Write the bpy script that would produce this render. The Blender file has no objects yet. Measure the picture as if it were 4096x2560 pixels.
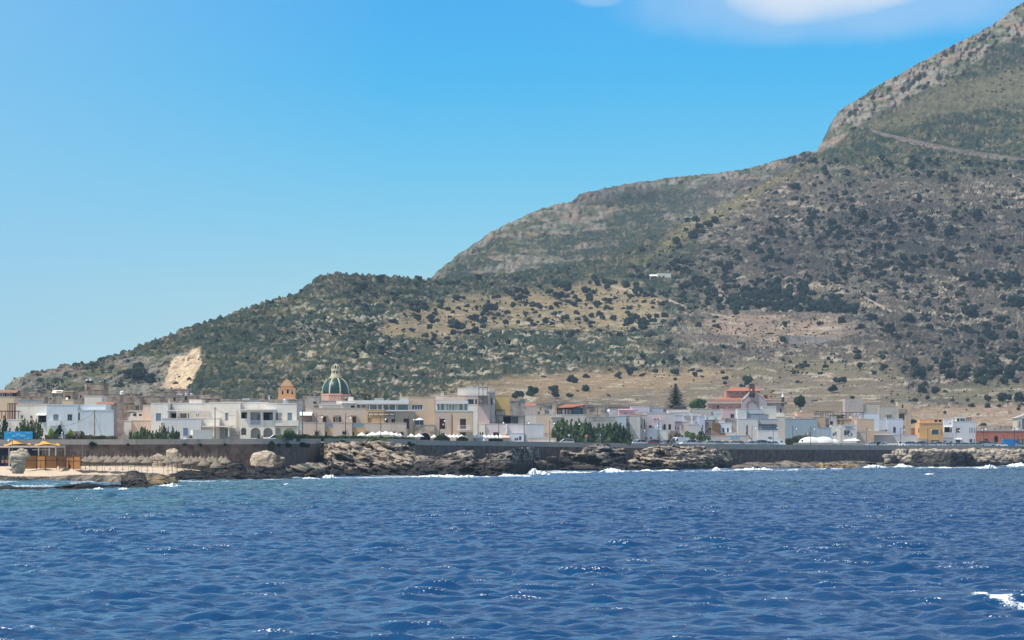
import bpy, math, random
import numpy as np
R = math.radians
C = bpy.context.scene.collection
F = 11378.0; HOR = 1790.0; EYE = 6.0
def at(px, py, D): return ((px - 2048) / F * D, D, EYE + (HOR - py) / F * D)
# ---------------------------------------------------------------- camera, light, sky
cam = bpy.data.cameras.new('camera'); cam.lens = 100; cam.sensor_width = 36
cam.shift_y = (HOR - 1280) / 4096.0; cam.clip_start = 0.5; cam.clip_end = 60000
co = bpy.data.objects.new('camera', cam); C.objects.link(co)
co.location = (0, 0, EYE); co.rotation_euler = (R(90), 0, 0)
bpy.context.scene.camera = co
SUN = np.array((-0.50, -0.19, 0.85)); SUN /= np.linalg.norm(SUN)
sl = bpy.data.lights.new('sun', 'SUN'); sl.energy = 3.3; sl.angle = R(0.5); sl.color = (1.0, 0.955, 0.88)
so = bpy.data.objects.new('sun', sl); C.objects.link(so)
from mathutils import Vector
so.rotation_euler = Vector(SUN).to_track_quat('Z', 'Y').to_euler()
sc = bpy.context.scene
sc.view_settings.view_transform = 'Standard'; sc.view_settings.look = 'None'
sc.view_settings.exposure = 0.45; sc.view_settings.gamma = 1
sc.cycles.max_bounces = 5; sc.cycles.diffuse_bounces = 2; sc.cycles.glossy_bounces = 2
sc.cycles.volume_bounces = 1; sc.cycles.transparent_max_bounces = 8
W = bpy.data.worlds.new('World'); sc.world = W; W.use_nodes = True
nt = W.node_tree; bg = nt.nodes['Background']
sky = nt.nodes.new('ShaderNodeTexSky'); sky.sky_type = 'NISHITA'; sky.sun_disc = False
sky.sun_elevation = math.asin(SUN[2]); sky.sun_rotation = math.atan2(SUN[0], SUN[1])
sky.air_density = 1.0; sky.dust_density = 0.3; sky.ozone_density = 2.0
tc = nt.nodes.new('ShaderNodeTexCoord'); sx = nt.nodes.new('ShaderNodeSeparateXYZ')
nt.links.new(tc.outputs['Generated'], sx.inputs[0])
rp = nt.nodes.new('ShaderNodeValToRGB'); nt.links.new(sx.outputs['Z'], rp.inputs[0])
els = rp.color_ramp.elements
els[0].position = 0.0; els[0].color = (0.60, 0.80, 0.90, 1)
els[1].position = 0.5; els[1].color = (1.6, 1.15, 0.85, 1)
for p, c in ((0.05, (0.50, 0.72, 0.84, 1)), (0.10, (0.17, 0.68, 0.90, 1)), (0.128, (0.0, 0.63, 0.93, 1)), (0.152, (0.0, 0.60, 0.96, 1)), (0.175, (0.05, 0.64, 0.92, 1)), (0.20, (1.05, 1.12, 1.15, 1)), (0.30, (1.5, 1.28, 1.12, 1))):
    e = els.new(p); e.color = c
mx = nt.nodes.new('ShaderNodeMixRGB'); mx.blend_type = 'MULTIPLY'; mx.inputs[0].default_value = 1
nt.links.new(sky.outputs[0], mx.inputs[1]); nt.links.new(rp.outputs[0], mx.inputs[2])
sm = nt.nodes.new('ShaderNodeMapRange'); nt.links.new(sx.outputs['X'], sm.inputs[0]); sm.inputs[1].default_value = -.2; sm.inputs[2].default_value = -.04; sm.inputs[3].default_value = .55; sm.inputs[4].default_value = 0
ml = nt.nodes.new('ShaderNodeMixRGB'); nt.links.new(sm.outputs[0], ml.inputs[0]); nt.links.new(mx.outputs[0], ml.inputs[1]); ml.inputs[2].default_value = (1.9, 3.75, 5.2, 1); mx0 = mx; mx = ml
# soft white cloud low in the sky (built in the direction space of the sky itself)
def vm(op, a, b=None):
    n = nt.nodes.new('ShaderNodeMath'); n.operation = op
    for i, q in enumerate((a, b)):
        if q is None: continue
        if isinstance(q, (int, float)): n.inputs[i].default_value = q
        else: nt.links.new(q, n.inputs[i])
    return n.outputs[0]
az = vm('DIVIDE', sx.outputs['X'], sx.outputs['Y']); el = vm('DIVIDE', sx.outputs['Z'], sx.outputs['Y'])
cn = nt.nodes.new('ShaderNodeTexNoise'); cn.inputs['Scale'].default_value = 22; cn.inputs['Detail'].default_value = 5; nt.links.new(tc.outputs['Generated'], cn.inputs['Vector'])
def puff(a0, e0, wa, we, s, slope=0.0):
    da = vm('DIVIDE', vm('SUBTRACT', az, a0), wa); de = vm('DIVIDE', vm('SUBTRACT', vm('SUBTRACT', el, e0), vm('MULTIPLY', vm('SUBTRACT', az, a0), slope)), we)
    r2 = vm('ADD', vm('MULTIPLY', da, da), vm('MULTIPLY', de, de)); r2 = vm('ADD', r2, vm('MULTIPLY', vm('SUBTRACT', cn.outputs['Fac'], .5), 2.4))
    m = nt.nodes.new('ShaderNodeMapRange'); m.interpolation_type = 'SMOOTHSTEP'; nt.links.new(r2, m.inputs[0]); m.inputs[1].default_value = 1.7; m.inputs[2].default_value = .1; m.inputs[3].default_value = 0; m.inputs[4].default_value = s; return m.outputs[0]
cm = vm('MAXIMUM', vm('MAXIMUM', puff(.104, .161, .028, .0125, .92, .04), puff(.128, .164, .036, .0095, .8, .10)), vm('MAXIMUM', puff(.125, .158, .075, .014, .32, .05), puff(.031, .158, .008, .003, .25)))
cm = vm('MULTIPLY', cm, vm('GREATER_THAN', sx.outputs['Y'], 0.0))
mc = nt.nodes.new('ShaderNodeMixRGB'); nt.links.new(cm, mc.inputs[0]); nt.links.new(mx.outputs[0], mc.inputs[1]); mc.inputs[2].default_value = (5.0, 5.35, 5.9, 1); mx = mc
nt.links.new(mx.outputs[0], bg.inputs[0]); bg.inputs[1].default_value = 0.12
# ---------------------------------------------------------------- helpers
def tag(o, label=None, cat=None, group=None, kind=None):
    if label: o['label'] = label
    if cat: o['category'] = cat
    if group: o['group'] = group
    if kind: o['kind'] = kind
    return o
def empty(name, loc, label, cat, group=None, rz=0):
    o = bpy.data.objects.new(name, None); C.objects.link(o); o.location = loc; o.rotation_euler = (0, 0, rz)
    return tag(o, label, cat, group)
def hsh(i, j, k, seed):
    n = (i.astype(np.int64) * 374761393 + j.astype(np.int64) * 668265263 + k.astype(np.int64) * 2147483647 + seed * 974634777) & 0xffffffff
    n = ((n ^ (n >> 13)) * 1274126177) & 0xffffffff
    n = (n ^ (n >> 16)) * 2246822519 & 0xffffffff
    return ((n ^ (n >> 15)) & 0xffffff) / float(0xffffff)
def vn(x, y, z=0.0, seed=0):
    x, y, z = np.broadcast_arrays(np.asarray(x, float), np.asarray(y, float), np.asarray(z, float))
    i, j, k = np.floor(x), np.floor(y), np.floor(z)
    u, v, w = x - i, y - j, z - k
    u, v, w = u*u*(3-2*u), v*v*(3-2*v), w*w*(3-2*w)
    def h(a, b, c): return hsh(i + a, j + b, k + c, seed)
    def l(a, b, t): return a + (b - a) * t
    return l(l(l(h(0,0,0), h(1,0,0), u), l(h(0,1,0), h(1,1,0), u), v), l(l(h(0,0,1), h(1,0,1), u), l(h(0,1,1), h(1,1,1), u), v), w)
def fbm(x, y, z=0.0, seed=0, oct=4, gain=0.5):
    s = 0.0; a = 1.0; t = 0.0
    for o in range(oct):
        s = s + a * vn(np.asarray(x) * 2**o + 17.3*o, np.asarray(y) * 2**o + 5.1*o, np.asarray(z) * 2**o, seed + o); t += a; a *= gain
    return s / t
def sstep(a, b, x): t = np.clip((x - a) / (b - a), 0, 1); return t*t*(3-2*t)
def mesh_np(name, V, Fq, mat, smooth=True, col=None, parent=None):
    me = bpy.data.meshes.new(name); n = len(V); m = len(Fq); k = Fq.shape[1]
    me.vertices.add(n); me.vertices.foreach_set('co', np.asarray(V, np.float32).ravel())
    me.loops.add(m * k); me.loops.foreach_set('vertex_index', Fq.astype(np.int32).ravel())
    me.polygons.add(m); me.polygons.foreach_set('loop_start', np.arange(0, m*k, k, dtype=np.int32))
    me.polygons.foreach_set('use_smooth', np.full(m, smooth, bool))
    me.update(calc_edges=True)
    if col is not None:
        for an, arr in col.items():
            if arr.ndim == 2:
                a = me.color_attributes.new(an, 'FLOAT_COLOR', 'POINT')
                a.data.foreach_set('color', np.concatenate([arr, np.ones((n, 1))], 1).astype(np.float32).ravel())
            else:
                a = me.attributes.new(an, 'FLOAT', 'POINT'); a.data.foreach_set('value', arr.astype(np.float32))
    me.materials.append(mat)
    o = bpy.data.objects.new(name, me); C.objects.link(o)
    if parent: o.parent = parent
    return o
def grid_faces(r, c):
    i = np.arange(r-1)[:, None] * c + np.arange(c-1)[None, :]
    return np.stack([i, i+1, i+c+1, i+c], -1).reshape(-1, 4)
class MB:
    def __init__(s): s.v = []; s.f = []
    def add(s, vs, fs):
        b = len(s.v); s.v += [tuple(p) for p in vs]; s.f += [tuple(b + i for i in f) for f in fs]; return s
    def frame(s, P, ax, ay, az, sx, sy, sz):      # box spanned by axes from corner P
        P = np.array(P, float); ax = np.array(ax)*sx; ay = np.array(ay)*sy; az = np.array(az)*sz
        vs = [P, P+ax, P+ax+ay, P+ay, P+az, P+ax+az, P+ax+ay+az, P+ay+az]
        return s.add(vs, [(0,3,2,1),(4,5,6,7),(0,1,5,4),(1,2,6,5),(2,3,7,6),(3,0,4,7)])
    def box(s, c, d, rz=0):
        ca, sa = math.cos(rz), math.sin(rz); ax = (ca, sa, 0); ay = (-sa, ca, 0)
        P = np.array(c, float) - np.array(ax)*d[0]/2 - np.array(ay)*d[1]/2 - np.array((0,0,d[2]/2))
        return s.frame(P, ax, ay, (0,0,1), *d)
    def cyl(s, a, b, r0, r1=None, n=8):
        r1 = r0 if r1 is None else r1; a = np.array(a, float); b = np.array(b, float)
        d = b - a; d = d / (np.linalg.norm(d) + 1e-9); t = np.array((1,0,0)) if abs(d[0]) < .9 else np.array((0,1,0))
        u = np.cross(d, t); u /= np.linalg.norm(u); w = np.cross(d, u); vs = []
        for (p, r) in ((a, r0), (b, r1)):
            for i in range(n):
                q = 2*math.pi*i/n; vs.append(p + (u*math.cos(q) + w*math.sin(q))*r)
        fs = [(i, (i+1) % n, n+(i+1) % n, n+i) for i in range(n)] + [tuple(range(n))[::-1], tuple(range(n, 2*n))]
        return s.add(vs, fs)
    def lathe(s, c, prof, n=16, ph=0, sq=1.0):
        vs = []; m = len(prof)
        for (r, z) in prof:
            for i in range(n):
                q = 2*math.pi*i/n + ph; vs.append((c[0]+r*math.cos(q), c[1]+r*math.sin(q)*sq, c[2]+z))
        fs = [(j*n+i, j*n+(i+1) % n, (j+1)*n+(i+1) % n, (j+1)*n+i) for j in range(m-1) for i in range(n)]
        fs += [tuple(range(n))[::-1], tuple(range((m-1)*n, m*n))]
        return s.add(vs, fs)
    def extr(s, pts, y0, y1, P=(0,0,0), ax=(1,0,0), ay=(0,1,0)):   # polygon in (ax, z) extruded along ay
        P = np.array(P, float); ax = np.array(ax, float); ay = np.array(ay, float); n = len(pts); vs = []
        for y in (y0, y1):
            for (a, z) in pts: vs.append(P + ax*a + ay*y + np.array((0,0,z)))
        return s.add(vs, [tuple(range(n)), tuple(range(n, 2*n))[::-1]] + [(i, n+i, n+(i+1) % n, (i+1) % n) for i in range(n)])
    def build(s, name, mat, parent=None, local=False, smooth=False, label=None):
        V = np.array(s.v, float)
        if parent and not local: V = V - np.array(parent.location)
        me = bpy.data.meshes.new(name); me.from_pydata(V.tolist(), [], s.f); me.update()
        if smooth: me.polygons.foreach_set('use_smooth', [True]*len(me.polygons))
        me.materials.append(mat); o = bpy.data.objects.new(name, me); C.objects.link(o)
        if parent: o.parent = parent
        if label: o['label'] = label
        return o
def copy_tree(o, parent=None):
    c = o.copy(); C.objects.link(c); c.parent = parent
    for ch in list(o.children): copy_tree(ch, c)
    return c
# ---------------------------------------------------------------- materials
_m = {}
def mat(name, col, rough=0.85, var=0.12, scale=1.2, metal=0.0, bump=0.0, bscale=4, spec=0.3, var2=None, emit=None):
    key = (name, col, rough, var)
    if key in _m: return _m[key]
    m = bpy.data.materials.new(name); m.use_nodes = True; n = m.node_tree; b = n.nodes['Principled BSDF']
    b.inputs['Roughness'].default_value = rough; b.inputs['Metallic'].default_value = metal
    b.inputs['Specular IOR Level'].default_value = spec
    t = n.nodes.new('ShaderNodeTexCoord'); no = n.nodes.new('ShaderNodeTexNoise')
    no.inputs['Scale'].default_value = scale; no.inputs['Detail'].default_value = 5
    n.links.new(t.outputs['Object'], no.inputs['Vector'])
    r = n.nodes.new('ShaderNodeValToRGB'); r.color_ramp.elements[0].position = .3; r.color_ramp.elements[1].position = .7
    a = var2 or tuple(c*(1-var*1.6) for c in col); r.color_ramp.elements[0].color = (*a, 1)
    r.color_ramp.elements[1].color = (*[min(1, c*(1+var*.6)) for c in col], 1)
    n.links.new(no.outputs['Fac'], r.inputs[0]); n.links.new(r.outputs[0], b.inputs['Base Color'])
    if bump:
        n2 = n.nodes.new('ShaderNodeTexNoise'); n2.inputs['Scale'].default_value = bscale; n2.inputs['Detail'].default_value = 4
        n.links.new(t.outputs['Object'], n2.inputs['Vector'])
        bu = n.nodes.new('ShaderNodeBump'); bu.inputs['Strength'].default_value = bump; bu.inputs['Distance'].default_value = .2
        n.links.new(n2.outputs['Fac'], bu.inputs['Height']); n.links.new(bu.outputs[0], b.inputs['Normal'])
    _m[key] = m; return m
def plaster(col, wear=.065):      # rendered wall: soft blotches and rain streaks that belong to the plaster
    key = ('plaster', col, wear)
    if key in _m: return _m[key]
    m = bpy.data.materials.new('plaster'); m.use_nodes = True; n = m.node_tree; L = n.links; b = n.nodes['Principled BSDF']
    b.inputs['Roughness'].default_value = .9; b.inputs['Specular IOR Level'].default_value = .2
    t = n.nodes.new('ShaderNodeTexCoord'); mp = n.nodes.new('ShaderNodeMapping'); mp.inputs['Scale'].default_value = (1.6, 1.6, .22)
    L.new(t.outputs['Object'], mp.inputs[0])
    a = n.nodes.new('ShaderNodeTexNoise'); a.inputs['Scale'].default_value = .35; a.inputs['Detail'].default_value = 6; L.new(t.outputs['Object'], a.inputs['Vector'])
    s = n.nodes.new('ShaderNodeTexNoise'); s.inputs['Scale'].default_value = 1.0; s.inputs['Detail'].default_value = 6; L.new(mp.outputs[0], s.inputs['Vector'])
    ad = n.nodes.new('ShaderNodeMath'); ad.operation = 'ADD'; L.new(a.outputs['Fac'], ad.inputs[0]); L.new(s.outputs['Fac'], ad.inputs[1])
    r = n.nodes.new('ShaderNodeValToRGB'); L.new(ad.outputs[0], r.inputs[0])
    r.color_ramp.elements[0].position = .62; r.color_ramp.elements[1].position = 1.0
    mid = tuple(c*(1-wear) for c in col)
    r.color_ramp.elements[0].color = (*[c*(1-3.2*wear) for c in col], 1); r.color_ramp.elements[1].color = (*col, 1)
    e = r.color_ramp.elements.new(.85); e.color = (*mid, 1)
    L.new(r.outputs[0], b.inputs['Base Color']); _m[key] = m; return m
def masonry(name, c1, c2, mort, sc=1.0):
    key = (name, c1, sc)
    if key in _m: return _m[key]
    m = bpy.data.materials.new(name); m.use_nodes = True; n = m.node_tree; L = n.links; b = n.nodes['Principled BSDF']
    b.inputs['Roughness'].default_value = .95; b.inputs['Specular IOR Level'].default_value = .15
    t = n.nodes.new('ShaderNodeTexCoord'); sp = n.nodes.new('ShaderNodeSeparateXYZ'); cb = n.nodes.new('ShaderNodeCombineXYZ')
    L.new(t.outputs['Object'], sp.inputs[0]); ad = n.nodes.new('ShaderNodeMath'); ad.operation = 'ADD'
    L.new(sp.outputs['X'], ad.inputs[0]); L.new(sp.outputs['Y'], ad.inputs[1]); L.new(ad.outputs[0], cb.inputs[0]); L.new(sp.outputs['Z'], cb.inputs[1])
    br = n.nodes.new('ShaderNodeTexBrick'); br.inputs['Scale'].default_value = sc; br.inputs['Color1'].default_value = (*c1, 1)
    br.inputs['Color2'].default_value = (*c2, 1); br.inputs['Mortar'].default_value = (*mort, 1); br.inputs['Mortar Size'].default_value = .03
    L.new(cb.outputs[0], br.inputs['Vector'])
    no = n.nodes.new('ShaderNodeTexNoise'); no.inputs['Scale'].default_value = .6; no.inputs['Detail'].default_value = 7; L.new(t.outputs['Object'], no.inputs['Vector'])
    r = n.nodes.new('ShaderNodeValToRGB'); L.new(no.outputs['Fac'], r.inputs[0]); r.color_ramp.elements[0].position = .32; r.color_ramp.elements[0].color = (.45, .42, .40, 1)
    r.color_ramp.elements[1].position = .62; r.color_ramp.elements[1].color = (1.15, 1.13, 1.1, 1)
    mu = n.nodes.new('ShaderNodeMixRGB'); mu.blend_type = 'MULTIPLY'; mu.inputs[0].default_value = 1
    L.new(br.outputs['Color'], mu.inputs[1]); L.new(r.outputs[0], mu.inputs[2]); L.new(mu.outputs[0], b.inputs['Base Color'])
    _m[key] = m; return m
WHITE = (.88, .785, .67); WSHADE = (.74, .76, .77); CREAM = (.76, .62, .46); BEIGE = (.74, .55, .38); PINKB = (.80, .60, .47)  # the bluish white is white wall with shade put into its colour
LAV = (.72, .62, .60); PEACH = (.66, .42, .27); OCHRE = (.66, .44, .17); GREYB = (.34, .42, .47)
STONE = masonry('stone', (.52, .41, .33), (.42, .33, .265), (.30, .245, .2), .9)
STONEL = masonry('pale_stone', (.64, .54, .43), (.55, .46, .36), (.38, .32, .26), .9)
STONEG = masonry('grey_blocks', (.50, .46, .42), (.44, .41, .38), (.31, .285, .27), 1.3)
GLASS = mat('window_glass', (.03, .045, .06), .12, .2, spec=.6)
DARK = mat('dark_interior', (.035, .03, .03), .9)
BROWN = mat('brown_wood', (.09, .04, .03), .7)
SLAT = mat('light_brown_wood', (.26, .15, .08), .8)
BLUESH = mat('blue_shutter', (.24, .33, .45), .7)
GREYSH = mat('grey_shutter', (.28, .31, .34), .7)
WPAINT = mat('white_paint', (.84, .83, .81), .5, .04)
CANVAS = mat('white_canvas', (.90, .88, .85), .9, .03)
IRON = mat('dark_iron', (.03, .032, .035), .6)
PIPE = mat('rusty_steel', (.16, .10, .07), .7)
TILE = mat('clay_tiles', (.46, .17, .09), .85, .22, 3)
TILEB = mat('old_clay_tiles', (.40, .20, .12), .85, .25, 3)
CONC = plaster((.50, .48, .44), .08)
METAL = mat('galvanised_metal', (.55, .56, .57), .35, .1, metal=.6)
TANKD = mat('dark_plastic', (.05, .06, .07), .5)
CLAY = mat('terracotta', (.50, .20, .11), .7)
TINTED = mat('tinted_railing_glass', (.30, .35, .40), .15, .1, spec=.6)
BLUEG = mat('blue_window', (.04, .13, .22), .15, .1, spec=.6)
# ---------------------------------------------------------------- terrain
def interp(kn, u):
    a = np.array(kn, float); return np.interp(u, a[:, 0], a[:, 1])
CREST_A = [(-900,1800),(-120,1798),(10,1640),(35,1546),(50,1526),(69,1515),(133,1496),(289,1463),(405,1443),(509,1411),(607,1370),(740,1321),(868,1278),(995,1234),(1192,1174),(1240,1140),(1273,1112),(1313,1100),(1373,1099),(1440,1101),(1498,1105),(1611,1113),(1697,1121),(1760,1122),(1900,1112),(2040,1098),(2160,1076),(2310,1056),(2490,1003),(2600,952),(2742,890),(2800,860),(2915,804),(2971,766),(3060,722),(3156,680),(3230,632),(3274,600),(3298,550),(3325,490),(3366,439),(3434,396),(3500,350),(3589,303),(3700,240),(3805,185),(3900,140),(3991,87),(4050,36),(4096,6),(4300,-150),(5000,-500)]
DC_A = [(-900,1250),(35,1300),(1300,1750),(2200,2000),(3300,2300),(4100,2550),(5000,2800)]
DB_A = [(-900,880),(0,900),(1400,930),(2600,1020),(4096,1150),(5000,1250)]
YB = 1762.0
def A_D(u, y):
    yc = interp(CREST_A, u); v = np.clip((YB - y) / np.maximum(YB - yc, 1), 0, 1)
    return interp(DB_A, u) + (interp(DC_A, u) - interp(DB_A, u)) * v**0.62
def surfA(u, y, lift=0.0):
    D = float(A_D(np.array([float(u)]), np.array([float(y)]))[0]); p = at(u, y, D); return (p[0], p[1], p[2] + lift)
def poly_mask(U, Y, pts, soft=14, seed=3, wob=26):
    # signed soft mask of a polygon in slope coordinates, with a wandering edge
    U2 = U + (fbm(U/70, Y/40, 0, seed, 3) - .5) * wob * 2; Y2 = Y + (fbm(U/60, Y/40, 7, seed+9, 3) - .5) * wob
    ins = np.zeros(U.shape, bool); dmin = np.full(U.shape, 1e9); n = len(pts)
    for i in range(n):
        x0, y0 = pts[i]; x1, y1 = pts[(i+1) % n]
        c = ((y0 > Y2) != (y1 > Y2)) & (U2 < (x1-x0) * (Y2-y0) / ((y1-y0) + 1e-9) + x0); ins ^= c
        t = np.clip(((U2-x0)*(x1-x0) + (Y2-y0)*(y1-y0)) / ((x1-x0)**2 + (y1-y0)**2), 0, 1)
        dmin = np.minimum(dmin, np.hypot(U2 - x0 - t*(x1-x0), Y2 - y0 - t*(y1-y0)))
    return sstep(-soft, soft, np.where(ins, dmin, -dmin))
def mixc(c, col, m): return c * (1 - m[..., None]) + np.array(col) * m[..., None]
CLIFF = [(3230,640),(3285,560),(3360,430),(3600,285),(3830,160),(4000,60),(4110,-30),(4700,-300),(4700,-60),(4150,120),(3960,205),(3850,300),(3660,385),(3600,420),(3480,470),(3400,530),(3330,590)]
HEAD = [(-60,1720),(-10,1560),(60,1500),(300,1478),(520,1430),(640,1420),(740,1405),(820,1425),(760,1520),(700,1620),(560,1680)]
QUARRY = [(640,1560),(690,1450),(705,1432),(746,1426),(770,1405),(800,1400),(803,1480),(780,1510),(752,1560)]
TANS = [([(1850,1560),(2050,1520),(2280,1500),(2520,1482),(2800,1478),(2960,1500),(3300,1500),(3500,1520),(3560,1560),(3450,1650),(1750,1650),(1600,1600)], (.27,.19,.115)),
        ([(1560,1290),(1700,1235),(1900,1190),(2150,1160),(2350,1130),(2520,1140),(2640,1200),(2680,1270),(2560,1325),(2300,1320),(2050,1300),(1900,1330),(1640,1350),(1500,1320)], (.27,.205,.12)),
        ([(3640,1640),(3750,1628),(4000,1625),(4700,1630),(4700,1750),(3600,1750)], (.31,.22,.155)),
        ([(2900,1480),(3100,1450),(3420,1445),(3560,1470),(3620,1520),(3300,1580),(3000,1540)], (.165,.14,.09)),
        ([(2620,1560),(2900,1520),(3200,1490),(3560,1500),(3640,1560),(3600,1700),(2500,1700),(1800,1640),(2100,1600)], (.185,.145,.105)),
        ([(3500,1600),(3700,1560),(3900,1535),(4700,1530),(4700,1600),(3900,1612)], (.155,.135,.085)),
        ([(2740,1330),(2900,1260),(3100,1262),(3360,1290),(3460,1340),(3300,1362),(3050,1350),(2900,1335)], (.27,.195,.15)),
        ([(2620,1010),(2760,885),(2900,815),(3130,700),(3260,640),(3280,625),(3150,720),(2960,830),(2790,940),(2660,1010),(2480,1070)], (.19,.165,.08)),
        ([(3450,500),(3600,440),(3760,370),(4000,280),(4200,250),(4200,420),(3900,440),(3650,500),(3500,530)], (.15,.135,.085))]
def cover(U, Y, X, Dp, sheet):
    """albedo of the ground cover and how much each vertex is scrub or bare rock"""
    f1 = fbm(X/40, Y/22, 0, 11, 4); f2 = fbm(X/9, Y/9, 0, 21, 3); f3 = fbm(X/2.6, Y/7, 0, 31, 2); f4 = vn(X/1.1, Y/4.5, 0, 41)
    right = sstep(2500, 3000, U) * sstep(620, 760, Y)
    green = np.ones(U.shape + (3,)) * np.array((.058, .061, .038))
    green = mixc(green, (.098, .092, .046), sstep(.5, .68, f1) * (1 - right))
    green = mixc(green, (.112, .090, .080), right * .9)
    green = mixc(green, (.030, .046, .030), sstep(.42, .56, f2*.6 + f3*.4) * (1 - .65*right))
    green = mixc(green, (.24, .20, .145), sstep(.60, .74, f4*.55 + (1-f2)*.45) * .7)
    rocky = np.zeros(U.shape); c = green; tanm = np.zeros(U.shape)
    if sheet == 'A':
        for k, (pts, tc_) in enumerate(TANS):
            m = poly_mask(U, Y, pts, 20, 50 + k, 40) * sstep(.12, .42, f1 + .25*f2)
            if k in (1, 6): m = m * sstep(.32, .55, 1 - f2*.6 - .1)
            tanm = np.maximum(tanm, m * (.35 if k >= 7 else 1)); cc = np.array(tc_) * (0.68 + .64 * fbm(X/4, Y/3, 3, 61, 4))[..., None]
            if k >= 7: m = m * (.35 + .65*sstep(.4, .6, f2))
            c = c * (1 - m[..., None]) + cc * m[..., None]
        # limestone ledges on the right slope
        led = sstep(.60, .70, fbm(X/14, Y/4.5, 0, 71, 4)) * right
        c = mixc(c, (.42, .35, .28), led * .8); rocky = np.maximum(rocky, led * .6)
        led2 = sstep(.62, .70, fbm(X/8, Y/4, 0, 74, 4)) * sstep(1150, 1250, Y) * (1-right) * sstep(900, 1300, U)
        c = mixc(c, (.46, .40, .31), led2 * .75)
        rm = np.maximum(poly_mask(U, Y, CLIFF, 10, 81, 20), poly_mask(U, Y, HEAD, 16, 82, 20) * .75)
    else:
        cb = interp(CREST_B, U); dd = Y - cb
        rm = np.maximum((1 - sstep(14, 60, dd)) * .9, sstep(.55, .62, fbm(X/60, Y/30, 0, 83, 3)) * .75)
    # fractured rock: vertical ribs of pale grey stone and darker streaks
    rib = fbm(X/5, Y/26, 0, 91, 4); rr = fbm(X/3, Y/12, 0, 95, 4)
    rockc = np.array((.30, .265, .225)) * (0.42 + .8 * rr)[..., None]
    rockc = mixc(rockc, (.30, .20, .15), sstep(.55, .7, fbm(X/20, Y/10, 5, 97, 3)))
    rockc = mixc(rockc, (.09, .105, .055), sstep(.50, .60, fbm(X/10, Y/14, 8, 98, 4)) * .85)
    m = rm * sstep(.25, .5, rr + .2)
    c = c * (1 - m[..., None]) + rockc * m[..., None]; rocky = np.maximum(rocky, rm)
    q = np.zeros(U.shape)
    if sheet == 'A':
        q = poly_mask(U, Y, QUARRY, 5, 99, 10)
        qc = np.array((.62, .46, .31)) * (0.75 + .45 * fbm(X/4, Y/14, 2, 101, 4))[..., None]
        c = c * (1 - q[..., None]) + qc * q[..., None]; rocky = np.maximum(rocky, q)
    scrub = np.clip(1 - tanm - .6*rocky, 0, 1) * (1-q)
    return c, scrub, rocky, rib
CREST_B = [(900,1800),(1400,1400),(1600,1190),(1700,1130),(1723,1112),(1789,1056),(1842,1010),(1895,977),(1948,940),(2027,897),(2120,854),(2219,818),(2285,810),(2318,778),(2457,745),(2600,722),(2723,708),(2860,694),(2971,680),(3060,655),(3138,634),(3230,606),(3300,610),(3500,640),(4200,700)]
def hill_mat():
    m = bpy.data.materials.new('hillside'); m.use_nodes = True; n = m.node_tree; L = n.links; b = n.nodes['Principled BSDF']
    b.inputs['Roughness'].default_value = .95; b.inputs['Specular IOR Level'].default_value = .1
    a = n.nodes.new('ShaderNodeAttribute'); a.attribute_name = 'cover'
    t = n.nodes.new('ShaderNodeTexCoord'); no = n.nodes.new('ShaderNodeTexNoise'); no.inputs['Scale'].default_value = .9; no.inputs['Detail'].default_value = 4
    L.new(t.outputs['Object'], no.inputs['Vector'])
    r = n.nodes.new('ShaderNodeValToRGB'); r.color_ramp.elements[0].position = .35; r.color_ramp.elements[1].position = .65
    r.color_ramp.elements[0].color = (.55, .6, .55, 1); r.color_ramp.elements[1].color = (1.35, 1.3, 1.25, 1); L.new(no.outputs['Fac'], r.inputs[0])
    mu = n.nodes.new('ShaderNodeMixRGB'); mu.blend_type = 'MULTIPLY'; mu.inputs[0].default_value = 1
    L.new(a.outputs['Color'], mu.inputs[1]); L.new(r.outputs[0], mu.inputs[2]); L.new(mu.outputs[0], b.inputs['Base Color'])
    return m
HM = hill_mat()
def build_sheet(name, crest, dfun, y_low, u0, u1, du, rows, sheet, dc):
    u = np.arange(u0, u1, du); v = np.linspace(0, 1, rows)
    U, Vv = np.meshgrid(u, v); yc = interp(crest, U); yl = np.maximum(y_low(U), yc + 4)
    Y = yl + (yc - yl) * Vv
    D = dfun(U, Y); X = (U - 2048) / F * D; Z = EYE + (HOR - Y) / F * D
    c, scrub, rocky, rib = cover(U, Y, X, D, sheet)
    taper = sstep(0, .04, Vv)
    n1 = fbm(X/1.6, D/2.4, 0, 7, 3); bushy = sstep(.42, .75, vn(X/2.6, D/3.5, 0, 17))
    dz = scrub * (n1 - .4) * 1.5 + scrub * bushy * 1.7 + (fbm(X/35, D/45, 0, 27, 3) - .5) * 7 * sstep(.02, .3, Vv) * (1 - sstep(.9, 1, Vv))
    Z = Z + dz * taper
    # rock ribs stand out towards the viewer
    out = rocky * ((rib - .5) * 22 + (fbm(X/2.2, Z/3.5, 0, 37, 3) - .5) * 9 + (fbm(X/9, Z/7, 3, 38, 3) - .5)*14)
    D2 = D - out * taper; X2 = X + rocky * (fbm(X/4, Z/5, 9, 39, 2) - .5) * 3
    P = np.stack([X2, D2, Z], -1)
    back = []
    for k, (db, dzb) in enumerate(((15, -3), (60, -18), (200, -80), (450, -230))):
        Pb = P[-1].copy(); Pb[:, 1] += db; Pb[:, 2] = np.maximum(Pb[:, 2] + dzb, -3); back.append(Pb)
    P = np.concatenate([P, np.array(back)], 0); c = np.concatenate([c, np.repeat(c[-1:], 4, 0)], 0)
    o = mesh_np(name, P.reshape(-1, 3), grid_faces(P.shape[0], P.shape[1]), HM, True, {'cover': c.reshape(-1, 3)})
    return tag(o, kind='structure')
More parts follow.
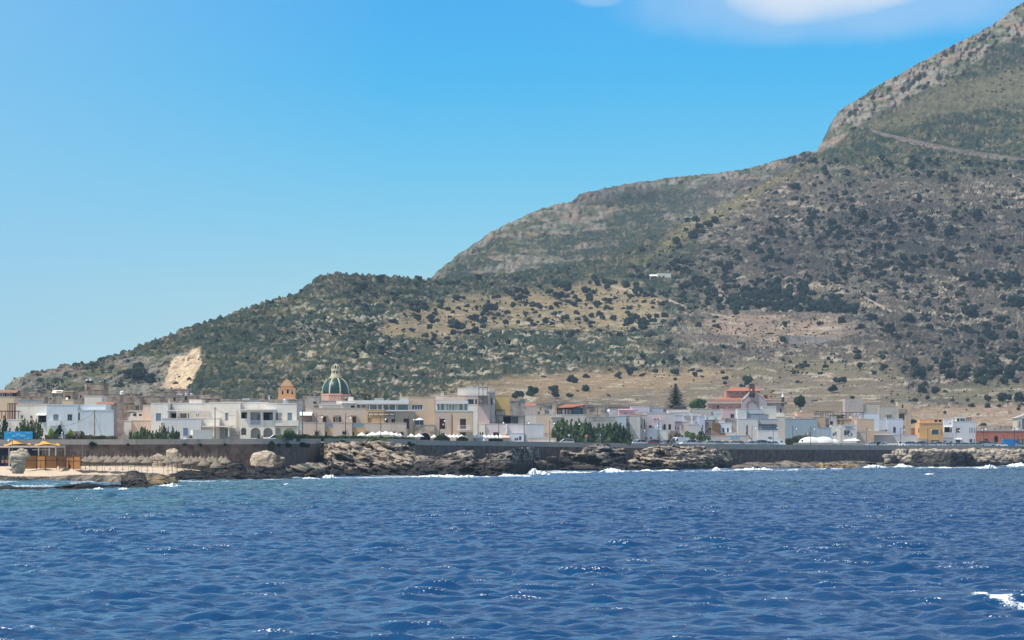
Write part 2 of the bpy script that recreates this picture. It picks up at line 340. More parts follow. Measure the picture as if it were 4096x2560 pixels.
o = build_sheet('hill', CREST_A, A_D, lambda u: np.full(u.shape, YB), -700, 4700, 4.6, 400, 'A', DC_A)
o['label'] = 'long scrub covered hillside rising to a rocky crest at the right'
def B_D(u, y):
    yc = interp(CREST_B, u); return 2350 + 650 * np.clip((1250 - y) / 600.0, 0, 1) + (u - 2000) * .1
o = build_sheet('mountain_ridge', CREST_B, B_D, lambda u: interp(CREST_A, u) + 90, 1300, 3600, 4.6, 150, 'B', None)
o['label'] = 'farther rocky ridge behind the near slope'
# ---------------------------------------------------------------- seawall line, town ground, beach
DW = [(-2500,545),(0,552),(550,556),(1000,566),(1100,570),(1190,580),(1290,642),(1600,652),(2000,704),(2200,752),(2500,785),(3000,826),(3560,940),(4096,1010),(6000,1250)]
YT = [(-2500,1757),(0,1758),(550,1757),(1290,1754),(1560,1755),(1800,1763),(2000,1765),(2330,1770),(2500,1773),(3000,1777),(3560,1782),(4096,1784),(6000,1784)]
YP = [(-2500,1779),(0,1779),(1000,1777),(1300,1775),(1560,1776),(1700,1780),(2060,1785),(2500,1792),(2650,1794),(3000,1798),(3560,1800),(4096,1802),(6000,1802)]
def zof(y, D): return EYE + (HOR - y) / F * D
def wallD(u): return float(interp(DW, u))
def gz(u): return zof(float(interp(YT, u)), wallD(u)) - float(np.interp(u, [2000, 2600, 3500, 4100], [.95, .80, .55, .50]))          # road level behind the parapet
def strip_wall(name, u0, u1, ytop, ybot, d0, d1, m, label, cat, step=40, parent=None):
    us = list(np.arange(u0, u1, step)) + [u1]; mb = MB(); vs = []
    for u in us:
        D = wallD(u); zt = zof(float(interp(ytop, u)), D); zb = ybot(u, D)
        for d in (d0, d1):
            x = (u - 2048) / F * (D); vs += [(x, D + d, zb), (x, D + d, zt)]
    n = len(us); fs = []
    for i in range(n-1):
        a = i*4; b = a+4
        fs += [(a, b, b+1, a+1), (a+2, a+3, b+3, b+2), (a+1, b+1, b+3, a+3), (a, a+2, b+2, b)]
    fs += [(0, 1, 3, 2), ((n-1)*4, (n-1)*4+2, (n-1)*4+3, (n-1)*4+1)]
    mb.add(vs, fs); return mb
WALLSTONE = masonry('seawall_stone', (.20, .15, .13), (.16, .122, .108), (.12, .096, .085), .8)
PARA = plaster((.40, .37, .33), .13)
e = empty('seawall', at(2048, HOR, 690), 'long seawall of brown stone with a plain concrete parapet along the shore', 'seawall')
strip_wall('w', -1500, 5200, YP, lambda u, D: -1.5, 0, 3.0, None, None, None).build('stone_face', WALLSTONE, e)
strip_wall('w', -1500, 1283, YT, lambda u, D: zof(float(interp(YP, u)), D) + .003, -.12, .5, None, None, None).build('parapet', PARA, e)
strip_wall('w', 1297, 5200, YT, lambda u, D: zof(float(interp(YP, u)), D) + .003, -.12, .5, None, None, None).build('parapet', PARA, e)
ASPH = mat('bounce_ground', (.40, .36, .31), .9, .15, .3)  # hidden town ground, paled to bounce light up the facades
us = np.arange(-1500, 5300, 50); rows = []
for k in range(7):
    D0 = interp(DW, us) + .52; D1 = interp(DB_A, us) + 40; t = k / 6.0
    z0 = np.array([gz(u) for u in us]); z1 = zof(YB, interp(DB_A, us)) - .6
    D = D0 + (D1 - D0) * t; rows.append(np.stack([(us - 2048) / F * D, D, z0 + (z1 - z0) * t], -1))
P = np.array(rows); tag(mesh_np('town_ground', P.reshape(-1, 3), grid_faces(7, len(us)), ASPH), kind='structure')
BF = [(-900,511),(0,512),(480,511),(700,513),(760,516),(1060,534),(1150,566),(1260,602)]
SAND = mat('sand', (.66, .52, .38), .95, .06, .5, bump=.3, bscale=2)
us = np.arange(-900, 1275, 14.0); vv = np.linspace(0, 1, 30); U, Vv = np.meshgrid(us, vv)
D0 = interp(BF, U); D1 = interp(DW, U) + .2
D = D0 + (D1 - D0) * Vv; X = (U - 2048) / F * D
Z = -.6 + 3.0 * sstep(0, .42, Vv)**.7 + .25 * (fbm(X/5, D/5, 0, 5, 3) - .5)
Z = Z - sstep(650, 820, U) * .9 - sstep(1235, 1262, U) * 4
P = np.stack([X, D, Z], -1); tag(mesh_np('beach', P.reshape(-1, 3), grid_faces(30, len(us)), SAND), kind='structure')
def beach_z(u, D):
    D0 = float(interp(BF, u)); D1 = wallD(u)
    v = np.clip((D - D0) / (D1 - D0), 0, 1); z = -.6 + 3.0 * float(sstep(0, .42, v))**.7
    return z - float(sstep(650, 820, np.array(float(u)))) * .9
# ---------------------------------------------------------------- sea
def sea_mat():
    m = bpy.data.materials.new('sea_water'); m.use_nodes = True; n = m.node_tree; L = n.links; b = n.nodes['Principled BSDF']
    b.inputs['Roughness'].default_value = .10; b.inputs['IOR'].default_value = 1.40; b.inputs['Specular IOR Level'].default_value = .5
    t = n.nodes.new('ShaderNodeTexCoord')
    at_ = n.nodes.new('ShaderNodeAttribute'); at_.attribute_name = 'shallow'; af = n.nodes.new('ShaderNodeAttribute'); af.attribute_name = 'foam'
    mx = n.nodes.new('ShaderNodeMixRGB'); mx.inputs[1].default_value = (.002, .050, .145, 1); mx.inputs[2].default_value = (.022, .095, .13, 1)
    L.new(at_.outputs['Fac'], mx.inputs[0])
    fn = n.nodes.new('ShaderNodeTexNoise'); fn.inputs['Scale'].default_value = 8; fn.inputs['Detail'].default_value = 6; fn.inputs['Roughness'].default_value = .7
    L.new(t.outputs['Object'], fn.inputs['Vector'])
    ad = n.nodes.new('ShaderNodeMath'); ad.operation = 'ADD'; L.new(af.outputs['Fac'], ad.inputs[0]); L.new(fn.outputs['Fac'], ad.inputs[1])
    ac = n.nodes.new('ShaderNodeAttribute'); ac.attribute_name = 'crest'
    sn = n.nodes.new('ShaderNodeTexNoise'); sn.inputs['Scale'].default_value = 9; sn.inputs['Detail'].default_value = 1; L.new(t.outputs['Object'], sn.inputs['Vector'])  # noise flecks gated by crest: sun sparkle painted into the water colour
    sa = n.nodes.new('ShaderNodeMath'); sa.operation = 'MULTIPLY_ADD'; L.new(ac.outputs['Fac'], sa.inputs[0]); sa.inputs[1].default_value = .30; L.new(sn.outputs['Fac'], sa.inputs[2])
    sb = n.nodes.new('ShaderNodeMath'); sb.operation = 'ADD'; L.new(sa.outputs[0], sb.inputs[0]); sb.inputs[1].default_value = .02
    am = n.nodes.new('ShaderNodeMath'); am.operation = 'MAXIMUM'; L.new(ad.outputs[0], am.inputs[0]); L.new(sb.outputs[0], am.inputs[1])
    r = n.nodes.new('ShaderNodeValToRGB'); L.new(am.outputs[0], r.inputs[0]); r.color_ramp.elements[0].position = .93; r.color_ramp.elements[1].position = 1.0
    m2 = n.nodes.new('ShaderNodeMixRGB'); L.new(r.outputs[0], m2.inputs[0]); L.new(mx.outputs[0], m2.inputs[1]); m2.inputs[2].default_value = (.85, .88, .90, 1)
    L.new(m2.outputs[0], b.inputs['Base Color'])
    mr = n.nodes.new('ShaderNodeMapRange'); L.new(r.outputs[0], mr.inputs[0]); mr.inputs[3].default_value = .10; mr.inputs[4].default_value = .9; L.new(mr.outputs[0], b.inputs['Roughness'])
    mp = n.nodes.new('ShaderNodeMapping'); mp.inputs['Scale'].default_value = (1.0, 1.6, 1); mp.inputs['Rotation'].default_value = (0, 0, .25); L.new(t.outputs['Object'], mp.inputs[0])
    hs = []
    for s_, st in ((1.4, .07), (3.6, .030), (10.0, .008)):
        no = n.nodes.new('ShaderNodeTexNoise'); no.inputs['Scale'].default_value = s_; no.inputs['Detail'].default_value = 3; L.new(mp.outputs[0], no.inputs['Vector'])
        mu = n.nodes.new('ShaderNodeMath'); mu.operation = 'MULTIPLY'; mu.inputs[1].default_value = st; L.new(no.outputs['Fac'], mu.inputs[0]); hs.append(mu)
    a1 = n.nodes.new('ShaderNodeMath'); L.new(hs[0].outputs[0], a1.inputs[0]); L.new(hs[1].outputs[0], a1.inputs[1])
    a2 = n.nodes.new('ShaderNodeMath'); L.new(a1.outputs[0], a2.inputs[0]); L.new(hs[2].outputs[0], a2.inputs[1])
    bu = n.nodes.new('ShaderNodeBump'); bu.inputs['Strength'].default_value = 1.0; bu.inputs['Distance'].default_value = 1.0
    L.new(a2.outputs[0], bu.inputs['Height']); L.new(bu.outputs[0], b.inputs['Normal'])
    return m
SEA = sea_mat()
u = np.arange(-420, 4520, 8.0); Ds = [72.0]
while Ds[-1] < 880: Ds.append(Ds[-1] + .17 + .30 * max(0, Ds[-1] - 78) / 420)
while Ds[-1] < 1500: Ds.append(Ds[-1] + 5.0)
ys = HOR + EYE * F / np.array(Ds); U, Y = np.meshgrid(u, ys); D = EYE * F / (Y - HOR); X = (U - 2048) / F * D
rng = np.random.RandomState(4); Z = np.zeros(U.shape); gust = [.30 + 1.4 * vn(X/w_, D/w_, k*7.7, 9) for k, w_ in enumerate((2.6, 4.5, 8.0, 15.0))]; wob = [4.5 * vn(X/w_, D/w_, k*3.3, 5) for k, w_ in enumerate((2.2, 4.0, 8.0, 16.0))]
for k in range(60):
    lam = .62 * (9.5 ** (k / 59.0)); th = R(78 + rng.randn() * 26); kx, ky = math.cos(th) * 2*math.pi/lam, math.sin(th) * 2*math.pi/lam
    A = (.0100 * lam if lam < 1.8 else .0100 * 1.8 * (lam/1.8)**.30) * (0.6 + .8 * rng.rand()); ph = rng.rand() * 6.28; j = min(3, k // 15)
    q = kx * X + ky * D + ph + wob[j]; Z += A * (np.sin(q) + .28 * np.cos(2*q)) * gust[j]
Z *= (1 - .3 * sstep(480, 560, D)) * (1 + .5 * sstep(560, 700, D))
foam = np.zeros(U.shape)
def fpatch(x, y, wx, wy, s, slope=0.0):
    global foam
    foam = np.maximum(foam, s * np.exp(-((U - x) / wx)**2 - ((Y - y - slope * (U - x)) / wy)**2))
for a in ((3930,2400,66,22,.58,.22),(4010,2422,100,26,.60,.22),(4120,2447,100,24,.58,.2),(3860,2383,60,7,.44,.1),(4000,2476,120,12,.44,-.02),(4110,2496,80,12,.42,.1),(4080,2540,60,8,.38,.1),
          (3630,2152,60,7,.33,.06),(3720,2158,40,4,.33,0),(3260,2055,22,4,.36,0),(1040,1893,0.1,0.1,.1,0),(1900,2110,40,3,.3,.1),(560,2195,34,3,.3,.2),(2000,2300,24,3,.34,.1),
          (40,2548,70,7,.3,.1),(2830,2250,20,4,.3,0),(4060,1912,40,3,.4,0),(1170,1940,30,3,.4,0),(1650,1970,20,2,.3,0),(3960,1890,30,3,.35,0),(3000,2100,20,2,.28,0)):
    fpatch(*a)
# mask for sun sparkles, painted as white flecks on high crests
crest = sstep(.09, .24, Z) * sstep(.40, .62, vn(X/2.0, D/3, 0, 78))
ysh = interp([(-500,1962),(720,1955),(760,1925),(1160,1920),(1250,1912),(2000,1906),(2240,1892),(2500,1886),(3000,1884),(3400,1878),(3600,1872),(4096,1868),(4600,1866)], U)
foam = np.maximum(foam, (1 - sstep(2, 12, Y - ysh)) * sstep(.45, .62, fbm(X/9, D/16, 0, 88, 3)) * .45)
shal = (1 - sstep(30, 150, Y - ysh)) * (.35 + .65 * sstep(.35, .65, fbm(X/30, D/50, 0, 55, 3))) * (.55 + .45 * (1 - sstep(900, 2000, U)))
swell = np.exp(-((U - 3960) / 130)**2 - ((Y - 2420) / 40)**2) * .16
Z = Z + swell
P = np.stack([X, D, Z], -1)
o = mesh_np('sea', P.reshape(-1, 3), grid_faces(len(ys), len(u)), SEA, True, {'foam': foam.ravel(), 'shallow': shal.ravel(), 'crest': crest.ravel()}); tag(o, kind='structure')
mb = MB(); mb.add([(-5900, -900, -2.2), (5900, -900, -2.2), (5900, 4900, -2.2), (-5900, 4900, -2.2)], [(0, 1, 2, 3)])
tag(mb.build('open_sea', SEA), kind='structure')
# ---------------------------------------------------------------- shore rock
def rock_mat(name, pale, mid, dark, wet=1.0, wetw=1.2, stain=.5):
    m = bpy.data.materials.new(name); m.use_nodes = True; n = m.node_tree; L = n.links; b = n.nodes['Principled BSDF']
    b.inputs['Roughness'].default_value = .88; b.inputs['Specular IOR Level'].default_value = .2
    t = n.nodes.new('ShaderNodeTexCoord'); g = n.nodes.new('ShaderNodeNewGeometry')
    def noise(sc, det, z=1.0):
        mp = n.nodes.new('ShaderNodeMapping'); mp.inputs['Scale'].default_value = (1, 1, z); L.new(g.outputs['Position'], mp.inputs[0])
        no = n.nodes.new('ShaderNodeTexNoise'); no.inputs['Scale'].default_value = sc; no.inputs['Detail'].default_value = det; no.inputs['Roughness'].default_value = .62; L.new(mp.outputs[0], no.inputs['Vector']); return no.outputs['Fac']
    r = n.nodes.new('ShaderNodeValToRGB'); L.new(noise(.5, 6, 2.5), r.inputs[0])
    r.color_ramp.elements[0].position = .36; r.color_ramp.elements[0].color = (*mid, 1); r.color_ramp.elements[1].position = .58; r.color_ramp.elements[1].color = (*pale, 1)
    # dark lichen and tar patches
    s = n.nodes.new('ShaderNodeValToRGB'); L.new(noise(.28, 5, 1.6), s.inputs[0]); s.color_ramp.elements[0].position = stain - .05; s.color_ramp.elements[1].position = stain + .05
    m1 = n.nodes.new('ShaderNodeMixRGB'); L.new(s.outputs[0], m1.inputs[0]); m1.inputs[1].default_value = (*dark, 1); L.new(r.outputs[0], m1.inputs[2])
    # wet, weed-blackened foot of the rock
    sp = n.nodes.new('ShaderNodeSeparateXYZ'); L.new(g.outputs['Position'], sp.inputs[0])
    ad = n.nodes.new('ShaderNodeMath'); ad.operation = 'MULTIPLY_ADD'; L.new(noise(.35, 4), ad.inputs[0]); ad.inputs[1].default_value = -3.0; L.new(sp.outputs['Z'], ad.inputs[2])
    mr = n.nodes.new('ShaderNodeMapRange'); L.new(ad.outputs[0], mr.inputs[0]); mr.inputs[1].default_value = wet - 1.5 - wetw/2; mr.inputs[2].default_value = wet - 1.5 + wetw/2
    m2 = n.nodes.new('ShaderNodeMixRGB'); L.new(mr.outputs[0], m2.inputs[0]); m2.inputs[1].default_value = (.040, .036, .032, 1); L.new(m1.outputs[0], m2.inputs[2])
    L.new(m2.outputs[0], b.inputs['Base Color'])
    bu = n.nodes.new('ShaderNodeBump'); bu.inputs['Strength'].default_value = .9; bu.inputs['Distance'].default_value = .5; L.new(noise(1.6, 7, 2.2), bu.inputs['Height']); L.new(bu.outputs[0], b.inputs['Normal'])
    return m
RK = rock_mat('limestone', (.56, .45, .33), (.30, .24, .185), (.06, .054, .05), 1.7, 1.2, .46)
RKG = rock_mat('grey_limestone', (.46, .38, .30), (.22, .185, .15), (.042, .038, .036), 3.0, 2.2, .50)
RKD = rock_mat('dark_reef_rock', (.15, .12, .09), (.065, .054, .046), (.022, .02, .02), 1.4, 1.5, .52)
RKO = rock_mat('ochre_rock', (.42, .29, .14), (.24, .16, .08), (.08, .06, .04), .35, .5, .42)
RKS = rock_mat('brown_shelf_rock', (.34, .27, .20), (.19, .155, .12), (.06, .052, .045), .2, .6, .48)
RKW = rock_mat('pale_boulder_stone', (.66, .54, .40), (.46, .37, .27), (.28, .24, .19), -3, 1, .38)
def outcrop(name, label, top, ybot, T, mtl, cat='rock', seed=1, amp=1.0, tilt=0.0, du=3.0, rows=56, front=None, ledge=.5, kind=None):
    x0, x1 = top[0][0], top[-1][0]; u = np.arange(x0, x1 + du, du); v = np.linspace(0, 1, rows); U, V = np.meshgrid(u, v)
    yb = interp(ybot, U) if isinstance(ybot, list) else np.full(U.shape, float(ybot))
    D0 = EYE * F / (yb - HOR) if front is None else interp(front, U) if isinstance(front, list) else np.full(U.shape, float(front))
    yt = interp(top, U); yt = yt + (fbm(U/9, 0*U, 0, seed, 3) - .5) * 9 * amp
    ends = np.clip(np.minimum(U - x0, x1 - U) / 12.0, 0, 1)**.6
    Tt = T * (.35 + .65 * ends); kk = .55; Dt = D0 + Tt * kk
    zt = zof(yt, Dt); zb = -.9 if front is None else zof(yb, D0) - .6
    s = np.clip(V / .62, 0, 1); b = np.clip((V - .62) / .38, 0, 1)
    zn = s + 0; D = D0 + Tt * kk * s**1.5; Z = zb + (zt - zb) * s**.8
    D = D + Tt * (1 - kk) * b; Z = Z - (zt - zb) * .55 * b**1.4 * (b > 0); X = (U - 2048) / F * D
    Zs = Z + tilt * X
    H = np.maximum(zt - zb, .5); bedding = fbm(X/5.5, Zs/.55, D/9, seed + 5, 3); blk = fbm(X/2.2, D/3, Zs/1.1, seed + 7, 4); big = fbm(X/6.5, Zs/3.2, D/8, seed + 9, 3)
    cave = sstep(.58, .70, fbm(X/4.5, Zs/2.0, 0, seed + 13, 3))
    w = sstep(0, .08, V) * (1 - sstep(.93, 1, V)) * (.3 + .7 * ends)
    out = w * amp * ((bedding - .5) * 3.4 * ledge * 2 + (blk - .5) * 3.0 + (big - .5) * 3.6 - cave * 3.4 + (fbm(X/1.1, D/1.6, Zs/.6, seed + 31, 3) - .5) * 2.0)
    D = D - out * (1 - .6 * sstep(.55, .66, V))
    Z = Z + w * amp * ((blk - .5) * .8 * np.minimum(H / 3, 1) + (bedding - .5) * .35) * (1 - .7 * sstep(.5, .62, V))
    step = np.round(Zs / .7) * .7 - tilt * X; Z = Z * .82 + .18 * np.where(V < .55, step, Z)
    X = X + w * amp * (fbm(X/1.7, Zs/1.2, D/3, seed + 21, 2) - .5) * 1.6
    D = np.where(V > .99, D0 + Tt, D)
    P = np.stack([X, D, Z], -1)
    o = mesh_np(name, P.reshape(-1, 3), grid_faces(rows, len(u)), mtl, False)
    return tag(o, label, cat, kind=kind)
outcrop('reef_ledge', 'low outermost ledge of dark pitted reef awash in front of the beach', [(-260,1950),(-100,1944),(0,1944),(30,1938),(60,1946),(120,1948),(200,1949),(240,1944),(300,1934),(360,1932),(420,1940),(480,1938),(520,1944)],
        [(-260,1966),(300,1962),(520,1950)], 9, RKD, seed=3, amp=.42, ledge=.5)
outcrop('ledge', 'flat weathered rock ledge between the sand and the tidal pool', [(-260,1905),(-100,1900),(0,1901),(60,1904),(200,1906),(330,1897),(420,1900),(520,1896),(640,1902),(700,1905)],
        [(-260,1930),(0,1926),(250,1925),(480,1934),(700,1925)], 15, RKS, seed=5, amp=.45)
outcrop('sea_rock', 'jagged black rock at the tip of the beach ledge', [(484,1925),(494,1908),(508,1898),(520,1886),(536,1880),(548,1884),(562,1892),(574,1898),(586,1924)], 1957, 40, RKD, seed=11, amp=.8)
outcrop('sea_rock', 'ochre brown pitted rock right of the jagged black rock', [(560,1918),(585,1903),(620,1906),(650,1896),(668,1898),(690,1912),(722,1928)], [(560,1955),(640,1948),(722,1938)], 46, RKO, seed=12, amp=.6)
outcrop('sea_ledge', 'long low black ledge in front of the beach parasols', [(660,1912),(700,1892),(716,1884),(748,1876),(780,1882),(850,1874),(880,1872),(908,1868),(922,1850),(942,1840),(960,1842),(974,1852),(984,1870),(1010,1864),(1040,1862),(1080,1868),(1120,1870),(1140,1884),(1160,1898),(1166,1908)],
        [(660,1926),(800,1922),(1000,1920),(1166,1916)], 20, RKD, seed=14, amp=.9)
outcrop('rock_shelf', 'pale sloping rock shelf beside the little sand patch', [(1130,1872),(1160,1860),(1200,1856),(1230,1850),(1290,1852),(1330,1870)], [(1130,1912),(1330,1908)], 16, RK, seed=15, amp=.7, tilt=.35)
outcrop('sea_rock', 'dark wedge shaped rock under the pale cliff where a wave breaks', [(1215,1898),(1232,1882),(1250,1872),(1276,1876),(1296,1890),(1312,1902)], 1912, 7, RKD, seed=16, amp=.7)
outcrop('stone_block', 'square cut stone block lying at the foot of the pale cliff', [(1226,1862),(1232,1857),(1262,1856),(1268,1862)], [(1226,1880),(1268,1880)], 3, RKG, seed=17, amp=.15, front=612)
outcrop('cliff', 'broad pale layered cliff in front of the beige houses', [(1208,1832),(1218,1800),(1224,1788),(1250,1784),(1290,1774),(1340,1771),(1400,1767),(1450,1765),(1480,1762),(1520,1764),(1545,1764),(1570,1772),(1578,1780),(1600,1776),(1632,1782),(1644,1794),(1652,1806),(1672,1828),(1700,1836)],
        [(1208,1892),(1280,1900),(1330,1905),(1500,1904),(1620,1904),(1700,1903)], 44, RK, seed=21, amp=1.25, tilt=.32, rows=84, ledge=.75)
outcrop('cliff', 'lower grey brown cliff with a dark hump in front of the white parasols', [(1620,1856),(1650,1838),(1672,1820),(1710,1824),(1740,1826),(1768,1820),(1800,1812),(1830,1806),(1857,1800),(1885,1803),(1896,1812),(1906,1832),(1930,1838),(1946,1832),(1960,1850)],
        [(1620,1904),(1800,1905),(1960,1904)], 34, RKG, seed=23, amp=1.1, tilt=-.1, rows=66)
outcrop('cliff', 'brown crag with a flat knobbly crest between the dark hump and the boulders', [(1936,1850),(1944,1824),(1952,1812),(1980,1812),(2010,1812),(2030,1806),(2044,1796),(2075,1791),(2110,1792),(2150,1792),(2160,1800),(2170,1812),(2168,1834),(2160,1850)],
        [(1936,1904),(2040,1904),(2120,1894),(2160,1884)], 30, RKG, seed=25, amp=1.15, rows=70)
outcrop('cliff', 'great overhanging crag with a pale leaning spur and black shaded hollow', [(2234,1856),(2240,1846),(2242,1795),(2250,1793),(2258,1798),(2276,1802),(2298,1808),(2330,1808),(2336,1800),(2342,1787),(2360,1780),(2387,1776),(2415,1778),(2440,1778),(2448,1788),(2480,1790),(2500,1792),(2494,1808),(2498,1836),(2508,1850),(2520,1866)],
        [(2234,1884),(2400,1883),(2520,1882)], 30, RKG, seed=29, amp=1.45, rows=80)
outcrop('cliff', 'long craggy promontory of broken brown rock in front of the palms', [(2526,1866),(2536,1838),(2540,1806),(2548,1801),(2560,1808),(2575,1796),(2590,1790),(2625,1784),(2660,1784),(2700,1780),(2722,1782),(2730,1788),(2780,1784),(2824,1783),(2836,1794),(2870,1796),(2915,1797),(2952,1802),(2958,1826),(2968,1850)],
        [(2526,1881),(2700,1881),(2850,1878),(2968,1872)], 34, RK, seed=33, amp=1.4, rows=80, ledge=.7)
outcrop('rock_shelf', 'low tumbled rock between the great crag and the promontory', [(2494,1862),(2506,1846),(2520,1838),(2540,1836),(2560,1850),(2580,1870)], [(2494,1882),(2580,1882)], 12, RK, seed=34, amp=.8)
outcrop('rock_shelf', 'low brown shelf of boulders under the great crag', [(2236,1872),(2262,1858),(2300,1860),(2330,1852),(2380,1862),(2440,1868),(2500,1872)], [(2236,1884),(2500,1884)], 10, RKD, seed=36, amp=.7)
outcrop('rock_shelf', 'thin tidal shelf below the dark part of the seawall', [(2900,1868),(2980,1852),(3010,1847),(3070,1850),(3110,1846),(3149,1842),(3173,1844),(3208,1851),(3260,1848),(3298,1849),(3340,1846),(3387,1840),(3420,1844),(3446,1843),(3506,1850),(3560,1852),(3600,1856)],
        [(2900,1876),(3100,1874),(3300,1872),(3600,1866)], 36, RKS, seed=39, amp=.55, du=4)
outcrop('sea_rock', 'rounded ochre rock on the tidal shelf', [(3262,1866),(3275,1852),(3290,1848),(3310,1852),(3345,1858),(3380,1856),(3420,1860),(3434,1868)], 1875, 9, RKO, seed=41, amp=.5)
outcrop('sea_rock', 'small dark rock in the surf left of the rubble bank', [(3440,1860),(3448,1848),(3470,1850),(3500,1852),(3512,1862)], 1868, 8, RKD, seed=42, amp=.6)
outcrop('rubble_bank', 'pale stone bank sloping down from the parapet at the right', [(3515,1842),(3540,1822),(3575,1800),(3620,1796),(3700,1802),(3800,1805),(3850,1796),(3900,1792),(4000,1794),(4096,1796),(4300,1796),(4600,1796)],
        [(3515,1862),(3700,1864),(4096,1862),(4600,1862)], 46, RK, seed=45, amp=.8, du=4, rows=64)
outcrop('sea_rock', 'massive black rock standing in the surf at the right', [(3640,1850),(3646,1822),(3660,1808),(3676,1806),(3694,1808),(3704,1820),(3730,1818),(3742,1812),(3780,1811),(3830,1808),(3868,1810),(3886,1818),(3900,1834),(3918,1852)],
        [(3640,1868),(3800,1871),(3918,1867)], 18, RKD, seed=47, amp=.9)
outcrop('sea_rock', 'dark block tilted in front of the pale boulders', [(3896,1838),(3910,1816),(3930,1810),(3950,1822),(3966,1836)], 1858, 10, RKD, seed=48, amp=.6)
outcrop('sea_rock', 'low brown foreshore rock at the far right', [(3930,1856),(3970,1846),(4020,1840),(4060,1842),(4110,1836),(4400,1840)], 1862, 18, RKS, seed=49, amp=.7)
# boulders: lumpy stones, several shapes
def stone_mesh(seed, flat=.8, n=12):
    ph = np.linspace(0, math.pi, n); th = np.linspace(0, 2*math.pi, 2*n, endpoint=False); T, Pp = np.meshgrid(th, ph)
    x, y, z = np.sin(Pp)*np.cos(T), np.sin(Pp)*np.sin(T), np.cos(Pp)
    e = .62; x, y, z = np.sign(x)*abs(x)**e, np.sign(y)*abs(y)**e, np.sign(z)*abs(z)**e
    r = .72 + .45 * fbm(x*1.3+9, y*1.3+9, z*1.3+seed, seed, 3); x, y, z = x*r, y*r, z*r*flat
    V = np.stack([x, y, z], -1).reshape(-1, 3); m = 2*n; fs = []
    for j in range(n-1):
        for i in range(m): fs.append((j*m+i, j*m+(i+1) % m, (j+1)*m+(i+1) % m, (j+1)*m+i))
    return V, np.array(fs)
_st = {}
def boulder(label, px, py, w, h, D, mtl, seed, group=None, name='boulder', rz=0.0, n=10):
    key = (seed % 7, mtl.name, n)
    if key not in _st:
        V, fs = stone_mesh(seed % 7 + 3, .8, n); o = mesh_np(name, V, fs, mtl, False); _st[key] = o.data
    else: o = bpy.data.objects.new(name, _st[key]); C.objects.link(o)
    s = D / F; o.location = at(px, py, D); o.scale = (w/2*s*1.05, w/2*s*.9, h/2*s*1.3); o.rotation_euler = (0, 0, rz)
    return tag(o, label, 'boulder', group)
boulder('rounded brown boulder in the gap between two crags', 2208, 1842, 48, 36, 735, RKG, 1, n=22)
boulder('grey boulder under the brown crag beside the gap', 2142, 1844, 40, 30, 700, RKG, 2, n=20)
boulder('dark round boulder at the water in the gap', 2160, 1860, 56, 34, 660, RKG, 3, n=22)
boulder('small brown boulder right of the rounded brown boulder', 2234, 1846, 22, 20, 735, RKG, 4)
boulder('low black boulder at the waterline in the gap', 2206, 1868, 52, 26, 680, RKD, 5, n=20)
rng = random.Random(8); 
for i in range(110):
    t = rng.random(); x = 3530 + t * 590; row = rng.random()
    yt = float(np.interp(x, [3530,3580,3700,3800,3850,4120], [1826,1800,1806,1812,1800,1800])); y = yt + row * (44 if x > 3900 else 30)
    if 3640 < x < 3915 and y > 1806: y = 1800 + rng.random() * 7
    w = rng.uniform(10, 26) if y < 1825 else rng.uniform(14, 34); D = 915 + (x - 3530) * .075 - (y - 1800) * .75
    boulder('%s boulder %s' % ('small pale' if w < 15 else 'pale' if w < 22 else 'large pale', 'at the left end of the rubble bank' if x < 3640 else 'behind the massive black rock' if x < 3915 else 'high on the bank below the blue van' if y < 1815 and x > 4000 else 'high on the bank right of the black rock' if y < 1815 else 'low on the bank at the far right' if x > 4000 else 'low on the bank right of the black rock'), x, y, w, w * rng.uniform(.5, .8), D, RKW if y < 1822 else RK, i, 'pale boulders piled below the parapet', rz=rng.random() * 3)
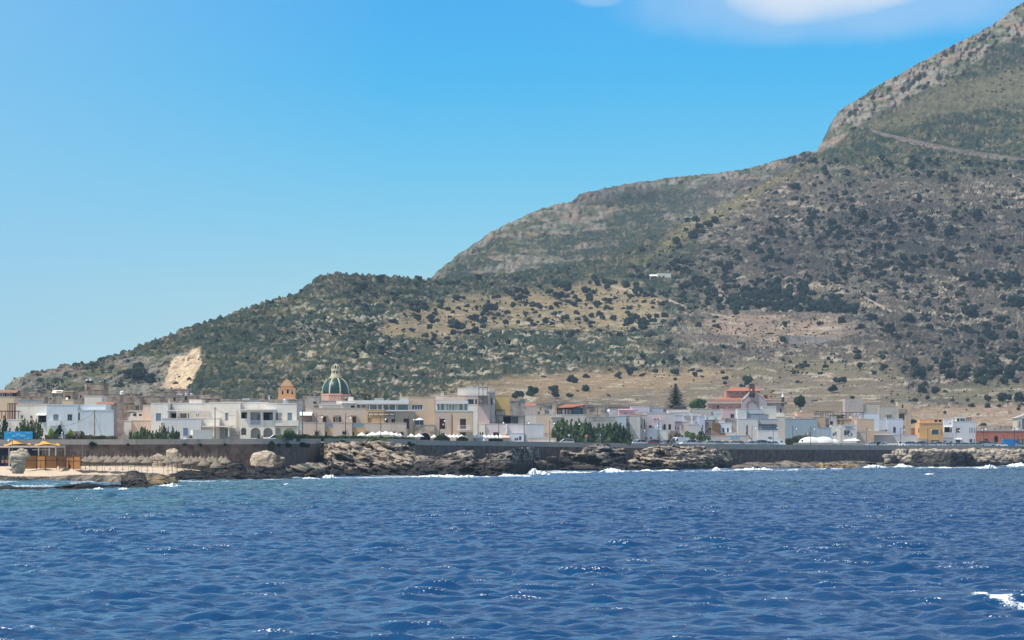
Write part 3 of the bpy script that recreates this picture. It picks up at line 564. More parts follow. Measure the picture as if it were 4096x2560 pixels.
# free-standing stone stacks on the beach
def stack(label, cx, y0, y1, w, D, seed, mtl, parts, lumps=()):
    mb = MB(); s = D / F; z1 = zof(y1, D); z0 = zof(y0, D); o = None
    n = 26; m = 34; th = np.linspace(0, 2*math.pi, m, endpoint=False); t = np.linspace(0, 1, n); T, Th = np.meshgrid(t, th, indexing='ij')
    prof = np.interp(t, [p[0] for p in parts], [p[1] for p in parts])[:, None]
    c, sn = np.cos(Th), np.sin(Th); e = .55; cx_, sy_ = np.sign(c)*abs(c)**e, np.sign(sn)*abs(sn)**e
    r = w/2*s*prof * (.70 + .6 * fbm(cx_*1.5+5, sy_*1.5+5, T*3+seed, seed, 4) + .10*np.round(fbm(cx_*3+5, sy_*3, T*9, seed+6, 2)*4)/4); cap = 1 - sstep(.93, 1, T) * .75
    off = np.interp(t, [0, 1], [0, 0])[:, None]
    X = (cx - 2048) / F * D + off + r*cx_*cap; Y = D + r*sy_*.8*cap; Z = z0 - .5 + (z1 - z0 + .5) * T + (fbm(cx_+3, sy_+3, 0, seed+2, 2) - .5) * .8 * T
    V = np.stack([X, Y, Z], -1).reshape(-1, 3); fs = [(j*m+i, j*m+(i+1) % m, (j+1)*m+(i+1) % m, (j+1)*m+i) for j in range(n-1) for i in range(m)]
    V = np.concatenate([V, [[(cx - 2048) / F * D, D, z1 + .05]]]); k = len(V) - 1
    fs += [((n-1)*m+i, (n-1)*m+(i+1) % m, k, k) for i in range(m)]
    for i, (lx, ly, lw, lh) in enumerate(lumps):
        V2, f2 = stone_mesh(seed + i + 3, 1.0, 11); c2 = at(lx, ly, D); V2 = V2 * np.array((lw/2*s, lw/2*s*.8, lh/2*s)) * 1.1 + np.array(c2); kk = len(V); V = np.concatenate([V, V2]); fs = fs + [tuple(kk + q for q in f) for f in f2.tolist()]
    me = bpy.data.meshes.new('rock_stack'); me.from_pydata(V.tolist(), [], [tuple(dict.fromkeys(f)) for f in fs]); me.materials.append(mtl)
    o = bpy.data.objects.new('rock_stack', me); C.objects.link(o); return tag(o, label, 'rock')
stack('quarried rock pillar with a knobbly crown standing on the sand before the bamboo screen', 72, 1884, 1822, 60, 516, 4, RKW, [(0,.70),(.3,.78),(.7,.95),(1,1.0)], lumps=((70,1828,62,26),(96,1822,42,28),(60,1816,34,24),(84,1806,30,24),(100,1808,22,20),(56,1878,34,12)))
stack('tall square quarried rock behind the thatched parasols', 688, 1884, 1797, 46, 550, 7, RKW, [(0,1),(.4,.95),(.7,1),(1,.92)])
stack('narrow quarried rock pillar right of the tall square one', 717, 1884, 1815, 15, 550, 8, RKW, [(0,1),(1,.9)])
stack('lower quarried rock behind the left thatched parasols', 632, 1884, 1818, 42, 551, 9, RKW, [(0,1),(.8,1.05),(1,.9)])
stack('big rounded tan boulder before the seawall at the end of the beach', 1056, 1876, 1806, 104, 556, 12, RKW, [(0,.9),(.3,.98),(.7,.95),(.85,.8),(1,.6)])
stack('grey cut stone beside the big rounded tan boulder', 1119, 1880, 1826, 38, 554, 13, RKG, [(0,1),(1,.95)])
# surf breaking along the rocks
SURF = mat('surf_foam', (.86, .90, .92), .7, .06, 2)
def surf(label, x0, x1, y0, h, seed, lift=0.0, thick=2.2):
    y0 = y0 - 1; D = EYE * F / (y0 - HOR); u = np.arange(x0, x1 + 2, 2.0); v = np.linspace(0, 1, 12); U, V = np.meshgrid(u, v)
    t = (U - x0) / max(1, (x1 - x0)); env = np.sin(np.pi * np.clip(t, 0, 1))**.6
    hh = h * D / F * env * (.35 + 1.1 * fbm(U/30, 0*U, 0, seed, 3))
    a = np.pi * V; D_ = D + thick * (V - .5) * (.4 + env) + (fbm(U/8, V*3, 0, seed+3, 3) - .5) * thick
    Z = -.12 + hh * np.sin(a) * (.75 + .5 * fbm(U/6, V*4, 0, seed+5, 3)) ; X = (U - 2048) / F * D_
    P = np.stack([X, D_, Z], -1); o = mesh_np('breaking_wave', P.reshape(-1, 3), grid_faces(12, len(u)), SURF, True)
    return tag(o, label, 'surf')
for i, a in enumerate((('white surf streaming off the ochre rock by the beach', 606, 770, 1950, 18), ('thin tail of white surf right of the ochre rock', 740, 880, 1944, 7),
        ('small curl of surf under the jagged black rock', 462, 530, 1961, 12), ('low white wash along the outermost reef ledge', -40, 190, 1967, 7), ('small surf curl before the outermost ledge', 370, 420, 1960, 12),
        ('white splash against the dark wedge shaped rock', 1286, 1350, 1915, 20), ('low surf left of the dark wedge shaped rock', 1190, 1290, 1917, 10), ('small lone breaker off the end of the black ledge', 1130, 1168, 1941, 13),
        ('thin flat breaker right of the small lone breaker', 1176, 1245, 1944, 7),
        ('long white surf line under the lower grey brown cliff', 1630, 1995, 1911, 13), ('bright surf rolling under the brown crag', 1985, 2130, 1908, 19),
        ('tall burst of spray between the brown crag and the boulders', 2105, 2205, 1901, 27), ('surf left of the great crag', 2175, 2400, 1893, 10), ('surf breaking under the great crag', 2390, 2520, 1892, 19),
        ('thin surf under the left end of the promontory', 2536, 2620, 1888, 12), ('thin surf under the middle of the promontory', 2600, 2720, 1887, 10), ('small splash at the foot of the promontory', 2845, 2884, 1884, 13),
        ('bright surf right of the promontory', 2925, 3110, 1884, 15), ('thin surf line before the tidal shelf', 3110, 3250, 1882, 6), ('thin surf under the rounded ochre rock', 3250, 3440, 1879, 7),
        ('surf around the small dark rock', 3440, 3560, 1873, 13), ('surf left of the massive black rock', 3570, 3660, 1871, 16), ('white surf at the foot of the massive black rock', 3640, 3860, 1875, 9),
        ('bright surf right of the massive black rock', 3892, 4000, 1876, 17), ('surf against the foreshore at the far right', 4020, 4130, 1867, 14), ('lone whitecap off the massive black rock', 3695, 3742, 1901, 11))):
    surf(*a, 60 + i*5)
# ---------------------------------------------------------------- buildings
SHIFT = [(0,0),(1150,6),(1400,14),(1700,28),(1945,62),(1985,64),(2060,52),(2150,44),(2300,44),(2450,34),(2900,26),(3100,40),(3180,72),(3250,80),(3400,98),(4100,112)]
class Bld:
    """one building: an Empty at its foot; blocks are walls with real openings, everything else hangs off it"""
    def __init__(s, label, cx, D, name='house', cat='house', group=None, tw=0):
        s.sh = 0 if (D >= 990 or (D >= 728 and cx < 1400)) else float(interp(SHIFT, cx)); D = D + s.sh
        s.D = D; s.e = empty(name, ((cx - 2048) / F * D, D, gz(cx)), label, cat, group); s.tw = tw
    def basis(s, x0, x1, D, tw=None):
        tw = s.tw if tw is None else tw; t = math.tan(R(tw)); k0, k1 = (x0 - 2048) / F, (x1 - 2048) / F
        X0 = k0 * D; X1 = k1 * (D - t*X0) / (1 - t*k1) if abs(1 - t*k1) > 1e-6 else k1 * D   # right end lies on the same sight line
        P0 = np.array((X0, D, 0.0)); P1 = np.array((X1, D + t*(X1 - X0), 0.0)); w = np.linalg.norm(P1 - P0); ax = (P1 - P0) / w
        return P0, ax, np.array((-ax[1], ax[0], 0.0)), w
    def at(s, px, py, D): return at(px, py, D + s.sh)
    def block(s, x0, x1, ytop, m, dD=0, dep=8.0, ybot=None, op=(), part='wall', cap=True, tw=None, capm=None, arch=()):
        D = s.D + dD; P0, ax, ay, w = s.basis(x0, x1, D, tw); zt = zof(ytop, D)
        zb = (gz((x0+x1)/2) - 1.0) if ybot is None else zof(ybot, D)
        fx = lambda px: (px - x0) / (x1 - x0) * w
        rects = [(fx(o[0]), zof(o[3], D), fx(o[2]), zof(o[1], D), o[4], (o[5] if len(o) > 5 else None)) for o in op]
        rects = [(max(a, .15), max(b, zb + .05), min(c, w - .15), min(d, zt - .12), k, q) for a, b, c, d, k, q in rects]
        xs = sorted(set([0, w] + [r[0] for r in rects] + [r[2] for r in rects])); zs = sorted(set([zb, zt] + [r[1] for r in rects] + [r[3] for r in rects]))
        mb = MB(); q = lambda a, d, z: P0 + ax*a + ay*d + np.array((0, 0, z))
        for i in range(len(xs)-1):
            for j in range(len(zs)-1):
                a, b, c, d = xs[i], xs[i+1], zs[j], zs[j+1]; mx_, mz = (a+b)/2, (c+d)/2
                if any(r[0] < mx_ < r[2] and r[1] < mz < r[3] for r in rects): continue
                mb.add([q(a,0,c), q(b,0,c), q(b,0,d), q(a,0,d)], [(0,1,2,3)])
        mb.add([q(0,0,zb), q(0,dep,zb), q(0,dep,zt), q(0,0,zt)], [(0,3,2,1)]); mb.add([q(w,0,zb), q(w,dep,zb), q(w,dep,zt), q(w,0,zt)], [(0,1,2,3)])
        mb.add([q(0,dep,zb), q(w,dep,zb), q(w,dep,zt), q(0,dep,zt)], [(0,3,2,1)]); mb.add([q(0,0,zt), q(w,0,zt), q(w,dep,zt), q(0,dep,zt)], [(0,1,2,3)])
        for (a, c, b, d, k, qq) in rects:
            r_ = 1.6 if k in ('deep', 'loggia', 'arch') else .22
            for A, B_ in (((a,c),(a,d)), ((a,d),(b,d)), ((b,d),(b,c)), ((b,c),(a,c))):
                mb.add([q(A[0],0,A[1]), q(B_[0],0,B_[1]), q(B_[0],r_,B_[1]), q(A[0],r_,A[1])], [(0,1,2,3)])
            if k == 'arch':      # spandrels fill the corners above the round arch
                cx, rr = (a+b)/2, (b-a)/2; zc = d - rr; n = 8
                for sg in (-1, 1):
                    pts = [q(cx + sg*rr*math.cos(t), .001, zc + rr*math.sin(t)) for t in np.linspace(0, math.pi/2, n)]
                    cor = q(cx + sg*rr, .001, d); mb.add([cor] + pts, [(0, i, i+1) if sg < 0 else (0, i+1, i) for i in range(1, n)])
        s.last = mb.build(part, m, s.e)
        if cap:
            c = MB(); c.frame(q(-.06, -.06, zt + .003), ax, ay, (0,0,1), w + .12, .35, .14); c.frame(q(-.06, .29, zt+.003), ax, ay, (0,0,1), .3, dep - .29, .14); c.frame(q(w-.24, .29, zt+.003), ax, ay, (0,0,1), .3, dep - .29, .14)
            c.build('roof_edge', capm or m, s.e)
        for (a, c, b, d, k, qq) in rects: s.opening(q, a, c, b, d, k, qq, ax, ay)
        return q, w
    def opening(s, q, a, c, b, d, k, m, ax, ay):
        tall = (d - c) > 1.75 * (b - a) or (d-c) > 2.0; g = MB(); w_, h_ = b - a, d - c
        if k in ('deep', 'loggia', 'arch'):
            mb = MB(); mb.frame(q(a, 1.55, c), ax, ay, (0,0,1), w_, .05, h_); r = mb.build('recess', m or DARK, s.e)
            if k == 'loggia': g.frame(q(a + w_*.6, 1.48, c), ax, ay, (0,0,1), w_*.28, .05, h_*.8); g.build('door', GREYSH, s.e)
            return
        if k == 'shut':         # closed louvred shutters
            mb = MB(); hw = w_/2 - .03
            for xx in (a + .02, a + w_/2 + .01):
                mb.frame(q(xx, .08, c+.02), ax, ay, (0,0,1), hw, .05, h_ - .04)
                for i in range(int(h_ / .22)): mb.frame(q(xx + .06, .05, c + .08 + i*.22), ax, ay, (0,0,1), hw - .12, .028, .1)
            mb.build('door' if tall else 'shutter', m or BROWN, s.e); return
        if k == 'open':         # window with the shutters folded out
            mb = MB(); mb.frame(q(a - w_*.7, -.06, c), ax, ay, (0,0,1), w_*.66, .05, h_); mb.build('shutter', m or BROWN, s.e)
            mb = MB(); mb.frame(q(b + w_*.04, -.06, c), ax, ay, (0,0,1), w_*.66, .05, h_); mb.build('shutter', m or BROWN, s.e); m = WPAINT
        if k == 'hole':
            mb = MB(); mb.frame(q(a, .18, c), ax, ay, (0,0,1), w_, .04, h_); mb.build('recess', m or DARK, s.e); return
        t = min(.09, w_*.12); g.frame(q(a, .10, c), ax, ay, (0,0,1), t, .06, h_); g.frame(q(b - t, .10, c), ax, ay, (0,0,1), t, .06, h_)
        g.frame(q(a + t, .10, c), ax, ay, (0,0,1), w_ - 2*t, .06, t); g.frame(q(a + t, .10, d - t), ax, ay, (0,0,1), w_ - 2*t, .06, t)
        n = 2 if w_ < 2.2 else 4
        for i in range(1, n): g.frame(q(a + w_*i/n - t/2, .10, c + t), ax, ay, (0,0,1), t, .05, h_ - 2*t)
        fr = g.build('door' if tall else 'window', (m if (k == 'open' or m is None) else m) or (WPAINT if k in ('w', 'open') else IRON), s.e)
        p = MB(); p.frame(q(a + t, .165, c + t), ax, ay, (0,0,1), w_ - 2*t, .02, h_ - 2*t); po = p.build('pane', BLUEG if k == 'blue' else GLASS, s.e)
        po.parent = fr
        for v in po.data.vertices: pass
    def box(s, name, x0, x1, y0, y1, m, dD=0, dep=.3, tw=None, label=None):
        D = s.D + dD; P0, ax, ay, w = s.basis(x0, x1, D, tw); mb = MB()
        mb.frame(P0 + np.array((0, 0, zof(y1, D))), ax, ay, (0,0,1), w, dep, zof(y0, D) - zof(y1, D)); return mb.build(name, m, s.e, label=label)
    def rail(s, x0, x1, y0, y1, m, dD=-1.2, dep=1.2, posts=8, glass=None, slab=True, tw=None, slabm=None):
        D = s.D + dD; P0, ax, ay, w = s.basis(x0, x1, D, tw); z0, z1 = zof(y1, D), zof(y0, D); q = lambda a, d, z: P0 + ax*a + ay*d + np.array((0,0,z))
        mb = MB(); mb.frame(q(0, 0, z1 - .06), ax, ay, (0,0,1), w, .06, .06); mb.frame(q(0, 0, z0), ax, ay, (0,0,1), w, .05, .05)
        for i in range(posts + 1): mb.frame(q((w - .05)*i/posts, .005, z0), ax, ay, (0,0,1), .04, .04, z1 - z0)
        rl = mb.build('railing', m, s.e)
        if glass: g = MB(); g.frame(q(.03, .05, z0 + .06), ax, ay, (0,0,1), w - .06, .02, z1 - z0 - .14); g.build('glass_panel', glass, s.e)
        if slab: g = MB(); g.frame(q(-.05, -.05, z0 - .2), ax, ay, (0,0,1), w + .1, dep, .18); g.build('balcony', slabm or WPAINT, s.e)
    def pergola(s, x0, x1, y0, y1, dD=-1, dep=3.0, m=None, roof=None, n=5, posts=3, tw=None, slope=0.0, name='pergola', bars=True):
        D = s.D + dD; P0, ax, ay, w = s.basis(x0, x1, D, tw); zt, zb = zof(y0, D), zof(y1, D); q = lambda a, d, z: P0 + ax*a + ay*d + np.array((0,0,z)); mb = MB(); m = m or IRON
        for i in range(posts):
            a = (w - .14) * i / max(1, posts-1); mb.frame(q(a, 0, zb), ax, ay, (0,0,1), .13, .13, zt - zb); 
            if slope == 0: mb.frame(q(a, dep-.13, zb), ax, ay, (0,0,1), .13, .13, zt - zb)
        up = (0, 0, 1); ay2 = ay * dep + np.array((0,0,slope)); L_ = np.linalg.norm(ay2); ay2 = ay2 / L_
        for i in range(n + 1):
            a = (w - .1) * i / n
            if bars: mb.frame(q(a, 0, zt + .002), ax, ay2, up, .1, L_, .14)
        mb.frame(q(0, -.08, zt), ax, ay, up, w, .08, .16); mb.frame(q(0, dep + .01, zt + slope), ax, ay, up, w, .08, .16)
        mb.build(name, m, s.e)
        if roof: r = MB(); r.frame(q(.02, .02, zt + .145), ax, ay2, up, w - .04, L_ - .04, .05); r.build('awning', roof, s.e)
    def awning(s, x0, x1, y0, y1, m, dD=0, out=1.3, tw=None, name='awning'):
        D = s.D + dD; P0, ax, ay, w = s.basis(x0, x1, D, tw); zt, zb = zof(y0, D), zof(y1, D); mb = MB()
        a = P0 + np.array((0,0,zt)) - ay*.02; b = P0 - ay*out + np.array((0,0,zb)); t = np.array((0,0,.05)); e_ = ax*w
        mb.add([a, a+e_, b+e_, b, a+t, a+e_+t, b+e_+t, b+t], [(0,1,2,3), (4,7,6,5), (0,4,5,1), (1,5,6,2), (2,6,7,3), (3,7,4,0)]); mb.build(name, m, s.e)
    def gable(s, x0, x1, ytop, yeave, m, dD=0, dep=7, name='roof', side=False, tw=None):
        D = s.D + dD; P0, ax, ay, w = s.basis(x0, x1, D, tw); zt, zb = zof(ytop, D), zof(yeave, D); mb = MB()
        if side: mb.extr([(-.2, zb), (w+.2, zb), (w/2, zt)], -.1, dep, P0, ax, ay)
        else: mb.extr([(-.3, zb), (dep + .3, zb), (dep/2, zt)], -.2, w + .2, P0, ay, ax)
        mb.build(name, m, s.e)
    def chimney(s, x0, x1, y0, y1, m, dD=1.5):
        o = s.box('chimney', x0, x1, y0, y1, m, dD, .8); D = s.D + dD; P0, ax, ay, w = s.basis(x0, x1, D); mb = MB()
        mb.frame(P0 - ax*.08 - ay*.08 + np.array((0,0,zof(y0, D) + .12)), ax, ay, (0,0,1), w + .16, .96, .1); mb.frame(P0 + ax*.1 + ay*.1 + np.array((0,0,zof(y0, D) + .002)), ax, ay, (0,0,1), w - .2, .6, .116); mb.build('chimney_cap', m, s.e)
P = plaster
def tank(px, y0, y1, w, D, m, label, dome=METAL, horiz=False, group=None):
    D = D + b.sh
    s = D / F; x = (px - 2048) * s; z0, z1 = zof(y1, D), zof(y0, D); r = w/2*s; h = z1 - z0
    e = empty('water_tank', (x, D, z0), label, 'water tank', group); mb = MB()
    if horiz:
        mb.cyl((x - r, D, z0 + h*.6), (x + r, D, z0 + h*.6), h*.4, n=14); mb.build('tank_body', m, e, smooth=False); g = MB()
        for q in (-.6, .6): g.box((x + q*r, D, z0 + h*.1), (.15, h*.7, h*.24))
        g.build('cradle', CONC, e); return
    mb.lathe((x, D, z0), [(r*.94, 0), (r, h*.06), (r, h*.66)], 16); mb.build('tank_body', m, e)
    g = MB(); g.lathe((x, D, z0 + h*.66 + .003), [(r*1.02, 0), (r*.96, h*.12), (r*.6, h*.26), (r*.2, h*.32)], 16); g.build('lid', dome, e, smooth=True)
def antenna(px, y0, y1, D, label, arms=3):
    D = D + b.sh; s = D / F; x = (px - 2048) * s; z0, z1 = zof(y1, D), zof(y0, D); e = empty('antenna', (x, D, z0), label, 'antenna')
    mb = MB(); mb.cyl((x, D, z0), (x, D, z1), .05, .035, 6); mb.build('mast', METAL, e); g = MB()
    for i in range(arms): g.cyl((x - .5 + .1*i, D - .05, z1 - .15 - .3*i), (x + .5 - .1*i, D - .05, z1 - .15 - .3*i), .022, n=5)
    g.build('aerial', METAL, e)
def dish(px, py, D, w, label):
    D = D + b.sh; s = D / F; x, _, z = at(px, py, D); e = empty('satellite_dish', (x, D, z - w*s), label, 'satellite dish'); r = w/2*s; mb = MB()
    d = Vector((-.3, -.9, .35)).normalized(); qn = d.to_track_quat('Z', 'Y'); vs = []; n = 14
    for j in range(4):
        rr = r*j/3; 
        for i in range(n):
            a = 2*math.pi*i/n; v = qn @ Vector((rr*math.cos(a), rr*math.sin(a), .25*rr*rr/r)); vs.append((x+v.x, D+v.y, z+v.z))
    mb.add(vs, [(j*n+i, j*n+(i+1) % n, (j+1)*n+(i+1) % n, (j+1)*n+i) for j in range(3) for i in range(n)]); mb.build('reflector', WPAINT, e)
    g = MB(); g.cyl((x, D + .1, z - w*s), (x, D + .1, z), .04, n=6); g.build('mast', METAL, e)
# --- left end
b = Bld('stone house at the left edge with a red tiled roof and dark glazed top floor', 20, 690)
b.block(-90, 58, 1589, P(BEIGE), dD=0, op=()); b.block(-60, 55, 1571, BROWN, dD=1, dep=7, ybot=1589, op=[(0,1573,18,1586,'blue',WPAINT),(26,1573,48,1586,'blue',WPAINT)], part='upper_storey', cap=False)
b.gable(-70, 62, 1558, 1571, TILEB, dD=.5, dep=8); b.block(60, 92, 1563, P((.42,.35,.29)), dD=4)
antenna(27, 1535, 1560, 692, 'thin aerial on the red tiled roof at the left edge')
b = Bld('long white house behind the beach with blue grey windows', 250, 590)
b.block(64, 146, 1621, P(WHITE), dD=2, op=[(81,1660,93,1676,'w'),(120,1662,130,1675,'w')]); b.block(-60, 82, 1680, P(WHITE, .14), dD=-1, dep=6)
b.block(146, 187, 1620, P((.80,.76,.68)), dD=.5, op=[(152,1660,185,1689,'deep')]); b.awning(148, 187, 1656, 1662, CANVAS, dD=.5, out=1.6)
b.block(187, 309, 1620, P(WSHADE), dD=-1, op=[(213,1657,234,1682,'shut',GREYSH),(270,1657,289,1683,'w',GREYSH),(300.5,1700,301,1701,'hole')], tw=6)
b.block(309, 422, 1621, P(WSHADE), dD=5, ybot=1650); b.block(309.4, 455, 1642, P(WSHADE), dD=-.6, op=[(310.5,1651,320,1682,'w',GREYSH)], tw=8)
b.box('balcony', 196, 240, 1682, 1703, P(WSHADE), dD=-2.0, dep=1.2); b.pergola(-30, 75, 1646, 1680, dD=-.6, m=BROWN, n=9, posts=5); b.box('awning_roll', 336, 347, 1622, 1640, P(WSHADE), dD=1)
b.pergola(30, 62, 1616, 1678, dD=3.4, dep=2, m=PIPE, n=3, posts=4, name='scaffold')
for (x0, x1, y, D, m, lab) in ((60,170,1588,680,STONE,'low dark stone house with a glass roof railing behind the white house'), (170,250,1581,700,STONEL,'worn pale stone house behind the white house with ragged parapet'),
        (118,160,1573,742,STONE,'narrow brown stone house far behind the long white house'), (290,415,1561,715,STONE,'purple brown stone house under the tank tower'), (415,541,1577,690,STONE,'wide brown stone house with a tiny pale window behind the white house')):
    b = Bld(lab, (x0+x1)/2, D)
    op = {60: [(176,1602,186,1613,'hole')], 415: [(463,1622,473,1632,'w')], 290: [(296,1585,304,1600,'hole'),(320,1580,326,1592,'hole')], 170: [(178,1602,186,1612,'hole'),(200,1590,206,1598,'hole')]}.get(x0, [])
    b.block(x0, x1, y, m, op=[o for o in op if o[0] > x0])
    if x0 == 60: b.rail(72, 170, 1600, 1614, METAL, dD=-8, dep=1, posts=9, glass=TINTED, slab=False); b.block(70, 172, 1614, P(BEIGE), dD=-8.2, dep=7)
    if x0 == 170: b.box('chimney', 184, 200, 1562, 1581, STONEL, 1, 1.2); b.gable(210, 244, 1560, 1572, P(WHITE), dD=1, dep=4, side=False); b.box('upper_storey', 225, 244, 1564, 1581, STONE, 1, 4)
b = Bld('square brown stone tower house carrying three water tanks', 378, 720); b.block(341, 416, 1535, STONE, dD=0); b.box('buttress', 338, 348, 1537, 1600, STONEL, -.5, .6)
for x, w, lab in ((348,15,'left large metal topped tank on the brown tower'), (364,17,'second large metal topped tank on the brown tower'), (403,10,'small dark tank at the right edge of the brown tower')):
    tank(x, 1517 if w > 12 else 1525, 1534.5, w, 722, TANKD, lab)
b = Bld('beige flat roofed room with a satellite dish above the white house', 272, 650); b.block(249, 293, 1600, P(BEIGE), op=[]); b.block(253, 290, 1568, STONE, dD=6, op=[(262,1583,282,1597,'hole')]); b.box('cornice', 250, 293, 1563, 1568, STONEL, 5.6, 6)
dish(268, 1594, 649, 11, 'white satellite dish on the beige flat roofed room')
b = Bld('small white plastered block in front of the brown stone houses', 378, 670); b.block(338, 408, 1585, P(WHITE), op=[]); b.box('side_wall', 408, 416, 1590, 1612, P(WHITE), .3, 3)
b = Bld('little house with an old clay tiled roof behind the white house', 420, 640); b.block(386, 448, 1619, P((.46,.38,.34)), op=[]); b.gable(384, 450, 1607, 1619, TILEB, dep=6)
tank(488, 1563, 1579, 18, 688, WPAINT, 'white water tank on the wide brown stone house', dome=WPAINT)
b = Bld('gabled brown stone house beside the narrow arched tower', 518, 660); b.block(496, 538, 1612, STONE, op=[(505,1619,511,1641,'w')]); b.gable(494, 540, 1583, 1612, STONE, side=True, dep=6, name='gable'); b.chimney(520, 529, 1574, 1598, STONEL)
b = Bld('narrow stone tower with a pair of pointed windows', 550, 650); b.block(539, 561, 1589, STONEL, op=[(541.5,1621,547,1642,'hole'),(549.5,1621,555,1642,'hole')]); b.block(561, 640, 1587, STONE, dD=4)
b = Bld('dark stone ruin with a black box on its roof below the quarry', 658, 730); b.block(612, 694, 1568, STONE); b.box('roof_box', 641, 654, 1558, 1568, TANKD, 1, 2); b.block(680, 752, 1559, STONE, dD=20)
b = Bld('brown stone house with a row of water tanks below the quarry', 735, 690); b.block(637, 783, 1586, STONE, op=[(694,1590,702,1604,'hole'),(714,1592,727,1606,'w'),(740,1588,747,1600,'hole')]); b.chimney(776, 781, 1577, 1592, STONEL, -1)
for x, lab in ((746,'left of the two pale lidded tanks below the quarry'), (767,'right of the two pale lidded tanks below the quarry')): tank(x, 1572, 1586, 15, 692, METAL, lab)
tank(718, 1575, 1586, 22, 693, METAL, 'flat horizontal metal tank left of the two pale lidded tanks', horiz=True)
b = Bld('long low stone parapet house under the dark hillside', 840, 705); b.block(780, 876, 1583, STONEL, op=[(790,1590,797,1600,'hole')]); b.block(700, 876, 1596, STONE, dD=-8)
b = Bld('flat beige roof terrace behind the white villa', 930, 660); b.block(884, 975, 1599, STONEL, cap=True); tank(984, 1594, 1606, 30, 655, METAL, 'long pale tank on the roofline above the white villa', horiz=True)
b.block(975, 1042, 1602, P((.50,.47,.45)), dD=3)
antenna(724, 1590, 1615, 640, 'white roof post behind the white villa', 1); antenna(716, 1592, 1610, 668, 'short roof aerial beside the white roof post', 2)
# --- pink beige house, white villas
b = Bld('pinkish beige house with a white railed terrace left of the white villa', 560, 600)
b.block(571, 603, 1622, P(PINKB), dD=2); b.block(525, 601.5, 1683, P(PINKB), dD=-1, dep=6); b.block(496, 525, 1684, P(WHITE), dD=-1.6, dep=5); b.block(512, 571, 1644, P((.72,.64,.57)), dD=4, op=[(532,1655,545,1664,'hole'),(556,1656,567,1664,'hole')])
b.rail(517, 570, 1665, 1682, WPAINT, dD=-.9, posts=18, slab=False); b.pergola(513, 541, 1652, 1668, dD=0, dep=2, n=6, posts=2)
b = Bld('broad white villa with a roof terrace and pale blue shutters', 760, 592)
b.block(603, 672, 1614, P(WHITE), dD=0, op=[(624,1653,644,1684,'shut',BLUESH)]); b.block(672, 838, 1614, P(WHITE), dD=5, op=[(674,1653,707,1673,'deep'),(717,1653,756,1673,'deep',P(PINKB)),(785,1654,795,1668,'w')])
b.block(648, 804, 1675, P((.68,.65,.62)), dD=-4, dep=8.5, op=[(733,1712,753,1744,'shut',BLUESH)]); b.block(804.5, 877, 1673, P(WHITE), dD=-2.5, dep=6)
b.pergola(665, 833, 1644, 1674, dD=-1, dep=5.5, m=WPAINT, n=26, posts=5); b.box('balcony_wall', 770, 838, 1668, 1674, P(PINKB), dD=-1.2, dep=.3)
b.block(838, 961, 1611, P(WHITE), dD=-.4, op=[(901,1651,912,1682,'shut',BLUESH),(835,1713,850,1742,'hole')]); b.block(757, 806, 1601, P(WHITE), dD=8, ybot=1615)
b.box('canopy', 808, 922, 1703, 1708, P(WHITE), dD=-6.2, dep=5.6); b.box('pillar', 851, 856, 1708, 1746, P(WHITE), dD=-6, dep=.3); b.box('pillar', 912, 917, 1708, 1746, P(WHITE), dD=-6, dep=.3)
b.block(836, 955, 1712, P((.55,.50,.46)), dD=-.9, dep=.6, ybot=1775, op=[(837.5,1716,850,1745,'hole'),(900,1713,911,1744,'shut',GREYSH)], cap=False, part='porch_wall')
b.chimney(674, 678, 1601, 1614, P(WHITE)); b.box('pipe', 656, 660, 1638, 1676, WPAINT, -.5, .2); b.box('pipe', 941, 944, 1634, 1725, WPAINT, -.7, .2); b.rail(920, 958, 1727, 1744, IRON, dD=-7, posts=8, slab=False)
b.box('ladder', 671, 686, 1617, 1638, PIPE, 4.6, .2)
b = Bld('white house with a row of ground floor arches and a long balcony', 1080, 590)
b.block(1068, 1187, 1616, P(WHITE), dD=0, op=[(1101,1651,1112,1681,'shut',BLUESH),(1115,1651,1128,1681,'hole',P(PINKB)),(1150,1651,1168,1681,'shut',BLUESH)]); b.block(961.5, 1068, 1611, P(WHITE), dD=1.5)
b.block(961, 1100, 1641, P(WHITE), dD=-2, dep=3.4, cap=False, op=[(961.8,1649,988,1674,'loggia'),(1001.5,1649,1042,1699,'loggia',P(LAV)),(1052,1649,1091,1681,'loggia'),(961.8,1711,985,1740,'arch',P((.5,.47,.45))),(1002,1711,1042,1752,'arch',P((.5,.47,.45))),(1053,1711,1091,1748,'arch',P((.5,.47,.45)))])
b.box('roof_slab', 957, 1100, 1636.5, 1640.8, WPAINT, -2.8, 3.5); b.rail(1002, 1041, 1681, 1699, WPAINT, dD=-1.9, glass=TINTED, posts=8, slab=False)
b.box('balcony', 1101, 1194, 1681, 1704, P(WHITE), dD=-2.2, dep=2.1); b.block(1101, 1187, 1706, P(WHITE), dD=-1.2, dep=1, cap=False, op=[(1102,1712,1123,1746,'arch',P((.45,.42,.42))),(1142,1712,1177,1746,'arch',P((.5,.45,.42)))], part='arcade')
b.box('staircase_wall', 1187, 1192, 1706, 1752, P(WHITE), -2, 2)
tank(1141, 1594, 1616, 20, 597, METAL, 'grey cistern on the roof of the arched white house')
b = Bld('low stone wall house with chimneys left of the bell tower', 1060, 670); b.block(1038, 1130, 1597, STONEL, cap=False); b.chimney(1048, 1056, 1588, 1597, STONEL); b.chimney(1072, 1079, 1586, 1597, P(WHITE)); b.block(1130, 1210, 1600, STONEG, dD=2)
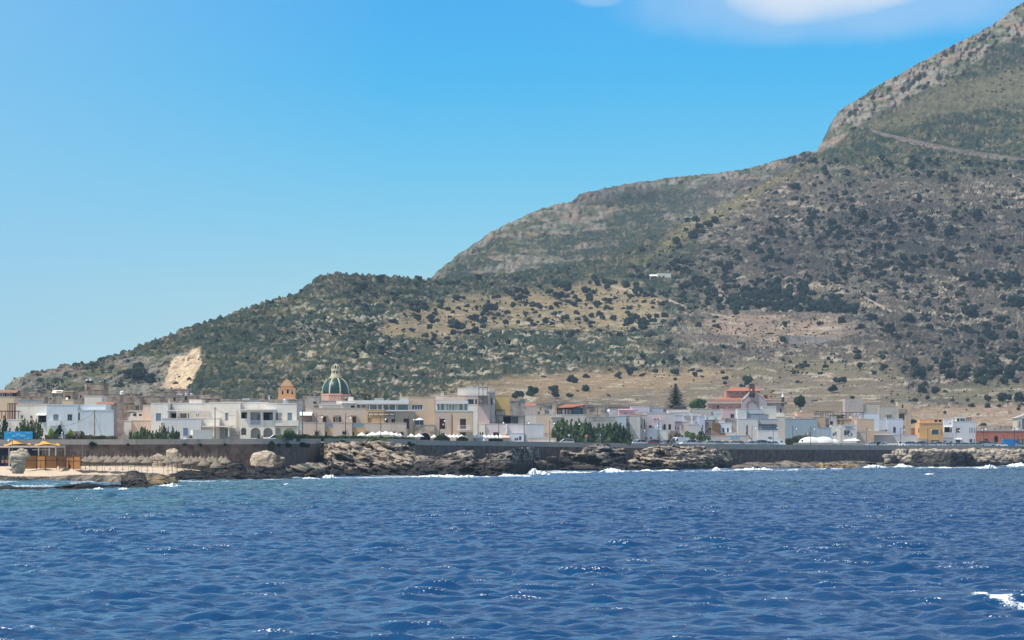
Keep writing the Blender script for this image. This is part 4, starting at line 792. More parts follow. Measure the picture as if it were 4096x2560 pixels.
# --- bell tower
T1 = P((.80,.42,.22)); T2 = P((.86,.50,.28))
b = Bld('small orange bell tower with three arched bell openings and a stepped top', 1145, 730, 'bell_tower', 'bell tower')
b.block(1113, 1179, 1556, T1, dep=4.5, ybot=1600, cap=True, capm=T2, op=[(1127,1563,1133.5,1577,'arch'),(1147,1557.5,1155,1574,'arch'),(1166,1563,1171.5,1577,'arch')]); b.box('plinth', 1110, 1181, 1592, 1597, T2, -.25, 5)
b.block(1124, 1168, 1544, T1, dD=.4, dep=3.6, ybot=1556, cap=False, part='attic'); s_ = 730 / F
mb = MB()
mb.extr([((a-1112)*s_, zof(y, 730)) for a, y in ((1121,1544.5),(1171,1544.5),(1171,1541),(1167,1540),(1164,1535),(1161,1530),(1158,1528.5),(1158,1525.5),(1154,1525),(1153,1520.5),(1149,1519),(1147,1515.5),(1144,1515.5),(1142,1519),(1138,1520.5),(1137,1525),(1133,1525.5),(1133,1528.5),(1130,1530),(1127,1535),(1124,1540),(1121,1541))], .3, 4.2, ((1112-2048)*s_, 730, 0)); mb.build('pediment', T2, b.e)
for x in (1118, 1174): b.box('corner_knob', x-4, x+4, 1551, 1555, T2, .2, .5)
for x in (1130.2, 1151, 1168.8):
    p = b.at(x, 1567, 731); mb = MB(); mb.lathe((p[0], p[1]+.2, p[2]-.3), [(.34,0),(.24,.2),(.2,.5),(.06,.62)], 12); mb.build('bell', BROWN, b.e, smooth=True)
# --- domed church
DR = P((.60,.36,.28), .14); RIBC = P((.66,.58,.40), .12); DG = mat('green_majolica_tiles', (.012,.075,.062), .35, .5, 1.5, spec=.5, var2=(.005,.026,.026))
b = Bld('church with a ribbed green tiled dome and a cream lantern', 1343, 760, 'domed_church', 'church'); Dc = 768; s_ = Dc / F; cx = (1343-2048)*s_; z_ = lambda y: zof(y, Dc)
mb = MB(); mb.lathe((cx, Dc, z_(1640)), [(62*s_,0),(62*s_,z_(1582)-z_(1640)),(63.5*s_,z_(1581)-z_(1640)),(63.5*s_,z_(1577.5)-z_(1640)),(58*s_,z_(1575.5)-z_(1640))], 8, ph=math.pi/8); mb.build('drum', DR, b.e)
prof = [(55.5,1575),(55.5,1565),(53.5,1553),(49.5,1541),(43,1530),(35,1521),(26,1515),(17,1513)]
mb = MB(); mb.lathe((cx, Dc, 0), [(r*s_, z_(y)) for r, y in prof], 40); mb.build('dome', DG, b.e, smooth=True)
for k in range(8):
    a = 2*math.pi*(k+.5)/8; mb = MB(); vs = []; w_ = .17; dx, dy = math.cos(a), math.sin(a)
    for r, y in prof:
        for off, rr in ((-w_, 0), (-w_, .2), (w_, .2), (w_, 0)): vs.append((cx + dx*(r*s_+rr-.06) - dy*off, Dc + dy*(r*s_+rr-.06) + dx*off, z_(y) + rr*.3))
    mb.add(vs, [(j*4+i, j*4+(i+1) % 4, j*4+4+(i+1) % 4, j*4+4+i) for j in range(len(prof)-1) for i in range(4)]); mb.build('rib', RIBC, b.e)
mb = MB(); mb.lathe((cx, Dc, z_(1513)), [(23*s_,0),(23*s_,.5),(20*s_,.6),(20*s_,1.1),(14*s_,1.25)], 16); mb.build('gallery', RIBC, b.e)
mb = MB(); mb.lathe((cx, Dc, z_(1506)), [(11.5*s_,0),(11.5*s_,z_(1484)-z_(1506))], 16)
for k in range(8):
    a = 2*math.pi*k/8; c, sn = math.cos(a), math.sin(a); mb.cyl((cx + 14.5*s_*c, Dc + 14.5*s_*sn, z_(1510)), (cx + 14.5*s_*c, Dc + 14.5*s_*sn, z_(1484)), .2, .17, 8)
    mb.add([(cx+15*s_*c - .12*sn, Dc+15*s_*sn + .12*c, z_(1510)), (cx+15*s_*c + .12*sn, Dc+15*s_*sn - .12*c, z_(1510)), (cx+20*s_*c, Dc+20*s_*sn, z_(1510)), (cx+15*s_*c, Dc+15*s_*sn, z_(1500))], [(0,1,3),(0,2,3),(1,2,3)])
mb.lathe((cx, Dc, z_(1484)), [(18*s_,0),(18.5*s_,.25),(18.5*s_,.5),(16*s_,.6)], 16); lant = mb.build('lantern', RIBC, b.e)
for k in range(8):
    a = 2*math.pi*(k+.5)/8; c, sn = math.cos(a), math.sin(a); mb = MB(); mb.box((cx + 11.6*s_*c, Dc + 11.6*s_*sn, z_(1496)), (.08, .5, 1.1), a); w = mb.build('lantern_window', DARK, b.e)
mb = MB(); pr2 = [(15.5,1479),(15.5,1473),(13.5,1467),(9.5,1462),(3.5,1459)]; mb.lathe((cx, Dc, 0), [(r*s_, z_(y)) for r, y in pr2], 24); mb.build('cupola', mat('dark_green_tiles', (.02,.05,.05), .4, .3), b.e, smooth=True)
mb = MB()
for k in range(8):
    a = 2*math.pi*(k+.5)/8; pts = [(cx + (r*s_+.05)*math.cos(a), Dc + (r*s_+.05)*math.sin(a), z_(y)) for r, y in pr2]
    for i in range(len(pts)-1): mb.cyl(pts[i], pts[i+1], .15, .14, 6)
mb.lathe((cx, Dc, z_(1459)), [(.3,0),(.34,.12),(.1,.25),(.04,.4)], 8); mb.build('finial', RIBC, b.e)
b.block(1281, 1404, 1604, P((.55,.42,.38), .15), dD=-2, dep=20, ybot=1640)
# --- behind the beige terrace
b = Bld('stone and plaster block with a small square window left of the dome', 1240, 700); b.block(1212, 1232, 1585, STONEL); b.block(1232, 1277, 1587, P((.48,.42,.38),.16), dD=-.5, op=[(1253,1606,1266,1615,'w',IRON)]); b.chimney(1235, 1241, 1571, 1587, STONE); b.chimney(1253, 1262, 1570, 1587, STONE); b.box('shutter', 1256, 1273, 1621, 1630, SLAT, -.8, .2)
antenna(1214, 1612, 1640, 645, 'thin roof pipe left of the stone and plaster block', 1)
b = Bld('white roof terrace wall in front of the dome', 1320, 690); b.block(1277, 1366, 1619, P(WHITE), dep=6); b.box('roof_room', 1345, 1366, 1603, 1619, P(WHITE), 2, 4)
tank(1384, 1589, 1604, 8, 700, TANKD, 'dark box tank on a white pillar left of the date palm'); b.box('pillar', 1380, 1440, 1605, 1619, P(WHITE), 3, 3)
b.block(1393, 1412, 1590, P(WHITE), dD=6, dep=3); b.block(1498, 1533, 1595, P(WHITE), dD=6, dep=4); b.rail(1283, 1360, 1612, 1619, WPAINT, dD=-.2, posts=20, slab=False)
b = Bld('long white glazed veranda on the roof of the beige terrace', 1510, 672)
b.block(1400, 1636, 1604, P(WHITE), dD=5, dep=4, ybot=1650); b.block(1366, 1422, 1606, P(WHITE), dD=0, dep=4, ybot=1650, op=[(1403,1622,1419,1631,'hole')]); b.gable(1366, 1424, 1604, 1612, WPAINT, dD=-.2, dep=4)
b.pergola(1424, 1636, 1605, 1641, dD=-1, dep=5, m=WPAINT, n=10, posts=5, roof=P(WHITE)); b.box('back_glass', 1424, 1636, 1618, 1640, TINTED, 3.6, .1); b.box('roof_fascia', 1424, 1636, 1604, 1615, WPAINT, -1.1, .1)
for x in (1440, 1462, 1505, 1527, 1551, 1585): b.box('curtain', x, x+9, 1618, 1640, CANVAS, 3.2, .1)
b.box('balustrade', 1424, 1656, 1640, 1644, WPAINT, -1.4, .3)
# --- beige seafront terrace
BG = P(BEIGE); BG2 = P((.62,.50,.40)); YL = P((.68,.47,.26))
b = Bld('long beige terrace house with three brown shuttered doors and small stone hoods', 1320, 662)
b.block(1222, 1463, 1634, BG2, dD=2, op=[(1290,1667,1306,1692,'shut'),(1342,1668,1355,1690,'open'),(1409,1667,1424,1692,'shut')]); b.block(1188, 1222, 1634, BG, dD=5)
for x in (1288, 1338, 1405): b.box('stone_hood', x-2, x+22, 1661, 1664, STONE, 1.3, .7)
b.block(1190, 1299, 1691, BG2, dD=-2, dep=4, op=[(1259,1727,1275,1741,'shut')]); b.block(1332, 1408, 1691, BG2, dD=-2, dep=4, op=[(1369,1727,1385,1738,'shut',DARK)])
b.block(1299, 1332, 1711, P((.66,.48,.30)), dD=-.8, dep=2.6, cap=False, op=[(1299.5,1726,1308,1742,'shut')]); b.block(1408, 1458, 1711, YL, dD=-.8, dep=2.6, cap=False, op=[(1409,1726,1417,1742,'shut')])
for x in (1257, 1367): b.box('stone_hood', x-1, x+21, 1721, 1723, STONE, -2.6, .6)
b.rail(1300, 1331, 1692, 1711, METAL, dD=-1.8, posts=10, glass=TINTED, slab=False); b.rail(1409, 1457, 1692, 1710, METAL, dD=-1.8, posts=14, glass=TINTED, slab=False)
b.pergola(1192, 1247, 1665, 1690, dD=-1.4, dep=3.3, m=BROWN, n=1, posts=2, roof=CANVAS, slope=.9); b.box('back_room', 1195, 1244, 1667, 1690, P((.50,.36,.28)), 1.7, .2)
b.box('stair_rail', 1187, 1190, 1706, 1750, P(PINKB), -2.3, .2); D_ = 659; mb = MB(); mb.cyl(b.at(1188, 1707, D_), b.at(1230, 1741, D_), .16, n=6); mb.build('handrail', P(PINKB), b.e)
b.block(1463, 1537, 1640, YL, dD=2, op=[(1471,1670,1486,1690,'shut',P((.4,.28,.16)))]); b.block(1459, 1625, 1693, BG2, dD=-2, dep=4, op=[(1461,1731,1474,1742,'shut'),(1565,1729,1580,1742,'shut'),(1598,1729,1613,1742,'shut')])
for x in (1460, 1564, 1596): b.box('stone_hood', x, x+18, 1725, 1727, STONE, -2.6, .6)
b.pergola(1471, 1580, 1665, 1692, dD=-1.7, dep=3.4, m=IRON, n=5, posts=2, roof=None, slope=.8)
for k in range(5):
    x = 1475 + k*21; b.box('awning', x, x+13, 1657, 1658.5, CANVAS, -.9, 2.0)
mb = MB(); n = 9; rr = 14*660/F; c0 = b.at(1525, 1740, 659.94)
for i in range(n): 
    a0, a1 = math.pi*i/n, math.pi*(i+1)/n; mb.add([(c0[0]+r_*math.cos(a), c0[1]-dd, c0[2]+r_*math.sin(a)) for dd in (.0, .12) for r_, a in ((rr, a0), (rr*.82, a0), (rr*.82, a1), (rr, a1))], [(0,1,2,3),(7,6,5,4),(0,4,5,1),(2,6,7,3),(1,5,6,2),(3,7,4,0)])
mb.build('stone_arch', STONEL, b.e)
b = Bld('tall beige house with a bright blue window and a stone arch below', 1700, 664)
b.block(1631, 1738, 1590, BG, dD=4, op=[(1647,1619,1691,1640,'blue',WPAINT),(1661,1680,1694,1700,'blue',IRON)]); b.block(1536, 1655, 1647, BG2, dD=1, dep=3.1, op=[(1614,1674,1636,1716,'shut'),(1527,1673,1552,1691,'shut'),(1566,1675,1580,1691,'shut')])
b.block(1658, 1738, 1701, STONEL, dD=-.5, dep=4, op=[(1681,1731,1721,1760,'arch',DARK)]); b.block(1738, 1811, 1647, BG2, dD=.5, op=[(1759,1675,1780,1716,'shut',mat('dark_red_shutters',(.10,.02,.02),.6)),(1763,1730,1779,1742,'w')])
b.block(1811.5, 1891, 1647, BG, dD=-.5, op=[(1840,1675,1864,1716,'shut'),(1840,1729,1863,1742,'shut')]); b.rail(1829, 1881, 1701, 1717, WPAINT, dD=-1.8, posts=16, slab=True); b.box('drainpipe', 1804, 1808, 1655, 1738, P((.5,.24,.18)), .2, .25)
b.box('notice', 1770, 1776, 1695, 1700, WPAINT, .3, .1)
mb = MB(); c0 = b.at(1701, 1752, 663.4); n = 12
for i in range(n):
    a0, a1 = math.pi*i/n, math.pi*(i+1)/n; mb.add([(c0[0]+r_*math.cos(a), c0[1]-dd, c0[2]+r_*math.sin(a)) for dd in (.0, .15) for r_, a in ((1.5, a0), (1.22, a0), (1.22, a1), (1.5, a1))], [(0,1,2,3),(7,6,5,4),(0,4,5,1),(2,6,7,3),(1,5,6,2),(3,7,4,0)])
mb.build('arch_moulding', P((.66,.50,.38)), b.e)
b = Bld('white framed glazed veranda right of the tall beige house', 1805, 668); b.pergola(1739, 1873, 1607, 1642, dD=0, dep=4, m=WPAINT, n=6, posts=4, roof=P(WHITE)); b.box('back_glass', 1742, 1870, 1616, 1641, TINTED, 2.5, .1); b.box('roof_fascia', 1739, 1873, 1604, 1614, WPAINT, -.12, .1)
for x in (1742, 1757, 1775, 1790, 1802, 1815, 1830, 1850): b.box('curtain', x, x+8, 1616, 1640, CANVAS, 2.2, .1)
b.box('balustrade', 1739, 1889, 1641, 1646, WPAINT, -.5, .3)
b = Bld('stepped pale building with a white top storey and dark windows behind the veranda', 1850, 690)
b.block(1722, 1862, 1583, P(PINKB), dD=6, op=[(1797,1584,1803,1587,'hole')]); b.block(1830, 1958, 1554, P((.74,.70,.64)), dD=14, dep=12); b.block(1858, 1958, 1584, P((.62,.50,.46)), dD=5, op=[(1870,1597,1895,1618,'w',BROWN),(1901,1597,1908,1618,'w',BROWN)])
b.block(1598, 1634, 1589, P((.80,.72,.60)), dD=9); b.chimney(1763, 1776, 1569, 1584, P(WHITE)); b.pergola(1914, 1950, 1550, 1620, dD=3, dep=2, m=PIPE, n=3, posts=3, name='scaffold'); b.box('scaffold_deck', 1914, 1950, 1583, 1584, PIPE, 3, 2); b.box('scaffold_deck', 1914, 1950, 1609, 1610, PIPE, 3, 2)
b.block(1872, 1910, 1619, P(WHITE), dD=-2, dep=4); b.box('awning', 1738, 1772, 1595, 1598, CANVAS, 4.5, 1.2); b.chimney(1600, 1606, 1575, 1588, P(CREAM), 9)
b.box('solar_panel', 1865, 1893, 1546, 1552, METAL, 16, 2); b.box('solar_panel', 1904, 1930, 1546, 1552, METAL, 16, 2)
antenna(1945, 1528, 1554, 708, 'rack of aerials on the white top storey', 4); antenna(1724, 1577, 1701, 660, 'tall black flagpole before the tall beige house', 1)
b = Bld('weathered grey stone tower beside the yellow wall', 1967, 682); b.block(1953, 1979, 1571, P((.48,.45,.41),.2), op=[(1964,1592,1970,1620,'hole')]); b.box('cornice', 1950, 1982, 1566, 1571, STONEG, -.4, 6); b.box('belfry', 1956, 1978, 1553, 1566, P((.6,.56,.5)), 0, 4)
b = Bld('plain yellow ochre house side above the white roofs', 2010, 700); b.block(1979, 2040, 1583, P((.72,.49,.20), .05), dep=12, capm=P((.6,.5,.35)))
b = Bld('grey concrete block house right of the yellow wall', 2070, 708); b.block(2040, 2101, 1605, STONEG, dep=10); b.box('roof_edge', 2040, 2101, 1603, 1605, P((.3,.33,.36)), -.1, 10)
b = Bld('weathered terrace with a white barrel roofed canopy and solar heater', 1950, 690)
b.block(1910, 1982, 1668, P((.68,.67,.67), .12), dD=-4, dep=4); b.block(1893, 1960, 1622, STONEG, dD=2, dep=5); b.block(1982, 2012, 1660, STONEL, dD=-1, dep=5, op=[]); b.block(2011, 2101, 1663, STONEG, dD=0, dep=8, op=[(2012,1666,2043,1695,'deep'),(2046,1667,2073,1696,'deep',STONEL)])
b.pergola(1981, 2020, 1641, 1660, dD=1, dep=4, m=IRON, n=4, posts=2, roof=CANVAS); b.box('ac_unit', 1984, 2020, 1650, 1658, WPAINT, 1.5, 2)
tank(1918, 1642, 1650, 38, 689, METAL, 'long solar heater drum above the white pink wall', horiz=True); b.box('solar_panel', 1897, 1937, 1651, 1667, GREYSH, -.6, .4); dish(1972, 1654, 688, 9, 'round white dish on the weathered terrace')
b = Bld('long pinkish white seafront house with a white seam', 1985, 676)
b.block(1912, 1940, 1697, P(WHITE), dD=-3, op=[(1913,1729,1917,1740,'hole'),(1920,1729,1925,1740,'hole'),(1928,1729,1934,1740,'shut')]); b.block(1940, 2025, 1697, P(LAV), dD=-2.6, op=[(1973,1729,1996,1742,'shut')]); b.block(2028, 2107, 1697, P(LAV), dD=-2.4); b.box('white_seam', 2024, 2029, 1697, 1735, WPAINT, -3.0, .6)
b = Bld('low white kiosk with a striped awning and a blue framed window', 2060, 683); b.block(2038, 2098, 1734, P((.72,.74,.80)), dep=2.5, op=[(2058,1751,2074,1764,'w',WPAINT),(2076,1745,2086,1762,'w',BLUESH)]); b.awning(2000, 2038, 1743, 1751, P((.82,.55,.42)), dD=0, out=2.0); b.block(2002, 2038, 1744, P((.6,.5,.45)), dD=.1, dep=2.4)
b = Bld('blank pale grey house side beside the tamarisk trees', 2140, 735); b.block(2106, 2174, 1697, P((.58,.61,.66)), dep=9); b.block(2080, 2107, 1690, P((.70,.66,.66)), dD=4); b.block(2112, 2225, 1754, P(WHITE), dD=-4, dep=3)
# --- middle and right of the town
b = Bld('beige house half hidden by the tamarisk trees', 2230, 765)
b.block(2101, 2143, 1658, P((.64,.60,.54)), dD=0, dep=6); b.block(2143, 2215, 1658, BG2, dD=-1); b.block(2205, 2345, 1659, P((.60,.54,.48)), dD=-4, op=[(2223,1697,2228,1718,'shut')]); b.rail(2174, 2206, 1734, 1755, SLAT, dD=-8, posts=9, slab=False); b.box('cornice', 2202, 2252, 1664, 1669, P((.66,.62,.5)), -4.6, .6)
b = Bld('roof veranda with dark glass walls and a sloping clay tiled roof', 2280, 768)
b.block(2225, 2330, 1631, BROWN, dD=1, dep=6, ybot=1660, cap=False, op=[(2232,1638,2245,1657,'hole',P((.4,.36,.3))),(2249,1638,2259,1657,'hole',CANVAS),(2264,1638,2270,1657,'hole',CANVAS),(2274,1638,2286,1657,'hole',P((.4,.36,.3))),(2290,1632,2326,1657,'blue',IRON)])
D_ = 768; mb = MB(); vs = [b.at(2219,1631,D_), b.at(2290,1631,D_), b.at(2340,1618,D_), b.at(2345,1616,D_+7), b.at(2312,1617,D_+7), b.at(2262,1617,D_+7)]; vs = [(v[0], v[1]-.5, v[2]) for v in vs]; mb.add(vs + [(v[0], v[1], v[2]-.25) for v in vs], [(0,1,2,3,4,5),(11,10,9,8,7,6)] + [(i, i+6, (i+1) % 6+6, (i+1) % 6) for i in range(6)]); mb.build('roof', TILE, b.e)
b.chimney(2215, 2223, 1606, 1620, STONEL, -1); b.block(2211, 2228, 1619, STONEL, dD=-.6, dep=6, ybot=1660, cap=False); b.block(2329, 2347, 1612, P((.55,.5,.42)), dD=3, ybot=1660)
b = Bld('small house with an orange tiled gable behind the grey block house', 2122, 810); b.block(2100, 2146, 1627, P((.5,.4,.36)), op=[(2127,1621,2133,1626,'hole')]); b.gable(2099, 2140, 1612, 1627, TILE, side=False, dep=8)
b = Bld('brown plaster house with a flight of white roof steps', 2150, 790); b.block(2107, 2143, 1625, P((.50,.44,.42),.15)); b.block(2141, 2178, 1622, STONEL, dD=-1, op=[(2152,1648,2159,1656,'hole'),(2160,1628,2163,1640,'hole')]); b.block(2178, 2212, 1638, P((.62,.6,.58)), dD=1, op=[(2190,1645,2196,1651,'hole')]); b.gable(2166, 2186, 1628, 1640, P(WHITE), dD=-.5, dep=3, side=True)
b = Bld('stained grey house with a round white balustraded terrace', 2400, 790)
b.block(2342, 2468, 1668, P((.50,.47,.44), .2), op=[(2424,1694,2436,1708,'shut',STONE)]); b.block(2468, 2505, 1665, P((.50,.56,.60), .2), dD=-.5); b.rail(2364, 2448, 1651, 1667, WPAINT, dD=-.3, posts=18, slab=False); b.block(2346, 2390, 1629, STONE, dD=14); b.block(2392, 2420, 1628, STONEL, dD=14)
antenna(2429, 1598, 1650, 800, 'tall roof aerial above the round terrace', 3); dish(2433, 1641, 800, 12, 'grey dish beside the tall roof aerial'); b.block(2438, 2470, 1637, P((.6,.55,.53)), dD=12)
b = Bld('pale pink house with a sloping parapet', 2512, 850); b.block(2475, 2552, 1640, P((.66,.42,.44)), op=[(2497,1650,2507,1657,'hole',P((.5,.3,.32)))]); b.gable(2476, 2530, 1635, 1641, P((.66,.42,.44)), dep=5)
b = Bld('old cream house with a brick edged parapet left of the lavender houses', 2530, 800)
b.block(2502, 2521, 1664, STONEG, dD=1); b.block(2519, 2561, 1665, P((.62,.60,.54), .16), dD=0, op=[]); b.box('brick_edge', 2519, 2561, 1657, 1664, P((.45,.28,.18)), .2, .6); b.block(2561, 2588, 1660, P((.54,.48,.46)), dD=1, op=[(2561.8,1698,2567,1713,'hole')]); b.box('drainpipe', 2577, 2580, 1676, 1714, IRON, .6, .2)
b = Bld('tall lavender white house with a gently raised parapet and two dark doors', 2645, 812)
b.block(2586, 2700, 1654, P(LAV), op=[(2595,1701,2607,1714,'w',GREYSH),(2654,1697,2663,1719,'shut',DARK),(2674,1697,2684,1719,'shut',DARK)], tw=4); b.block(2612, 2647, 1683, P((.60,.57,.64)), dD=-4, dep=4, op=[(2634,1688,2636,1715,'hole')], tw=0)
for x, lab in ((2618,'left clay coloured tank on the lavender house'), (2631,'right clay coloured tank on the lavender house')): tank(x, 1672, 1683, 11, 809, CLAY, lab, dome=CLAY)
b = Bld('plain white low building behind the row of small palms', 2575, 806); b.block(2519, 2628, 1714, P((.66,.70,.72), .07), dD=-3, dep=7, op=[(2558,1744,2562,1760,'hole')]); b.block(2628, 2671, 1721, P((.66,.66,.62)), dD=-2, dep=7)
b = Bld('pinkish cracked house with a small dark window and a chimney', 2750, 815)
b.block(2699, 2758, 1688, P((.66,.54,.50),.14), dD=0, op=[(2697,1706,2703.5,1717,'hole'),(2708,1708,2716,1718,'w')]); b.block(2752, 2797, 1699, P((.64,.58,.57)), dD=-.6); b.box('roof_edge', 2684, 2725, 1686, 1689, IRON, -.2, .4); b.box('cable_pipe', 2725, 2728, 1690, 1718, P((.5,.25,.18)), -.2, .1)
b = Bld('lavender house with a grey unpainted patch and a white flue', 2780, 832)
b.block(2700, 2738, 1662, P((.60,.57,.62), .14), dD=2); b.block(2734, 2797, 1664, P((.60,.62,.68)), dD=0); mb = MB(); s_ = (831.9+b.sh)/F; c0 = b.at(2760, 1666, 831.92)
mb.add([c0] + [(c0[0] + 25*s_*math.cos(-math.pi*i/14), c0[1], c0[2] + 13*s_*math.sin(-math.pi*i/14)) for i in range(15)], [(0, i, i+1) for i in range(1, 15)]); mb.build('bare_patch', P((.42,.37,.36)), b.e)
b.box('chimney', 2764, 2770, 1655, 1697, P(WHITE), -1.0, .5); b.block(2796, 2820, 1667, P((.58,.58,.66)), dD=-2, op=[(2808,1699,2814,1718,'w')])
b = Bld('rear row house with a solar drum and cream awnings', 2715, 860); b.block(2672, 2762, 1641, P((.74,.66,.56)), op=[]); b.block(2680, 2760, 1650, P((.58,.55,.55)), dD=-2, dep=2); tank(2719, 1623, 1640, 52, 862, TANKD, 'dark solar water drum above the lavender houses', horiz=True)
for x, lab in ((2731,'left small white tank above the grey patch'), (2751,'right small white tank above the grey patch')): tank(x, 1655, 1664, 16, 836, METAL, lab, horiz=True)
b = Bld('pale lavender rear block below the dark fir', 2560, 900); b.block(2524, 2600, 1627, P((.62,.58,.62))); b.block(2600, 2653, 1632, P((.56,.54,.58)), dD=3); b.block(2552, 2702, 1650, P((.58,.52,.48)), dD=-8, dep=5)
b = Bld('beige rear house with a slatted roof edge', 2805, 862); b.block(2760, 2846, 1636, P((.60,.53,.46),.14), op=[(2762,1655,2771,1661,'hole')]); b.block(2760, 2806, 1650, P((.66,.62,.58)), dD=-5, dep=3); antenna(2810, 1640, 1655, 858, 'small roof aerial on the beige rear house', 2)
b = Bld('grey rubble stone house behind the brown slatted gate', 2840, 835)
b.block(2819, 2860, 1680, STONEG, op=[(2836,1713,2843,1720,'hole')]); b.block(2824, 2860, 1662, P((.62,.66,.66)), dD=3, op=[(2827,1668,2831,1676,'hole',SLAT)]); b.block(2860, 2900, 1680, P(WHITE), dD=5); b.block(2896, 2951, 1675, STONEG, dD=7); b.block(2862, 2885, 1656, P((.5,.55,.55)), dD=8, op=[])
b = Bld('rear house white on the left and pink on the right', 2900, 868)
b.block(2849, 2889, 1640, P((.70,.67,.63)), op=[(2876,1656,2885,1674,'hole',GREYSH)]); b.block(2889, 2952, 1638, P((.70,.52,.50)), dD=-.5, op=[(2922,1656,2937,1673,'w',GREYSH)]); antenna(2910, 1626, 1664, 862, 'tall black aerial before the pink wall', 2)
b = Bld('white modern cube with two windows beside a tall brown slatted screen', 2900, 822)
b.block(2882, 2926, 1692, P((.76,.77,.80)), op=[(2890,1712,2897,1729,'w',IRON),(2908,1712,2915,1729,'w',IRON)]); b.block(2849, 2880, 1692, SLAT, dD=-.6, dep=3, cap=False, part='slatted_screen'); b.box('slatted_rail', 2880, 2903, 1732, 1741, SLAT, -1, .2); mb = MB()
for i in range(5): mb.cyl(b.at(2843, 1719+i*3.4, 820), b.at(2880, 1738+i*3.4, 820), .06, n=5)
mb.build('handrail', P((.5,.36,.28)), b.e); b.block(2904, 2945, 1731, P(WHITE), dD=-1, dep=1)
b = Bld('long low pinkish boundary wall with a blue and ochre painted panel', 2885, 815, 'boundary_wall', 'wall'); b.block(2815, 2995, 1743, P((.56,.48,.44)), dep=.6); b.box('painted_panel', 2923, 2956, 1745, 1758, P((.20,.42,.66)), -.08, .06); b.box('painted_panel', 2927, 2960, 1758, 1771, P((.60,.38,.20)), -.08, .06); b.box('gate', 2817, 2847, 1762, 1776, P((.5,.42,.4)), -.1, .06)
b = Bld('big pale modern house with deep dark balconies and an outside stair', 3020, 832, tw=0)
MW = P((.66,.63,.60), .05)
b.block(2951, 2987, 1637, MW, dD=0); b.block(2987, 3049, 1637, P((.60,.61,.62)), dD=1, op=[(2990,1656,3048,1675,'deep',GREYSH)]); b.block(2951, 3033, 1676.5, MW, dD=-1, op=[(2985,1701,2992,1738,'shut',SLAT)], dep=10); b.block(3033, 3113, 1677, P((.56,.54,.53)), dD=-.6, dep=10, op=[(3037,1697,3104,1720,'deep',GREYSH)])
b.block(3032, 3113, 1722, MW, dD=-3, dep=2.3, op=[(3073,1747,3089,1760,'shut',GREYSH)]); b.block(3049, 3105, 1630, P((.72,.66,.58)), dD=6, dep=6, op=[]); b.rail(2991, 3074, 1657, 1675, IRON, dD=.4, posts=7, slab=False, glass=TINTED); b.rail(3037, 3106, 1699, 1720, IRON, dD=-1, posts=5, slab=False, glass=TINTED)
mb = MB(); mb.frame(b.at(3036, 1699, 829.4), (1,0,0), (0,1,0), (0,0,1), 5.2, 2, .15); mb.cyl(b.at(3106, 1720, 829.5), b.at(3106, 1698, 829.5), .1); mb.cyl(b.at(3092, 1720, 829.5), b.at(3092, 1698, 829.5), .08); mb.build('canopy_frame', IRON, b.e)
mb = MB()
for i in range(2): mb.cyl(b.at(2983, 1738 - i*9, 828), b.at(3010, 1770 - i*9, 828), .09, n=5)
for i in range(5): mb.cyl(b.at(2985 + i*6, 1740 + i*7, 828), b.at(2985 + i*6, 1731 + i*7, 828), .05, n=5)
mb.build('staircase', IRON, b.e)
b = Bld('pale house with a sloping whitewashed roof behind the blue grey building', 3100, 850); b.block(3080, 3140, 1668, P((.70,.62,.52)), dD=-4); mb = MB(); Dq = 850+b.sh; s_ = Dq/F; mb.extr([(0, zof(1668,Dq)), (56*s_, zof(1668,Dq)), (50*s_, zof(1651,Dq)), (7*s_, zof(1651,Dq))], 0, 5, ((3084-2048)*s_, Dq, 0)); mb.build('roof', P((.74,.68,.60),.2), b.e); b.block(3052, 3104, 1626, P((.70,.68,.62)), dD=6)
b = Bld('large plain blue grey building behind the lamps', 3190, 845); b.block(3095, 3270, 1676, P(GREYB, .06), dep=14, tw=0); b.block(3270, 3325, 1711, P((.40,.47,.52), .08), dD=-1, dep=8); b.box('pale_triangle', 3315, 3325, 1713, 1760, P((.35,.42,.5)), -1.1, .08)
b = Bld('peach coloured rooftop room above the blue grey building', 3215, 862); b.block(3178, 3198, 1667, P((.74,.50,.36)), dD=-2, dep=5); b.block(3188, 3254, 1650, P((.74,.47,.32)), op=[]); b.box('awning', 3256, 3280, 1663, 1666, WPAINT, -3, 2)
tank(3206, 1641, 1650, 14, 864, CONC, 'small round cistern on the peach rooftop room'); antenna(3240, 1614, 1649, 866, 'dish topped mast on the peach rooftop room', 2)
b = Bld('tan house under construction with dark roof props', 3290, 858)
b.block(3254, 3302, 1668, P((.58,.42,.28))); b.block(3302, 3345, 1660, P((.50,.48,.46),.2), dD=2, op=[(3320,1685,3332,1702,'hole'),(3304,1672,3317,1702,'hole',STONEG)]); b.pergola(3262, 3330, 1647, 1668, dD=2, dep=5, m=PIPE, n=6, posts=8, name='roof_props'); b.pergola(3320, 3356, 1663, 1690, dD=0, dep=3, m=IRON, n=3, posts=2)
b = Bld('brown and peach house with a dark roof terrace left of the stone ruin', 3380, 862)
b.block(3343, 3408, 1676, P((.62,.44,.30)), dD=0, op=[(3350,1680,3360,1700,'hole',P((.5,.36,.26))),(3366,1680,3376,1700,'hole',P((.5,.36,.26)))]); b.box('roof_edge', 3343, 3408, 1674.5, 1676.5, P((.75,.6,.42)), -.2, .4); b.rail(3356, 3408, 1660, 1674, IRON, dD=.5, posts=16, slab=False); b.pergola(3368, 3455, 1651, 1674, dD=3, dep=4, m=BROWN, n=10, posts=6)
b.block(3407, 3438, 1664, P((.70,.58,.48)), dD=-.5, op=[(3439,1672,3441,1678,'hole')][:0])
